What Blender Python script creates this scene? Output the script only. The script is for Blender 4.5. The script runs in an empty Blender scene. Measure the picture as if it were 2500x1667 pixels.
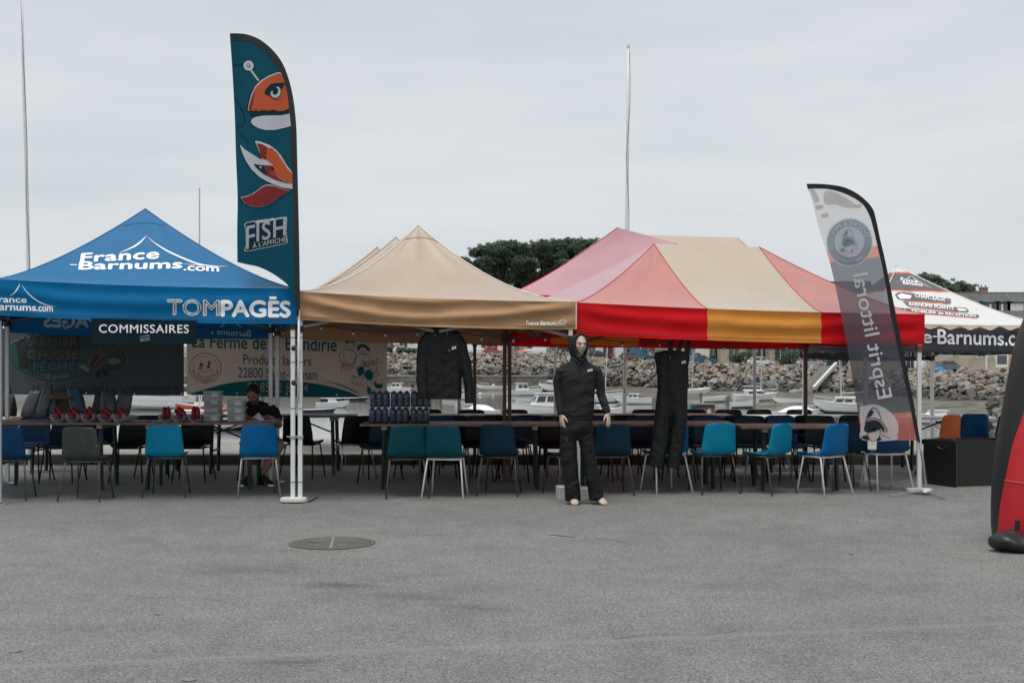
import bpy, bmesh, math, random
from mathutils import Vector, Matrix, noise
random.seed(7)
S = bpy.context.scene
COL = S.collection
R = math.radians
# ------------------------------------------------------------------ camera
F, CX, HY, CH = 3100.0, 1250.0, 870.0, 1.55      # focal length in photo pixels, principal column, horizon row, eye height
cam = bpy.data.objects.new('camera', bpy.data.cameras.new('camera'))
COL.objects.link(cam)
cam.location = (0, 0, CH); cam.rotation_euler = (R(90), 0, 0)
cam.data.sensor_width = 36.0; cam.data.lens = F / 2500 * 36.0
cam.data.shift_y = (HY - 833.5) / 2500
cam.data.clip_start = 0.1; cam.data.clip_end = 6000
S.camera = cam
# ------------------------------------------------------------------ sky: high overcast
world = bpy.data.worlds.new('World'); S.world = world; world.use_nodes = True
nt = world.node_tree; nt.nodes.clear()
wout = nt.nodes.new('ShaderNodeOutputWorld'); wbg = nt.nodes.new('ShaderNodeBackground')
sky = nt.nodes.new('ShaderNodeTexSky'); sky.sky_type = 'NISHITA'; sky.sun_disc = False
SUN_EL, SUN_AZ = 72.0, 205.0
sky.sun_elevation = R(SUN_EL); sky.sun_rotation = R(SUN_AZ); sky.dust_density = 3.0
tc = nt.nodes.new('ShaderNodeTexCoord'); mp = nt.nodes.new('ShaderNodeMapping')
mp.inputs['Scale'].default_value = (1.0, 1.0, 6.0)
nz = nt.nodes.new('ShaderNodeTexNoise'); nz.inputs['Scale'].default_value = 2.2; nz.inputs['Detail'].default_value = 5.0; nz.inputs['Roughness'].default_value = 0.55
cr = nt.nodes.new('ShaderNodeValToRGB')
cr.color_ramp.elements[0].position = 0.34; cr.color_ramp.elements[0].color = (6.15, 6.58, 6.92, 1)
cr.color_ramp.elements[1].position = 0.66; cr.color_ramp.elements[1].color = (7.2, 7.55, 7.78, 1)
mx = nt.nodes.new('ShaderNodeMix'); mx.data_type = 'RGBA'; mx.inputs[0].default_value = 0.93   # cloud deck over the clear sky
nt.links.new(tc.outputs['Generated'], mp.inputs['Vector']); nt.links.new(mp.outputs['Vector'], nz.inputs['Vector'])
nt.links.new(nz.outputs['Fac'], cr.inputs['Fac'])
nt.links.new(sky.outputs['Color'], mx.inputs[6]); nt.links.new(cr.outputs['Color'], mx.inputs[7])
nt.links.new(mx.outputs[2], wbg.inputs['Color']); wbg.inputs['Strength'].default_value = 0.065
nt.links.new(wbg.outputs['Background'], wout.inputs['Surface'])
sun = bpy.data.objects.new('sun', bpy.data.lights.new('sun', 'SUN')); COL.objects.link(sun)
sun.data.energy = 1.5; sun.data.angle = R(30); sun.data.color = (1.0, 0.97, 0.93)
_az = R(SUN_AZ); sd = Vector((math.sin(_az) * math.cos(R(SUN_EL)), math.cos(_az) * math.cos(R(SUN_EL)), math.sin(R(SUN_EL))))
sun.rotation_euler = sd.to_track_quat('Z', 'Y').to_euler(); sun.location = (0, 0, 30)
S.view_settings.view_transform = 'Standard'; S.view_settings.look = 'None'
S.view_settings.exposure = 0.7; S.view_settings.gamma = 1.0; S.view_settings.use_curve_mapping = False
S.render.engine = 'CYCLES'
S.cycles.max_bounces = 8; S.cycles.transparent_max_bounces = 10

# ------------------------------------------------------------------ helpers
def V(*a): return Vector(a)
def W(px, py, d): return Vector(((px - CX) / F * d, d, CH + (HY - py) / F * d))
def GX(px, d): return (px - CX) / F * d
def zy(py, d): return CH + (HY - py) / F * d
def proj(p): return (CX + F * p.x / p.y, HY - F * (p.z - CH) / p.y)
def lerp(a, b, t): return a + (b - a) * t

M = {}
def mat(name, col, rough=0.6, metal=0.0, var=0.12, vscale=6.0, bump=0.0, bscale=40.0, transl=0.0, alpha=1.0, spec=0.5, trans=0.0, tcol=None, coat=0.0, var2=None, sheen=0.0):
    m = bpy.data.materials.new(name); m.use_nodes = True
    n = m.node_tree.nodes; l = m.node_tree.links
    b = n['Principled BSDF']; out = n['Material Output']
    t = n.new('ShaderNodeTexCoord'); no = n.new('ShaderNodeTexNoise')
    no.inputs['Scale'].default_value = vscale; no.inputs['Detail'].default_value = 6; no.inputs['Roughness'].default_value = 0.65
    l.new(t.outputs['Object'], no.inputs['Vector'])
    r = n.new('ShaderNodeValToRGB'); r.color_ramp.elements[0].position = 0.3; r.color_ramp.elements[1].position = 0.7
    c0 = tuple(max(0, c * (1 - var)) for c in col); c1 = tuple(min(1, c * (1 + var)) for c in (var2 or col))
    r.color_ramp.elements[0].color = (*c0, 1); r.color_ramp.elements[1].color = (*c1, 1)
    l.new(no.outputs['Fac'], r.inputs['Fac']); l.new(r.outputs['Color'], b.inputs['Base Color'])
    b.inputs['Roughness'].default_value = rough; b.inputs['Metallic'].default_value = metal
    b.inputs['Specular IOR Level'].default_value = spec
    b.inputs['Coat Weight'].default_value = coat
    if trans: b.inputs['Transmission Weight'].default_value = trans
    if sheen: b.inputs['Sheen Weight'].default_value = sheen
    if bump:
        n2 = n.new('ShaderNodeTexNoise'); n2.inputs['Scale'].default_value = bscale; n2.inputs['Detail'].default_value = 5
        l.new(t.outputs['Object'], n2.inputs['Vector'])
        bp = n.new('ShaderNodeBump'); bp.inputs['Strength'].default_value = bump; bp.inputs['Distance'].default_value = 0.02
        l.new(n2.outputs['Fac'], bp.inputs['Height']); l.new(bp.outputs['Normal'], b.inputs['Normal'])
    sh = b.outputs[0]
    if transl:
        tr = n.new('ShaderNodeBsdfTranslucent'); ms = n.new('ShaderNodeMixShader'); ms.inputs[0].default_value = transl
        if tcol: tr.inputs['Color'].default_value = (*tcol, 1)
        else: l.new(r.outputs['Color'], tr.inputs['Color'])
        l.new(sh, ms.inputs[1]); l.new(tr.outputs[0], ms.inputs[2]); sh = ms.outputs[0]
    if alpha < 1:
        tp = n.new('ShaderNodeBsdfTransparent'); ms = n.new('ShaderNodeMixShader'); ms.inputs[0].default_value = alpha
        l.new(tp.outputs[0], ms.inputs[1]); l.new(sh, ms.inputs[2]); sh = ms.outputs[0]
    l.new(sh, out.inputs['Surface'])
    M[name] = m; return m

class MB:
    """collects shapes; build() links them as one mesh object"""
    def __init__(s): s.v = []; s.f = []; s.mi = []; s.cur = 0
    def add(s, vs, fs):
        o = len(s.v); s.v += [Vector(p) for p in vs]; s.f += [tuple(i + o for i in f) for f in fs]; s.mi += [s.cur] * len(fs); return s
    def box(s, c, size, rz=0.0, rot=None, taper=1.0):
        hx, hy, hz = [q / 2 for q in size]
        m = rot if rot is not None else Matrix.Rotation(rz, 3, 'Z')
        vs = []
        for z in (-hz, hz):
            k = taper if z > 0 else 1.0
            for x, y in ((-hx, -hy), (hx, -hy), (hx, hy), (-hx, hy)):
                vs.append(Vector(c) + m @ Vector((x * k, y * k, z)))
        return s.add(vs, [(3, 2, 1, 0), (4, 5, 6, 7), (0, 1, 5, 4), (1, 2, 6, 5), (2, 3, 7, 6), (3, 0, 4, 7)])
    def bar(s, p0, p1, w, h=None):
        p0 = Vector(p0); p1 = Vector(p1); h = h or w; d = p1 - p0
        q = d.to_track_quat('Z', 'Y').to_matrix()
        return s.box((p0 + p1) / 2, (w, h, d.length), rot=q)
    def tube(s, p0, p1, r0, r1=None, n=8, caps=True):
        return s.path([p0, p1], [r0, r0 if r1 is None else r1], n, caps)
    def path(s, pts, rad, n=8, caps=True, flat=1.0, up=None):
        pts = [Vector(p) for p in pts]
        if not hasattr(rad, '__len__'): rad = [rad] * len(pts)
        vs = []; fs = []; prev = None
        for i, p in enumerate(pts):
            d = (pts[min(i + 1, len(pts) - 1)] - pts[max(i - 1, 0)]).normalized()
            if prev is None:
                a = Vector(up) if up is not None else (Vector((0, 0, 1)) if abs(d.z) < 0.9 else Vector((0, 1, 0)))
                x = (a - d * a.dot(d)).normalized()
            else:
                x = (prev - d * prev.dot(d)).normalized()
            prev = x; y = d.cross(x)
            for k in range(n):
                t = 2 * math.pi * k / n
                vs.append(p + (x * math.cos(t) + y * math.sin(t) * flat) * rad[i])
        for i in range(len(pts) - 1):
            for k in range(n):
                fs.append((i * n + k, i * n + (k + 1) % n, (i + 1) * n + (k + 1) % n, (i + 1) * n + k))
        if caps:
            fs.append(tuple(range(n))[::-1]); fs.append(tuple(range((len(pts) - 1) * n, len(pts) * n)))
        return s.add(vs, fs)
    def rings(s, rings, caps=True, closed=True):
        n = len(rings[0]); vs = [p for r in rings for p in r]; fs = []
        for i in range(len(rings) - 1):
            for k in range(n if closed else n - 1):
                fs.append((i * n + k, i * n + (k + 1) % n, (i + 1) * n + (k + 1) % n, (i + 1) * n + k))
        if caps and closed:
            fs.append(tuple(range(n))[::-1]); fs.append(tuple(range((len(rings) - 1) * n, len(rings) * n)))
        return s.add(vs, fs)
    def ell(s, c, r, n=14, m=10, rot=None, fn=None):
        c = Vector(c); rings = []
        for i in range(1, m):
            ph = math.pi * i / m
            ring = []
            for k in range(n):
                t = 2 * math.pi * k / n
                p = Vector((math.sin(ph) * math.cos(t) * r[0], math.sin(ph) * math.sin(t) * r[1], -math.cos(ph) * r[2]))
                if fn: p = fn(p)
                if rot is not None: p = rot @ p
                ring.append(c + p)
            rings.append(ring)
        o = len(s.v); s.rings(rings, caps=False)
        bot = Vector((0, 0, -r[2])); top = Vector((0, 0, r[2]))
        if fn: bot = fn(bot); top = fn(top)
        if rot is not None: bot = rot @ bot; top = rot @ top
        a = len(s.v); s.v += [c + bot, c + top]
        for k in range(n):
            s.f.append((a, o + (k + 1) % n, o + k)); s.mi.append(s.cur)
            e = o + (m - 2) * n; s.f.append((a + 1, e + k, e + (k + 1) % n)); s.mi.append(s.cur)
        return s
    def grid(s, fn, nu, nv):
        vs = [fn(i / nu, j / nv) for j in range(nv + 1) for i in range(nu + 1)]
        fs = [(j * (nu + 1) + i, j * (nu + 1) + i + 1, (j + 1) * (nu + 1) + i + 1, (j + 1) * (nu + 1) + i) for j in range(nv) for i in range(nu)]
        return s.add(vs, fs)
    def poly_prism(s, pts, off):
        """flat polygon pts swept by vector off"""
        n = len(pts); off = Vector(off); a = [Vector(p) for p in pts]
        return s.add(a + [p + off for p in a], [tuple(range(n))[::-1], tuple(range(n, 2 * n))] + [(i, (i + 1) % n, (i + 1) % n + n, i + n) for i in range(n)])
    def mesh(s, name, mats, smooth=False, origin=None):
        me = bpy.data.meshes.new(name)
        o = Vector(origin) if origin is not None else Vector((0, 0, 0))
        me.from_pydata([p - o for p in s.v], [], s.f)
        for m in (mats if isinstance(mats, (list, tuple)) else [mats]): me.materials.append(M[m] if isinstance(m, str) else m)
        if isinstance(mats, (list, tuple)): me.polygons.foreach_set('material_index', s.mi)
        if smooth: me.polygons.foreach_set('use_smooth', [True] * len(me.polygons))
        me.update(); return me
    def build(s, name, mats, parent=None, smooth=False, world=True, bevel=0.0, solid=0.0, normals=False):
        org = parent.matrix_basis.translation if (parent is not None and world) else None
        if parent is not None and world and parent.parent is not None: org = org + parent.parent.matrix_basis.translation
        me = s.mesh(name, mats, smooth, org)
        if normals or solid or bevel:
            bm = bmesh.new(); bm.from_mesh(me)
            if normals: bmesh.ops.recalc_face_normals(bm, faces=bm.faces[:])
            if bevel: bmesh.ops.bevel(bm, geom=[e for e in bm.edges if len(e.link_faces) == 2 and e.calc_face_angle(0) > 0.6], offset=bevel, segments=2, affect='EDGES', profile=0.6)
            if solid: bmesh.ops.solidify(bm, geom=bm.faces[:], thickness=solid)
            bm.to_mesh(me); bm.free()
        return obj(name, me, parent)

def obj(name, me, parent=None):
    o = bpy.data.objects.new(name, me); COL.objects.link(o)
    if parent is not None: o.parent = parent
    return o
def tag(o, label=None, cat=None, group=None, kind=None):
    if label: o['label'] = label
    if cat: o['category'] = cat
    if group: o['group'] = group
    if kind: o['kind'] = kind
    return o
def thing(name, label, cat, loc=(0, 0, 0), rz=0.0, group=None):
    o = bpy.data.objects.new(name, None); COL.objects.link(o); o.empty_display_size = 0.1
    o.location = loc; o.rotation_euler = (0, 0, rz)
    return tag(o, label, cat, group)
def struct(o): o['kind'] = 'structure'; return o
def copy_tree(o, parent=None):
    c = o.copy(); COL.objects.link(c); c.parent = parent
    for ch in list(o.children): copy_tree(ch, c)
    return c
def remesh(name, mb, voxel, mats, parent=None, smooth_it=4, world=True, disp=None):
    """one continuous skin over overlapping closed shapes"""
    tmp = mb.build('tmp_shape', mats, None, normals=False)
    m = tmp.modifiers.new('r', 'REMESH'); m.mode = 'VOXEL'; m.voxel_size = voxel; m.use_smooth_shade = True
    if smooth_it:
        sm = tmp.modifiers.new('s', 'SMOOTH'); sm.factor = 0.5; sm.iterations = smooth_it
    dg = bpy.context.evaluated_depsgraph_get()
    me = bpy.data.meshes.new_from_object(tmp.evaluated_get(dg))
    old = tmp.data; bpy.data.objects.remove(tmp); bpy.data.meshes.remove(old)
    me.name = name
    if parent is not None and world:
        org = parent.matrix_basis.translation
        if disp:
            for v in me.vertices: v.co = disp(v.co)
        me.transform(Matrix.Translation(-org))
    return obj(name, me, parent)
def smooth_pts(pts, n=6, closed=False):
    """Catmull-Rom through pts"""
    out = []; P = [tuple(p) for p in pts]; N = len(P)
    rng = range(N) if closed else range(N - 1)
    g = (lambda i: P[i % N]) if closed else (lambda i: P[max(0, min(N - 1, i))])
    for i in rng:
        p0, p1, p2, p3 = g(i - 1), g(i), g(i + 1), g(i + 2)
        for k in range(n):
            t = k / n
            out.append(tuple(0.5 * (2 * b + (c - a) * t + (2 * a - 5 * b + 4 * c - d) * t * t + (3 * b - a - 3 * c + d) * t ** 3) for a, b, c, d in zip(p0, p1, p2, p3)))
    if not closed: out.append(P[-1])
    return out

# text -> flat 2d mesh normalised to its own bounding box
_tc = {}
def text2d(st, bold=0.0, outline=0.0, space=1.0):
    key = (st, outline, space)
    if key not in _tc: _tc[key] = _text2d(st, outline, space)
    vs, fs, w, h = _tc[key]
    out = []; fo = []     # heavier weights: the same glyphs laid again a hair to each side and a hair higher
    k = bold * 0.85
    for i, (dx, dy) in enumerate(((0, 0),) if bold <= 0 else ((-k, 0), (k, 0), (0, k), (0, -k))):
        o = len(out); out += [(x + dx / w, y + dy / h, 0.0003 * i) for x, y in vs]; fo += [tuple(q + o for q in f) for f in fs]
    return out, fo, w / h
def _text2d(st, outline, space):
    cu = bpy.data.curves.new('t', 'FONT'); cu.body = st; cu.size = 1.0; cu.resolution_u = 4; cu.space_character = space
    if outline: cu.fill_mode = 'NONE'; cu.bevel_depth = outline; cu.bevel_resolution = 0
    o = bpy.data.objects.new('t', cu); COL.objects.link(o)
    dg = bpy.context.evaluated_depsgraph_get(); me = bpy.data.meshes.new_from_object(o.evaluated_get(dg))
    vs = [(v.co.x, v.co.y) for v in me.vertices]; fs = [tuple(p.vertices) for p in me.polygons]
    bpy.data.objects.remove(o); bpy.data.curves.remove(cu); bpy.data.meshes.remove(me)
    x0 = min(v[0] for v in vs); x1 = max(v[0] for v in vs); y0 = min(v[1] for v in vs); y1 = max(v[1] for v in vs)
    return [((x - x0) / (x1 - x0), (y - y0) / (y1 - y0)) for x, y in vs], fs, x1 - x0, y1 - y0

class Art:
    """flat print laid on a surface; points are given on the photo's pixel grid of that surface"""
    def __init__(s, surf): s.v = []; s.f = []; s.surf = surf
    def raw(s, vs, fs):
        o = len(s.v); s.v += [(p[0], p[1], p[2] if len(p) > 2 else 0.0) for p in vs]; s.f += [tuple(i + o for i in f) for f in fs]
    def text(s, st, x0, x1, yt0, yb0, yt1=None, yb1=None, bold=0.02, shear=0.0, mirror=False, outline=0.0, space=1.0, arch=0.0):
        """text box: left edge x0 (rows yt0..yb0), right edge x1 (rows yt1..yb1)"""
        yt1 = yt0 if yt1 is None else yt1; yb1 = yb0 if yb1 is None else yb1
        vs, fs, ar = text2d(st, bold, outline, space); out = []
        for u, v, z in vs:
            if mirror: u = 1 - u
            y = lerp(lerp(yb0, yt0, v), lerp(yb1, yt1, v), u) - arch * 4 * u * (1 - u)
            out.append((lerp(x0, x1, u) + shear * v * abs(yb0 - yt0), y, z))
        s.raw(out, fs)
    def text_dir(s, st, ox, oy, dx, dy, ux, uy, bold=0.02, mirror=False):
        """baseline start (ox,oy), baseline vector (dx,dy), up vector (ux,uy)"""
        vs, fs, ar = text2d(st, bold)
        s.raw([(ox + dx * (1 - u if mirror else u) + ux * v, oy + dy * (1 - u if mirror else u) + uy * v, z) for u, v, z in vs], fs)
    def text_arc(s, st, cx, cy, r0, r1, a0, a1, bold=0.02, mirror=False):
        """text round a circle: baseline radius r0, cap radius r1, angles clockwise from up in degrees"""
        vs, fs, ar = text2d(st, bold, 0, 1.1); out = []
        for u, v, z in vs:
            a = R(lerp(a0, a1, u)); r = lerp(r0, r1, v)
            out.append((cx + (-1 if mirror else 1) * math.sin(a) * r, cy - math.cos(a) * r, z))
        s.raw(out, fs)
    def poly(s, pts): s.raw([tuple(p) for p in pts], [tuple(range(len(pts)))])
    def spoly(s, pts, n=5): s.poly(smooth_pts(pts, n, True))
    def ellipse(s, cx, cy, rx, ry, n=40, rot=0.0):
        c, q = math.cos(R(rot)), math.sin(R(rot))
        s.poly([(cx + math.cos(t) * rx * c - math.sin(t) * ry * q, cy + math.cos(t) * rx * q + math.sin(t) * ry * c) for t in [2 * math.pi * k / n for k in range(n)]])
    def stroke(s, pts, w, closed=False, taper=False):
        n = len(pts); vs = []
        ws = w if hasattr(w, '__len__') else [w] * n
        for i, p in enumerate(pts):
            a = pts[(i - 1) % n] if (closed or i > 0) else p; b = pts[(i + 1) % n] if (closed or i < n - 1) else p
            dx, dy = b[0] - a[0], b[1] - a[1]; L = math.hypot(dx, dy) or 1
            k = ws[i] / 2 * (math.sin(math.pi * (i + 0.15) / (n - 0.7)) if taper else 1)
            vs += [(p[0] - dy / L * k, p[1] + dx / L * k), (p[0] + dy / L * k, p[1] - dx / L * k)]
        fs = [(2 * i, 2 * i + 1, (2 * i + 3) % (2 * n), (2 * i + 2) % (2 * n)) for i in range(n if closed else n - 1)]
        s.raw(vs, fs)
    def ring(s, cx, cy, r, w, n=40, sy=1.0):
        s.stroke([(cx + math.cos(2 * math.pi * k / n) * r, cy + math.sin(2 * math.pi * k / n) * r * sy) for k in range(n)], w, True)
    def build(s, name, m, parent, off=0.006, maxlen=14.0):
        bm = bmesh.new()
        bv = [bm.verts.new(p) for p in s.v]
        for f in s.f:
            try: bm.faces.new([bv[i] for i in f])
            except ValueError: pass
        bmesh.ops.triangulate(bm, faces=bm.faces[:])
        for _ in range(3):
            long = [e for e in bm.edges if e.calc_length() > maxlen]
            if not long or len(bm.verts) > 60000: break
            bmesh.ops.subdivide_edges(bm, edges=long, cuts=1)
            bmesh.ops.triangulate(bm, faces=[f for f in bm.faces if len(f.verts) > 3])
        for v in bm.verts: v.co = s.surf(v.co.x, v.co.y, off + v.co.z)
        for f in bm.faces: f.smooth = True
        org = parent.matrix_basis.translation + (parent.parent.matrix_basis.translation if parent.parent else Vector((0, 0, 0)))
        for v in bm.verts: v.co -= org
        me = bpy.data.meshes.new(name); bm.to_mesh(me); bm.free(); me.materials.append(M[m])
        return obj(name, me, parent)

class Surf:
    """callable (px,py,off)->point on the surface fn(u,v) that shows at that pixel, lifted by off towards the eye"""
    def __init__(s, fn): s.fn = fn; s.last = (0.5, 0.5)
    def solve(s, px, py):
        u, v = s.last
        for it in range(12):
            a, b = proj(s.fn(u, v)); e0, e1 = px - a, py - b
            if abs(e0) + abs(e1) < 0.05: break
            h = 1e-3
            au, bu = proj(s.fn(u + h, v)); av, bv = proj(s.fn(u, v + h))
            j = ((au - a) / h, (av - a) / h, (bu - b) / h, (bv - b) / h)
            det = j[0] * j[3] - j[1] * j[2]
            if abs(det) < 1e-9: break
            du = (e0 * j[3] - j[1] * e1) / det; dv = (j[0] * e1 - j[2] * e0) / det
            u += max(-0.4, min(0.4, du)); v += max(-0.4, min(0.4, dv))
        s.last = (max(0.02, min(0.98, u)), max(0.02, min(0.98, v)))
        return u, v
    def __call__(s, px, py, off=0.0):
        u, v = s.solve(px, py); p = s.fn(u, v); h = 2e-3
        n = (s.fn(u + h, v) - s.fn(u - h, v)).cross(s.fn(u, v + h) - s.fn(u, v - h))
        if n.length < 1e-12: n = Vector((0, -1, 0))
        n.normalize()
        if n.dot(Vector((0, 0, CH)) - p) < 0: n = -n
        return p + n * off

# ------------------------------------------------------------------ materials
mat('alu_white', (0.72, 0.73, 0.72), 0.35, 0.15, var=0.05)
mat('alu_grey', (0.42, 0.43, 0.43), 0.35, 0.6, var=0.1)
mat('brown_metal', (0.10, 0.058, 0.05), 0.45, 0.2)
mat('frame_grey', (0.16, 0.16, 0.16), 0.5, 0.3)
mat('frame_red', (0.16, 0.05, 0.04), 0.5, 0.1)
mat('chrome', (0.62, 0.62, 0.62), 0.28, 0.85, var=0.15, vscale=20)
mat('chrome_dull', (0.16, 0.15, 0.14), 0.4, 0.75, var=0.3, vscale=20)
mat('chrome_highlit', (0.75, 0.76, 0.76), 0.35, 0.1)  # chrome legs with their bright highlights put into a near-white colour
mat('black_plastic', (0.012, 0.013, 0.014), 0.45)
mat('black_steel', (0.014, 0.015, 0.016), 0.4, 0.4)
mat('concrete', (0.42, 0.42, 0.40), 0.85, var=0.15, vscale=14, bump=0.3)
mat('weight_white', (0.60, 0.60, 0.57), 0.7, var=0.12, vscale=20, bump=0.2)
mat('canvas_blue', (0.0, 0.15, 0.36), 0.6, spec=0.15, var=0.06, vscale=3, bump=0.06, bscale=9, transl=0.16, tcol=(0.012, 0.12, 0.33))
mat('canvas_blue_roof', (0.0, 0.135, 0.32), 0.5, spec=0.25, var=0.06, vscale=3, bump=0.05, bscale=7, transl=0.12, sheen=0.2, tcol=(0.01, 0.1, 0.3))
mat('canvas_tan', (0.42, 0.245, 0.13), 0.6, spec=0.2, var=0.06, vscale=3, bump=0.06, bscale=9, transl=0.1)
mat('canvas_tan_skylit', (0.43, 0.335, 0.255), 0.45, var=0.09, vscale=2, bump=0.04, bscale=7, transl=0.06, sheen=0.4)  # tan cloth as on the valance, paled by painted-in sky light
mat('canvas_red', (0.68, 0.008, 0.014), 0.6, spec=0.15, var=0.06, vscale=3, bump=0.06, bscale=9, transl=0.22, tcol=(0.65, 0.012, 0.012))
mat('canvas_red_skylit', (0.56, 0.23, 0.20), 0.38, var=0.06, vscale=2, bump=0.03, bscale=7, transl=0.15, sheen=0.45, tcol=(0.6, 0.02, 0.015))  # red cloth; grazing sky sheen is mixed into the base colour
mat('canvas_red_skylit_pink', (0.55, 0.31, 0.345), 0.36, var=0.06, vscale=2, bump=0.03, bscale=7, transl=0.15, sheen=0.5, tcol=(0.6, 0.02, 0.015))  # same red cloth, its pink is stronger sky sheen painted in
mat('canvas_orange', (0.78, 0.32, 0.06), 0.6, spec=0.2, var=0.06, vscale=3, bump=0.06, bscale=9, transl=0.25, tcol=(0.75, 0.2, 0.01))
mat('canvas_orange_skylit', (0.54, 0.455, 0.355), 0.4, var=0.05, vscale=2, bump=0.03, bscale=7, transl=0.15, sheen=0.5, tcol=(0.8, 0.24, 0.015))  # orange cloth washed to cream by sky sheen put into the colour
mat('canvas_white', (0.78, 0.77, 0.76), 0.5, var=0.03, transl=0.2)
mat('canvas_black', (0.018, 0.021, 0.028), 0.55, var=0.1, bump=0.05)
mat('print_grey', (0.11, 0.10, 0.11), 0.55)
mat('print_orange', (0.72, 0.13, 0.05), 0.55)
mat('print_cream', (0.74, 0.60, 0.48), 0.55)
mat('print_white', (0.82, 0.83, 0.84), 0.55, var=0.03)
mat('print_ghost', (0.45, 0.52, 0.58), 0.55, var=0.05)
mat('print_ghost_blue', (0.05, 0.20, 0.40), 0.55, var=0.05)
mat('piping', (0.75, 0.68, 0.60), 0.5)
# ------------------------------------------------------------------ ground: asphalt quay
def asphalt_material():
    m = bpy.data.materials.new('asphalt'); m.use_nodes = True; M['asphalt'] = m
    n = m.node_tree.nodes; l = m.node_tree.links; b = n['Principled BSDF']
    t = n.new('ShaderNodeTexCoord')
    def noise_(scale, detail=4, rough=0.6):
        q = n.new('ShaderNodeTexNoise'); q.inputs['Scale'].default_value = scale; q.inputs['Detail'].default_value = detail; q.inputs['Roughness'].default_value = rough
        l.new(t.outputs['Object'], q.inputs['Vector']); return q
    def ramp(src, p0, c0, p1, c1):
        r = n.new('ShaderNodeValToRGB'); e = r.color_ramp.elements
        e[0].position = p0; e[0].color = (*c0, 1); e[1].position = p1; e[1].color = (*c1, 1); l.new(src, r.inputs['Fac']); return r
    def mix(a, b_, fac, mode='MIX'):
        q = n.new('ShaderNodeMix'); q.data_type = 'RGBA'; q.blend_type = mode
        if hasattr(fac, 'links'): l.new(fac, q.inputs[0])
        else: q.inputs[0].default_value = fac
        for s_, i in ((a, 6), (b_, 7)):
            if hasattr(s_, 'links'): l.new(s_, q.inputs[i])
            else: q.inputs[i].default_value = (*s_, 1)
        return q.outputs[2]
    big = ramp(noise_(0.35, 5).outputs['Fac'], 0.3, (0.182, 0.185, 0.179), 0.7, (0.230, 0.232, 0.224))
    mid = ramp(noise_(2.3, 6, 0.7).outputs['Fac'], 0.3, (0.82, 0.82, 0.82), 0.72, (1.1, 1.1, 1.1))
    c = mix(big.outputs['Color'], mid.outputs['Color'], 1.0, 'MULTIPLY')
    agg = n.new('ShaderNodeTexVoronoi'); agg.inputs['Scale'].default_value = 85; l.new(t.outputs['Object'], agg.inputs['Vector'])
    ag = ramp(agg.outputs['Color'], 0.1, (0.5, 0.5, 0.5), 0.95, (1.5, 1.5, 1.48))
    c = mix(c, ag.outputs['Color'], 0.7, 'MULTIPLY')
    pit = ramp(noise_(70, 4, 0.7).outputs['Fac'], 0.36, (0.42, 0.42, 0.41), 0.52, (1.06, 1.06, 1.06))
    c = mix(c, pit.outputs['Color'], 0.95, 'MULTIPLY')
    # bright chips of stone
    ch = n.new('ShaderNodeTexVoronoi'); ch.inputs['Scale'].default_value = 26; l.new(t.outputs['Object'], ch.inputs['Vector'])
    sp = n.new('ShaderNodeSeparateColor'); l.new(ch.outputs['Color'], sp.inputs[0])
    pick = ramp(sp.outputs[0], 0.93, (0, 0, 0), 0.95, (1, 1, 1)); near = ramp(ch.outputs['Distance'], 0.10, (1, 1, 1), 0.2, (0, 0, 0))
    msk = mix(pick.outputs['Color'], near.outputs['Color'], 1.0, 'MULTIPLY')
    c = mix(c, (0.40, 0.40, 0.39), msk)
    # oily stains, each a warped oval with its own place on the tarmac
    wob = noise_(7.0, 9, 0.85)
    def stain(c, x, y, rx, ry, rot, col, k, edge=0.5):
        mpn = n.new('ShaderNodeMapping'); mpn.vector_type = 'TEXTURE'
        mpn.inputs['Location'].default_value = (x, y, 0); mpn.inputs['Rotation'].default_value = (0, 0, rot); mpn.inputs['Scale'].default_value = (rx, ry, 50)
        l.new(t.outputs['Object'], mpn.inputs['Vector'])
        ln = n.new('ShaderNodeVectorMath'); ln.operation = 'LENGTH'; l.new(mpn.outputs['Vector'], ln.inputs[0])
        sc = n.new('ShaderNodeMath'); sc.operation = 'MULTIPLY'; l.new(ln.outputs['Value'], sc.inputs[0]); sc.inputs[1].default_value = 0.35
        ad = n.new('ShaderNodeMath'); ad.operation = 'MULTIPLY_ADD'; l.new(wob.outputs['Fac'], ad.inputs[0]); ad.inputs[1].default_value = 0.8; l.new(sc.outputs[0], ad.inputs[2])
        r = ramp(ad.outputs[0], 0.46, (k, k, k), 0.80, (0, 0, 0))
        return mix(c, col, r.outputs['Color'], 'MULTIPLY')
    for args in ((GX(840, 8.6), 8.6, 0.34, 0.13, -0.25, (0.45, 0.45, 0.45), 0.75), (GX(1010, 8.2), 8.2, 0.40, 0.12, -0.35, (0.5, 0.5, 0.5), 0.7), (GX(1150, 7.9), 7.85, 0.35, 0.10, -0.4, (0.6, 0.6, 0.6), 0.6),
                 (GX(560, 9.2), 9.2, 0.6, 0.2, 0.0, (0.68, 0.68, 0.68), 0.6), (GX(700, 6.4), 6.45, 0.25, 0.06, 0.1, (0.55, 0.55, 0.55), 0.6), (GX(1750, 8.6), 8.6, 0.9, 0.25, 0.1, (0.86, 0.86, 0.86), 0.6),
                 (GX(2000, 7.2), 7.2, 1.3, 0.3, 0.2, (0.88, 0.88, 0.88), 0.6), (GX(250, 7.3), 7.3, 1.0, 0.25, 0.2, (0.88, 0.88, 0.88), 0.6)):
        c = stain(c, *args)
    # worn pale wheel track
    wv = n.new('ShaderNodeMapping'); wv.vector_type = 'TEXTURE'; wv.inputs['Location'].default_value = (0.1, 6.85, 0); wv.inputs['Rotation'].default_value = (0, 0, 0.19); wv.inputs['Scale'].default_value = (6, 0.05, 50)
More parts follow.
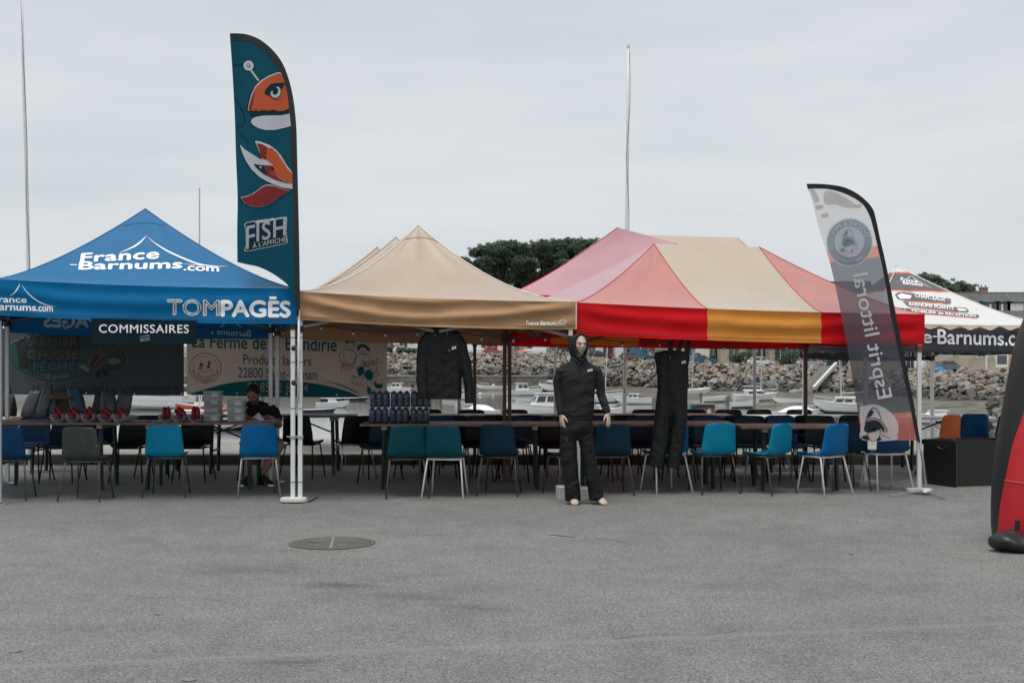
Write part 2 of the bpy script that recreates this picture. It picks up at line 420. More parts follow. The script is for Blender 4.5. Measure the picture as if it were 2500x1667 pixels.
    l.new(t.outputs['Object'], wv.inputs['Vector'])
    sx = n.new('ShaderNodeSeparateXYZ'); l.new(wv.outputs['Vector'], sx.inputs[0]); ab = n.new('ShaderNodeMath'); ab.operation = 'ABSOLUTE'; l.new(sx.outputs['Y'], ab.inputs[0])
    ad = n.new('ShaderNodeMath'); ad.operation = 'MULTIPLY_ADD'; l.new(wob.outputs['Fac'], ad.inputs[0]); ad.inputs[1].default_value = 0.7; a4 = n.new('ShaderNodeMath'); a4.operation = 'MULTIPLY'; l.new(ab.outputs[0], a4.inputs[0]); a4.inputs[1].default_value = 0.3; l.new(a4.outputs[0], ad.inputs[2])
    r = ramp(ad.outputs[0], 0.35, (0.5, 0.5, 0.5), 0.75, (0, 0, 0))
    c = mix(c, (0.235, 0.235, 0.23), r.outputs['Color'])
    l.new(c, b.inputs['Base Color']); b.inputs['Roughness'].default_value = 0.88; b.inputs['Specular IOR Level'].default_value = 0.35
    fine = noise_(120, 4, 0.7); bp = n.new('ShaderNodeBump'); bp.inputs['Strength'].default_value = 0.55; bp.inputs['Distance'].default_value = 0.01
    l.new(fine.outputs['Fac'], bp.inputs['Height']); bp2 = n.new('ShaderNodeBump'); bp2.inputs['Strength'].default_value = 0.35; bp2.inputs['Distance'].default_value = 0.006
    l.new(agg.outputs['Distance'], bp2.inputs['Height']); l.new(bp.outputs['Normal'], bp2.inputs['Normal']); l.new(bp2.outputs['Normal'], b.inputs['Normal'])
asphalt_material()
KERB_Y, EDGE_Y, KERB_Z = 18.15, 21.9, 0.14
g = MB(); g.add([(-60, -25, 0), (60, -25, 0), (60, KERB_Y + 0.05, 0), (-60, KERB_Y + 0.05, 0)], [(0, 1, 2, 3)])
ground = struct(g.build('asphalt_ground', 'asphalt'))
mat('crack_dark', (0.035, 0.035, 0.033), 0.95)
def crack(pts, w):
    a = MB(); P = [V(GX(px, 4805 / (py - HY)), 4805 / (py - HY), 0.004) for px, py in pts]
    vs = []
    for i, p in enumerate(P):
        d = (P[min(i + 1, len(P) - 1)] - P[max(0, i - 1)]).normalized(); q = V(-d.y, d.x, 0); k = w * (0.4 + 0.6 * random.random()) * (0.3 if i in (0, len(P) - 1) else 1)
        vs += [p + q * k, p - q * k]
    a.add(vs, [(2 * i, 2 * i + 1, 2 * i + 3, 2 * i + 2) for i in range(len(P) - 1)]); a.build('crack', 'crack_dark', ground)
for _c in ([(300, 1452), (380, 1460), (470, 1458), (560, 1470)], [(1500, 1560), (1590, 1548), (1700, 1552), (1800, 1540)], [(1850, 1290), (1930, 1296), (2010, 1294)], [(40, 1330), (120, 1336), (210, 1334)]): crack(smooth_pts(_c, 5), 0.003)
crack(smooth_pts([(1331, 1305), (1352, 1306), (1375, 1309), (1400, 1311), (1402, 1311)], 4), 0.012)
crack(smooth_pts([(1452, 1315), (1480, 1317), (1510, 1321), (1536, 1328)], 4), 0.006)
# raised quay platform with stone kerb
mat('quay_concrete', (0.26, 0.255, 0.235), 0.9, var=0.3, vscale=2.5, bump=0.4, bscale=30)
mat('kerb_stone', (0.06, 0.06, 0.056), 0.9, var=0.35, vscale=8, bump=0.4)
mat('quay_wall', (0.16, 0.15, 0.13), 0.9, var=0.3, vscale=3, bump=0.4)
mat('yellow_paint', (0.36, 0.27, 0.10), 0.8, var=0.3, vscale=5)
q = MB(); q.add([(-60, KERB_Y + 0.2, KERB_Z - 0.006), (60, KERB_Y + 0.2, KERB_Z - 0.006), (60, EDGE_Y, KERB_Z - 0.006), (-60, EDGE_Y, KERB_Z - 0.006), (-60, EDGE_Y, -7), (60, EDGE_Y, -7)], [(0, 1, 2, 3), (3, 2, 5, 4)])
quay = struct(q.build('quay_platform', ['quay_concrete', 'quay_wall']))
quay.data.polygons[1].material_index = 1
ks = MB(); ks.box((0, 0, 0), (1.17, 0.24, 0.24)); kme = None
for i in range(40):
    x = -23.4 + i * 1.2
    if kme is None:
        o = ks.build('kerb_stone', 'kerb_stone', quay, bevel=0.02); kme = o.data
    else: o = obj('kerb_stone', kme, quay)
    o.location = (x, KERB_Y + 0.12, KERB_Z - 0.12 + random.uniform(-0.004, 0.004)); o.rotation_euler = (0, 0, random.uniform(-0.006, 0.006))
y = MB()
for i in range(14): y.add([(-24 + i * 3.4, KERB_Y + 0.05, KERB_Z + 0.004 + 0.004), (-22 + i * 3.4, KERB_Y + 0.05, KERB_Z + 0.008), (-22 + i * 3.4, KERB_Y + 0.17, KERB_Z + 0.008), (-24 + i * 3.4, KERB_Y + 0.17, KERB_Z + 0.008)], [(0, 1, 2, 3)])
y.build('painted_line', 'yellow_paint', quay)

# ------------------------------------------------------------------ harbour: mud, water, far shore
WZ = -4.0
SHORE = [(-900, 232, -1.9), (500, 230, -1.9), (950, 224, -1.9), (1300, 220, -1.65), (1500, 211, -2.8), (1700, 191, -3.6), (1900, 181, -3.5), (2100, 175, -3.5), (2300, 150, -3.6), (2450, 141, -3.4), (2800, 128, -3.3), (3600, 118, -3.3)]
TOPY = [(-900, 858), (950, 862), (1300, 866), (1500, 876), (1700, 887), (1900, 894), (2100, 897), (2300, 906), (2450, 907), (3600, 912)]
def interp(tab, x, k=1):
    for a, b in zip(tab, tab[1:]):
        if x <= b[0]: return lerp(a[k], b[k], max(0, (x - a[0]) / (b[0] - a[0])))
    return tab[-1][k]
def shore(px): return interp(SHORE, px, 1), interp(SHORE, px, 2)
def mud_z(px, d):
    ds, zs = shore(px)
    zs = min(zs, -3.4)
    k = max(0.0, min(1.0, (px - 1250) / 900.0))
    fall = lerp(0.045, 0.009, min(1, k * 1.3))
    z = zs - max(0, ds - 8 - d) * fall
    z += 0.22 * noise.noise(V(GX(px, d) * 0.05, d * 0.16, 3.1)) + 0.10 * noise.noise(V(GX(px, d) * 0.15, d * 0.5, 9.7))
    return max(z, -7)
def mud_material():
    m = bpy.data.materials.new('mud'); m.use_nodes = True; M['mud'] = m
    n = m.node_tree.nodes; l = m.node_tree.links; b = n['Principled BSDF']
    t = n.new('ShaderNodeTexCoord'); mp_ = n.new('ShaderNodeMapping'); mp_.inputs['Scale'].default_value = (0.22, 0.30, 1.0); l.new(t.outputs['Object'], mp_.inputs['Vector'])
    a_ = n.new('ShaderNodeTexNoise'); a_.inputs['Scale'].default_value = 1.6; a_.inputs['Detail'].default_value = 9; a_.inputs['Roughness'].default_value = 0.72; l.new(mp_.outputs['Vector'], a_.inputs['Vector'])
    r = n.new('ShaderNodeValToRGB'); e = r.color_ramp.elements; e[0].position = 0.38; e[0].color = (0.026, 0.024, 0.015, 1); e[1].position = 0.70; e[1].color = (0.24, 0.215, 0.175, 1)
    k = e.new(0.50); k.color = (0.085, 0.070, 0.046, 1); k = e.new(0.60); k.color = (0.125, 0.104, 0.072, 1)
    l.new(a_.outputs['Fac'], r.inputs['Fac']); l.new(r.outputs['Color'], b.inputs['Base Color'])
    rr_ = n.new('ShaderNodeValToRGB'); rr_.color_ramp.elements[0].position = 0.3; rr_.color_ramp.elements[0].color = (0.8, 0.8, 0.8, 1); rr_.color_ramp.elements[1].position = 0.6; rr_.color_ramp.elements[1].color = (0.35, 0.35, 0.35, 1)
    l.new(a_.outputs['Fac'], rr_.inputs['Fac']); l.new(rr_.outputs['Color'], b.inputs['Roughness'])
    bp = n.new('ShaderNodeBump'); bp.inputs['Strength'].default_value = 0.8; bp.inputs['Distance'].default_value = 0.15; l.new(a_.outputs['Fac'], bp.inputs['Height']); l.new(bp.outputs['Normal'], b.inputs['Normal'])
mud_material()
a = MB(); NP, ND = 150, 110
def mudp(u, v):
    px = lerp(-700, 3300, u); d = lerp(58, 236, v ** 1.1); return V(GX(px, d), d, mud_z(px, d))
a.grid(mudp, NP, ND); struct(a.build('mudflat', 'mud', smooth=True))
wm = mat('harbour_water', (0.10, 0.11, 0.105), 0.06, var=0.1, bump=0.25, bscale=0.9, spec=0.6)
wn = wm.node_tree.nodes
for nn in wn:
    if nn.type == 'BUMP': nn.inputs['Distance'].default_value = 0.06
    if nn.type == 'TEX_NOISE' and abs(nn.inputs['Scale'].default_value - 0.9) < 1e-6: nn.inputs['Detail'].default_value = 3
a = MB(); a.add([(-400, EDGE_Y, WZ), (400, EDGE_Y, WZ), (400, 300, WZ), (-400, 300, WZ)], [(0, 1, 2, 3)]); struct(a.build('harbour_water', 'harbour_water'))
# land behind the rocks, road on top
mat('land', (0.16, 0.16, 0.13), 0.9, var=0.3, vscale=0.2)
mat('road', (0.13, 0.13, 0.128), 0.9, var=0.15, vscale=0.5)
def top_at(px):
    ds, zs = shore(px); d = ds + 9.0; return d, zy(interp(TOPY, px), d)
def landp(u, v):
    px = lerp(-900, 3600, u); d, z = top_at(px)
    if v < 0.04: return V(GX(px, d), d, z - 1.2)
    dd = d + (v - 0.04) / 0.96 * 420
    return V(GX(px, dd), dd, z - 0.25 + (v - 0.04) * 5.0)
a = MB(); a.grid(landp, 60, 24); struct(a.build('land', 'land', smooth=True))
def roadp(u, v):
    px = lerp(-900, 3600, u); d, z = top_at(px); dd = d + lerp(1.5, 9.5, v)
    return V(GX(px, dd), dd, z - 0.25 + (dd - d) / 420 * 0.96 * 5.0 + 0.06)
a = MB(); a.grid(roadp, 60, 2); struct(a.build('shore_road', 'road', smooth=True))
def road_pt(px, off=4.0):
    d, z = top_at(px); return V(GX(px, d + off), d + off, z - 0.25 + off / 420 * 4.8 + 0.07)

# rocks of the revetment
mat('rock_pale', (0.275, 0.255, 0.225), 0.9, var=0.25, vscale=1.5, bump=0.5, bscale=6)
mat('rock_tan', (0.235, 0.18, 0.13), 0.9, var=0.25, vscale=1.5, bump=0.5, bscale=6)
mat('rock_grey', (0.165, 0.158, 0.147), 0.9, var=0.25, vscale=1.5, bump=0.5, bscale=6)
mat('rock_wet', (0.075, 0.072, 0.058), 0.8, var=0.3, vscale=1.5, bump=0.5, bscale=6)
RM = ['rock_pale', 'rock_tan', 'rock_grey', 'rock_wet']
def rock_shape(seed):
    rr = random.Random(seed); bm = bmesh.new()
    sx, sy, sz = rr.uniform(0.8, 1.25), rr.uniform(0.7, 1.0), rr.uniform(0.5, 0.8)
    for _ in range(15):
        p = V(rr.gauss(0, 1), rr.gauss(0, 1), rr.gauss(0, 1)).normalized() * rr.uniform(0.8, 1.1)
        bm.verts.new((p.x * sx * 0.5, p.y * sy * 0.5, p.z * sz * 0.5))
    r = bmesh.ops.convex_hull(bm, input=bm.verts[:])
    bmesh.ops.delete(bm, geom=[v for v in bm.verts if not v.link_faces], context='VERTS')
    bm.verts.index_update()
    out = ([v.co.copy() for v in bm.verts], [tuple(v.index for v in f.verts) for f in bm.faces]); bm.free(); return out
ROCKS = [rock_shape(100 + i) for i in range(10)]
rock_me = {}
def rock_mesh(i, m):
    if (i, m) not in rock_me: rock_me[(i, m)] = MB().add(*ROCKS[i]).mesh('stone', m)
    return rock_me[(i, m)]
def pick_rock(rr, v):
    x = rr.random()
    if v < 0.22 + 0.1 * rr.random(): return 3 if x < 0.75 else 2
    if v < 0.5: return 2 if x < 0.5 else (0 if x < 0.8 else 1)
    return 0 if x < 0.5 else (1 if x < 0.75 else 2)
def rock_field(parent, n, where, size, seed, keep):
    """n rocks; the `keep` that show largest become stones of their own, the rest one mass"""
    rr = random.Random(seed); L = []
    for i in range(n):
        p, v = where(rr); s = size * rr.choice((0.55, 0.7, 0.85, 1.0, 1.2, 1.6)) * rr.uniform(0.85, 1.15)
        e = Matrix.Rotation(rr.uniform(0, 6.3), 3, 'Z') @ Matrix.Rotation(rr.uniform(-0.6, 0.6), 3, 'X')
        L.append((s / p.y, p, s, e, rr.randrange(10), pick_rock(rr, v)))
    vis = [r for r in L if -20 < proj(r[1])[0] < 2520]
    vis.sort(key=lambda r: -r[0]); big = set(id(r) for r in vis[:keep])
    rest = MB(); org = parent.location.copy()
    for r in L:
        _, p, s, e, k, m = r
        if id(r) in big:
            o = obj('stone', rock_mesh(k, RM[m]), parent); o.location = p - org; o.rotation_euler = e.to_euler(); o.scale = (s, s, s)
        else:
            rest.cur = m; rest.add([p + e @ (c * s) for c in ROCKS[k][0]], ROCKS[k][1])
    o = rest.build('stone_mass', RM, parent); o['kind'] = 'stuff'
rv = thing('rock_revetment', 'long bank of tumbled pale boulders along the far shore below the road', 'rock bank', (0, 190, -3))
def bankp(u, v):
    px = lerp(-900, 3600, u); ds, zs = shore(px); d, z = top_at(px)
    return V(GX(px, lerp(ds + 1.2, d + 1.2, v)), lerp(ds + 1.2, d + 1.2, v), lerp(zs - 0.6, z - 0.35, v))
a = MB(); a.grid(bankp, 80, 3); a.build('bank', 'rock_wet', rv)
def on_bank(rr):
    px = rr.uniform(860, 2560); v = rr.random() ** 0.95; ds, zs = shore(px); d, z = top_at(px)
    dd = lerp(ds, d, v); return V(GX(px, dd) + rr.uniform(-.3, .3), dd, lerp(zs - 0.15, z, v) + rr.uniform(-0.15, 0.2)), v
rock_field(rv, 3400, on_bank, 0.95, 11, 300)
# dark weedy rocks near on the right
rn = thing('dark_rock_pile', 'dark weed-covered rock slope rising at the right edge behind the black box', 'rock pile', (60, 80, -4))
def on_pile(rr):
    u = rr.random(); v = rr.random(); px = 2412 + 30 * (1 - v) * rr.random() + u * 170; d = lerp(74, 100, v)
    top = lerp(-3.9, -1.9, v) + max(0, px - 2430) * 0.012
    return V(GX(px, d), d, top + rr.uniform(-0.25, 0.25)), 0.05
rock_field(rn, 420, on_pile, 0.8, 12, 120)
# sea wall on the left
mat('wall_stone', (0.17, 0.155, 0.13), 0.9, var=0.35, vscale=1.0, bump=0.6, bscale=4)
sw = thing('sea_wall', 'low weathered stone harbour wall under the boulders left of centre', 'sea wall', (GX(1150, 219), 219, -4.5))
a = MB(); x = GX(300, 219)
wc = 0
while x < GX(1335, 217):
    Lb = random.uniform(1.0, 2.2)
    for r_ in range(3):
        a2 = MB(); h0 = -4.6 + r_ * 0.92; a2.box((x + Lb / 2 + (0.3 if r_ % 2 else 0), 218.6 + random.uniform(-.06, .06), h0 + 0.45), (Lb - 0.06, 1.6, 0.88))
        if proj(V(x, 218, -2))[0] > 930: a2.build('stone_block', 'wall_stone' if random.random() < 0.7 else 'rock_grey', sw)
        else: a.add(a2.v, a2.f)
    x += Lb
a.box(((GX(300, 219) + GX(1335, 217)) / 2, 219.2, -3.3), (GX(1335, 217) - GX(300, 219), 1.2, 2.7)); a.build('wall_core', 'wall_stone', sw)
a = MB(); a.box((GX(820, 219), 218.8, -1.82), (GX(1335, 217) - GX(300, 219), 2.2, 0.22)); a.build('coping', 'rock_pale', sw)
# ------------------------------------------------------------------ pop-up tents
EAVE_SAG = 0.022
def roof_fn(e0, e1, r0, r1, p, sag=0.03, seed=0, sr=(0.0, 1.0)):
    """sr: which stretch of the whole eave this panel spans"""
    def fn(s, t):
        a = e0.lerp(e1, s); b = r0.lerp(r1, s); tt = max(0.0, t)
        q = a.lerp(b, t); q.z = a.z + (b.z - a.z) * (tt ** p)
        k = max(0, s * (1 - s)) * max(0, t * (1 - t)); g = lerp(sr[0], sr[1], s)
        q.z -= sag * 12 * k + EAVE_SAG * 4 * g * (1 - g) * max(0, 1 - t) ** 2
        ed = min(1, 7 * max(0, min(s, 1 - s))) * min(1, 8 * max(0, t)) * min(1, 5 * max(0, 1 - t))
        q.z += ed * (0.018 * noise.noise(V(s * 4.5 + seed, t * 3, seed * 1.7)) + 0.010 * noise.noise(V(s * 13 + seed, t * 3.5 + s * 2, seed * 0.7)))
        return q
    return fn
def valance_fn(a, b, h, out, amp, sagf, seed, freq=1.6, h1=None):
    h1 = h if h1 is None else h1
    L = (b - a).length
    def fn(u, v):
        p = a.lerp(b, u); hh = lerp(h, h1, u); p.z -= hh * v + EAVE_SAG * 4 * u * (1 - u)
        e = math.sin(math.pi * max(0, min(1, v))) ** 0.6 * min(1, 8 * max(0, u)) ** 0.5 * min(1, 8 * max(0, 1 - u)) ** 0.5 if 0 < v < 1 and 0 < u < 1 else 0
        drape = 1 - (2 * u - 1) ** 2
        w = math.sin(2 * math.pi * (v * freq - sagf * drape + 0.35 * noise.noise(V(u * 2.2, seed, 0.3)))) * amp * e
        w += amp * 0.8 * noise.noise(V(u * L * 2.0, v * 2.5 + seed, seed)) * e + amp * 0.5 * noise.noise(V(u * L * 5, v * 3.5, seed + 5)) * e
        w = max(w, -0.014)
        bot = max(0, v) ** 3 * amp * 0.5 * math.sin(u * L * 3.1 + seed)
        q = p + out * (w + bot); q.z -= 0.012 * drape * v * 0.5
        return q
    return fn
def tent(label, legs, eave, ridge, p, vh, mroof, mval, group, leg_mats, corners=None, sag=0.02, amp=0.014, sagf=0.55, seed=0, seams=None, truss='frame_grey', feet=True, vseams=None, bands=None, bvh=None, bseams=None, pipe=None, skip_legs=()):
    """legs: FL FR BL BR (x,y); eave: heights; ridge: one apex or two ridge ends; seams: split of the front/back into striped panels"""
    FL, FR, BL, BR = [V(x, y, 0) for x, y in legs]
    c = (FL + FR + BL + BR) / 4
    root = thing('popup_tent', label, 'tent', (c.x, c.y, 0), 0, group)
    ov = 0.05
    E = []
    wd = (FR - FL).normalized(); dd_ = (BL - FL).normalized()
    for q, z, sw, sd_ in zip((FL, FR, BL, BR), eave, (-1, 1, -1, 1), (-1, -1, 1, 1)):
        e = q + wd * sw * 0.038 + dd_ * sd_ * ov; e.z = z; E.append(e)
    e0, e1, b0, b1 = E; r0 = V(*ridge[0]); r1 = V(*ridge[-1])
    surf = {}
    faces = {'front': (e0, e1, r0, r1), 'right': (e1, b1, r1, r1), 'back': (b1, b0, r1, r0), 'left': (b0, e0, r0, r0)}
    for side, (a, b, t0, t1) in faces.items():
        fn = roof_fn(a, b, t0, t1, p, sag, seed); surf[side] = Surf(fn)
        if bands and side in ('front', 'left', 'right'):
            for (ta, tb, m) in bands:
                MB().grid(lambda u, v: fn(u, lerp(ta, tb, v)), 16, max(2, int(24 * (tb - ta)))).build('roof_panel', m, root, smooth=True)
        elif seams and side in ('front', 'back'):
            sa, sb = seams; pa = a.lerp(b, sa if side == 'front' else 1 - sb); pb = a.lerp(b, sb if side == 'front' else 1 - sa)
            g1, g2 = (sa, sb) if side == 'front' else (1 - sb, 1 - sa)
            for q0, q1, w0, w1, m, sr in ((a, pa, t0, t0, mroof[0], (0, g1)), (pa, pb, t0, t1, mroof[1], (g1, g2)), (pb, b, t1, t1, mroof[0], (g2, 1))):
                f2 = roof_fn(q0, q1, w0, w1, p, sag * 0.6, seed, sr); MB().grid(f2, 14, 18).build('roof_panel', m, root, smooth=True)
        else:
            m = mroof[2] if (len(mroof) > 2 and side == 'left') else mroof[0]
            MB().grid(fn, 20, 20).build('roof_panel', m, root, smooth=True)
    if pipe:
        for a, t in ((e0, r0), (e1, r1)):
            fn = roof_fn(a, a, t, t, p, 0); MB().path([fn(0, k / 16) + V(0, 0, 0.004) for k in range(17)], 0.007, 6).build('hem_piping', pipe, root, smooth=True)
    seam_lines = [(e0, r0), (e1, r1)] if not pipe else []
    if seams: seam_lines += [(e0.lerp(e1, seams[0]), r0), (e0.lerp(e1, seams[1]), r1)]
    for q0, q1 in seam_lines:
        g0 = (q0 - e0).length / (e1 - e0).length; fn = roof_fn(q0, q0, q1, q1, p, 0, 0, (g0, g0)); MB().path([fn(0, k / 18) + V(0, -0.002, 0.003) for k in range(19)], 0.0034, 5).build('roof_seam', mval[0] if mval[0] != 'canvas_black' else 'piping', root, smooth=True)
    # valances
    vs = {}
    for side, (a, b, q) in {'front': (e0, e1, -1), 'right': (e1, b1, 1), 'back': (b0, b1, 1), 'left': (b0, e0, -1)}.items():
        d = (b - a).normalized(); out = V(d.y, -d.x, 0).normalized()
        if out.dot((a + b) / 2 - V(c.x, c.y, 0)) < 0: out = -out
        hh = vh if not (bvh and side == 'back') else bvh
        fn = valance_fn(a, b, hh, out, amp, sagf, seed + len(side)); vs[side] = Surf(fn)
        splits = [0, 1] if not (vseams and side in ('front', 'back')) else [0, *(bseams if bseams and side == 'back' else vseams), 1]
        for k in range(len(splits) - 1):
            m = mval[k % len(mval)] if len(splits) > 2 else mval[0]
            s0, s1 = splits[k], splits[k + 1]
            MB().grid(lambda u, v: fn(lerp(s0, s1, u), v), int(60 * (s1 - s0)) + 4, 14).build('valance', m, root, smooth=True)
        hem = MB().path([fn(k / 40, 1.0) for k in range(41)], 0.004, 4); hem.build('hem', mval[0], root)
        if side == 'front' and vh < 0.5: MB().path([fn(k / 60, 0.89) + out * 0.0015 for k in range(61)], 0.0018, 4).build('hem_stitching', 'hem_thread', root)
    # frame
    pts = [FL, FR, BL, BR]
    for i, q in enumerate(pts):
        if i in skip_legs: continue
        lm = leg_mats[i]; z1 = eave[i] - 0.04
        MB().box((q.x, q.y, (0.02 + z1) / 2), (0.046, 0.046, z1 - 0.02)).build('leg', lm, root, bevel=0.004)
        if feet: MB().box((q.x, q.y, 0.006), (0.17, 0.12, 0.012)).build('foot_plate', lm if lm != 'alu_white' else 'alu_grey', root)
        MB().box((q.x, q.y, z1 - 0.36), (0.062, 0.062, 0.07)).build('slider', 'black_plastic' if truss == 'frame_grey' else truss, root)
        MB().box((q.x, q.y, z1 - 0.02), (0.054, 0.054, 0.08)).build('corner_bracket', 'black_plastic' if truss == 'frame_grey' else truss, root)
    for (i, j) in ((0, 1), (2, 3), (0, 2), (1, 3)):
        a = pts[i].copy(); b = pts[j].copy(); a.z = eave[i] - 0.07; b.z = eave[j] - 0.07; n = 2 if (b - a).length < 3.3 else 4
        for k in range(n):
            for fl in (0, 1):
                s = a.lerp(b, (k + 0.02) / n); e = a.lerp(b, (k + 0.98) / n)
                if fl: s.z -= 0.3
                else: e.z -= 0.3
                MB().bar(s, e, 0.014, 0.028).build('truss_bar', truss, root)
    mids = [(FL + FR) / 2, (BL + BR) / 2, (FL + BL) / 2, (FR + BR) / 2]
    zc = sum(eave) / 4 - 0.2; hub = V(c.x, c.y, zc)
    for q in mids:
        q.z = zc - 0.05; MB().bar(q, V(hub.x, hub.y, zc + 0.22), 0.014, 0.028).build('truss_bar', truss, root)
    top = (r0 + r1) / 2
    MB().tube(V(c.x, c.y, zc + 0.15), V(top.x, top.y, top.z - 0.03), 0.018, n=8).build('centre_pole', truss, root)
    return root, surf, vs

mat('hem_thread', (0.10, 0.06, 0.05), 0.7)
blue_legs = [(-5.375, 13.3), (-2.328, 13.5), (-6.16, 15.5), (-2.973, 15.65)]
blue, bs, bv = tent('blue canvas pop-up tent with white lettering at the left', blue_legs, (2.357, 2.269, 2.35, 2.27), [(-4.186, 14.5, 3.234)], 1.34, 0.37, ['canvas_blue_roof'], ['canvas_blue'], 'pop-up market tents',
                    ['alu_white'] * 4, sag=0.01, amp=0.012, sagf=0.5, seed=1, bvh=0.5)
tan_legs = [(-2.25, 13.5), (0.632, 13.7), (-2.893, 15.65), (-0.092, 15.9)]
tan, ts, tv = tent('tan canvas pop-up tent at the front between the blue and the red tents', tan_legs, (2.238, 2.138, 2.24, 2.16), [(-1.086, 14.7, 3.07)], 1.75, 0.295, ['canvas_tan_skylit'], ['canvas_tan'], 'pop-up market tents',
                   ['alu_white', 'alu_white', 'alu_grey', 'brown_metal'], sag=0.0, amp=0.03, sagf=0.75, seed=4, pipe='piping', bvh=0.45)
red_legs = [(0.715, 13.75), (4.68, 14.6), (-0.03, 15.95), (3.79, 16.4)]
red, rs, rvv = tent('red and orange striped pop-up tent at the front', red_legs, (2.133, 2.035, 2.13, 2.05), [(1.679, 15.0, 2.88), (2.986, 15.35, 2.872)], 1.3, 0.345, ['canvas_red_skylit', 'canvas_orange_skylit', 'canvas_red_skylit_pink'], ['canvas_red', 'canvas_orange', 'canvas_red'], 'pop-up market tents',
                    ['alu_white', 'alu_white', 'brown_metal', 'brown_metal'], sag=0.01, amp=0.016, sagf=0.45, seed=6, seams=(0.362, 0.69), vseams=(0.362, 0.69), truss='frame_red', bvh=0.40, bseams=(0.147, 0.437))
tan2, _, _ = tent('tan pop-up tent just behind the front tan one, its peak showing left', [(-2.95, 15.78), (-0.16, 16.02), (-3.5, 17.85), (-0.75, 18.0)], (2.26, 2.2, 2.26, 2.2), [(-1.547, 16.95, 3.14)], 1.7, 0.3, ['canvas_tan_skylit'], ['canvas_tan'], 'pop-up market tents',
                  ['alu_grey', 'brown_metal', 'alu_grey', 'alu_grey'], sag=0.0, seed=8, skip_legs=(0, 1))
tan3, _, _ = tent('rearmost tan pop-up tent, lowest of the three stepped peaks', [(-3.56, 18.45), (-0.85, 18.5), (-4.1, 20.0), (-1.3, 20.15)], (2.3, 2.25, 2.3, 2.25), [(-2.03, 19.15, 3.2)], 1.7, 0.3, ['canvas_tan_skylit'], ['canvas_tan'], 'pop-up market tents',
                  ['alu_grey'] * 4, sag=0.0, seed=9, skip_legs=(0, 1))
tan4, _, _ = tent('tan pop-up tent standing behind the blue tent, seen under its roof', [(-6.22, 15.66), (-3.05, 15.8), (-6.75, 17.8), (-3.62, 17.85)], (2.3, 2.26, 2.3, 2.24), [(-4.95, 16.75, 3.05)], 1.7, 0.3, ['canvas_tan_skylit'], ['canvas_tan'], 'pop-up market tents',
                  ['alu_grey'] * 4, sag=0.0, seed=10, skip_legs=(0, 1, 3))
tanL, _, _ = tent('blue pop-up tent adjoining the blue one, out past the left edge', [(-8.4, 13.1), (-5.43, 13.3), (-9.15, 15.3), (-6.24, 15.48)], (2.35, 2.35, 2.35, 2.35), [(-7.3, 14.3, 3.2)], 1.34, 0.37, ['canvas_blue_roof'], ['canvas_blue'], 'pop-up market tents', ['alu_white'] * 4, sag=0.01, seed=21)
red2, _, _ = tent('red single-peaked tent, roof paled by sky sheen, behind the front striped one, at its left', [(-0.03, 16.1), (2.86, 16.45), (-0.53, 18.05), (2.4, 18.4)], (2.34, 2.32, 2.12, 2.10), [(1.415, 17.0, 3.275), (2.22, 17.25, 3.09)], 1.2, 0.4, ['canvas_red_skylit_pink'], ['canvas_red'], 'pop-up market tents',
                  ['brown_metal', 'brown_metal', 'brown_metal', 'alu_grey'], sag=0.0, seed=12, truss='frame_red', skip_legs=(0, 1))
red3, _, _ = tent('orange tent with sky-paled roof, rearmost behind the striped tents', [(1.1, 18.6), (4.38, 18.95), (0.7, 20.6), (4.0, 20.95)], (2.5, 2.48, 2.5, 2.48), [(1.83, 19.5, 3.42), (3.50, 19.7, 3.39)], 1.2, 0.35, ['canvas_orange_skylit'], ['canvas_orange'], 'pop-up market tents',
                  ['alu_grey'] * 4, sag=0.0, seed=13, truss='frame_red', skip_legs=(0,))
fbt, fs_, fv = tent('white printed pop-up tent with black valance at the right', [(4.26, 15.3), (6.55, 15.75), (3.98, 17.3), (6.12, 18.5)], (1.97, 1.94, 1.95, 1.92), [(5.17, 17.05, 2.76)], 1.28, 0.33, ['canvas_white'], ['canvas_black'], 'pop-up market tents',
                    ['alu_white'] * 4, sag=0.0, amp=0.006, sagf=0.2, seed=14, bvh=0.42, bands=[(0, 0.62, 'canvas_white'), (0.62, 0.64, 'print_orange'), (0.64, 0.9, 'print_grey'), (0.9, 0.92, 'print_orange'), (0.92, 1.0, 'canvas_white')], pipe='alu_white')
MB().tube(V(5.17, 17.05, 2.74), V(5.17, 17.05, 2.80), 0.03, 0.01, n=10).build('peak_cap', 'canvas_white', fbt)

def swoosh(a, left, right, w):
    a.stroke(smooth_pts(left, 6), w, taper=True); a.stroke(smooth_pts(right, 6), w, taper=True)
# blue tent lettering
a = Art(bs['front'])
a.text('France', 197, 386, 620, 641, 608, 632, bold=0.035, shear=0.15, space=1.05)
a.text('Barnums', 193, 443, 640, 659, 635, 656, bold=0.035, shear=0.15, space=1.02)
a.text('.com', 449, 534, 650, 661, 653, 664, bold=0.03)
swoosh(a, [(358, 576), (345, 590), (325, 604), (290, 619)], [(360, 579), (385, 599), (420, 619), (474, 642), (514, 650), (558, 651)], 4)
a.stroke([(171, 647), (188, 647.5)], 2); a.stroke([(446, 645), (480, 648), (516, 651)], 1.5, taper=True)
a.build('lettering', 'print_white', blue, 0.005)
a = Art(bs['front']); a.stroke(smooth_pts([(300, 552), (330, 546), (360, 545), (388, 548), (403, 553)], 5), 1.2); a.build('seam', 'canvas_blue', blue, 0.004)
a = Art(bv['front'])
a.text('France', -17, 65, 722, 738, 724, 739, bold=0.02); a.text('Barnums', -16, 88, 739, 757, 743, 759, bold=0.02); a.text('.com', 90, 129, 748, 760, 749, 761, bold=0.02)
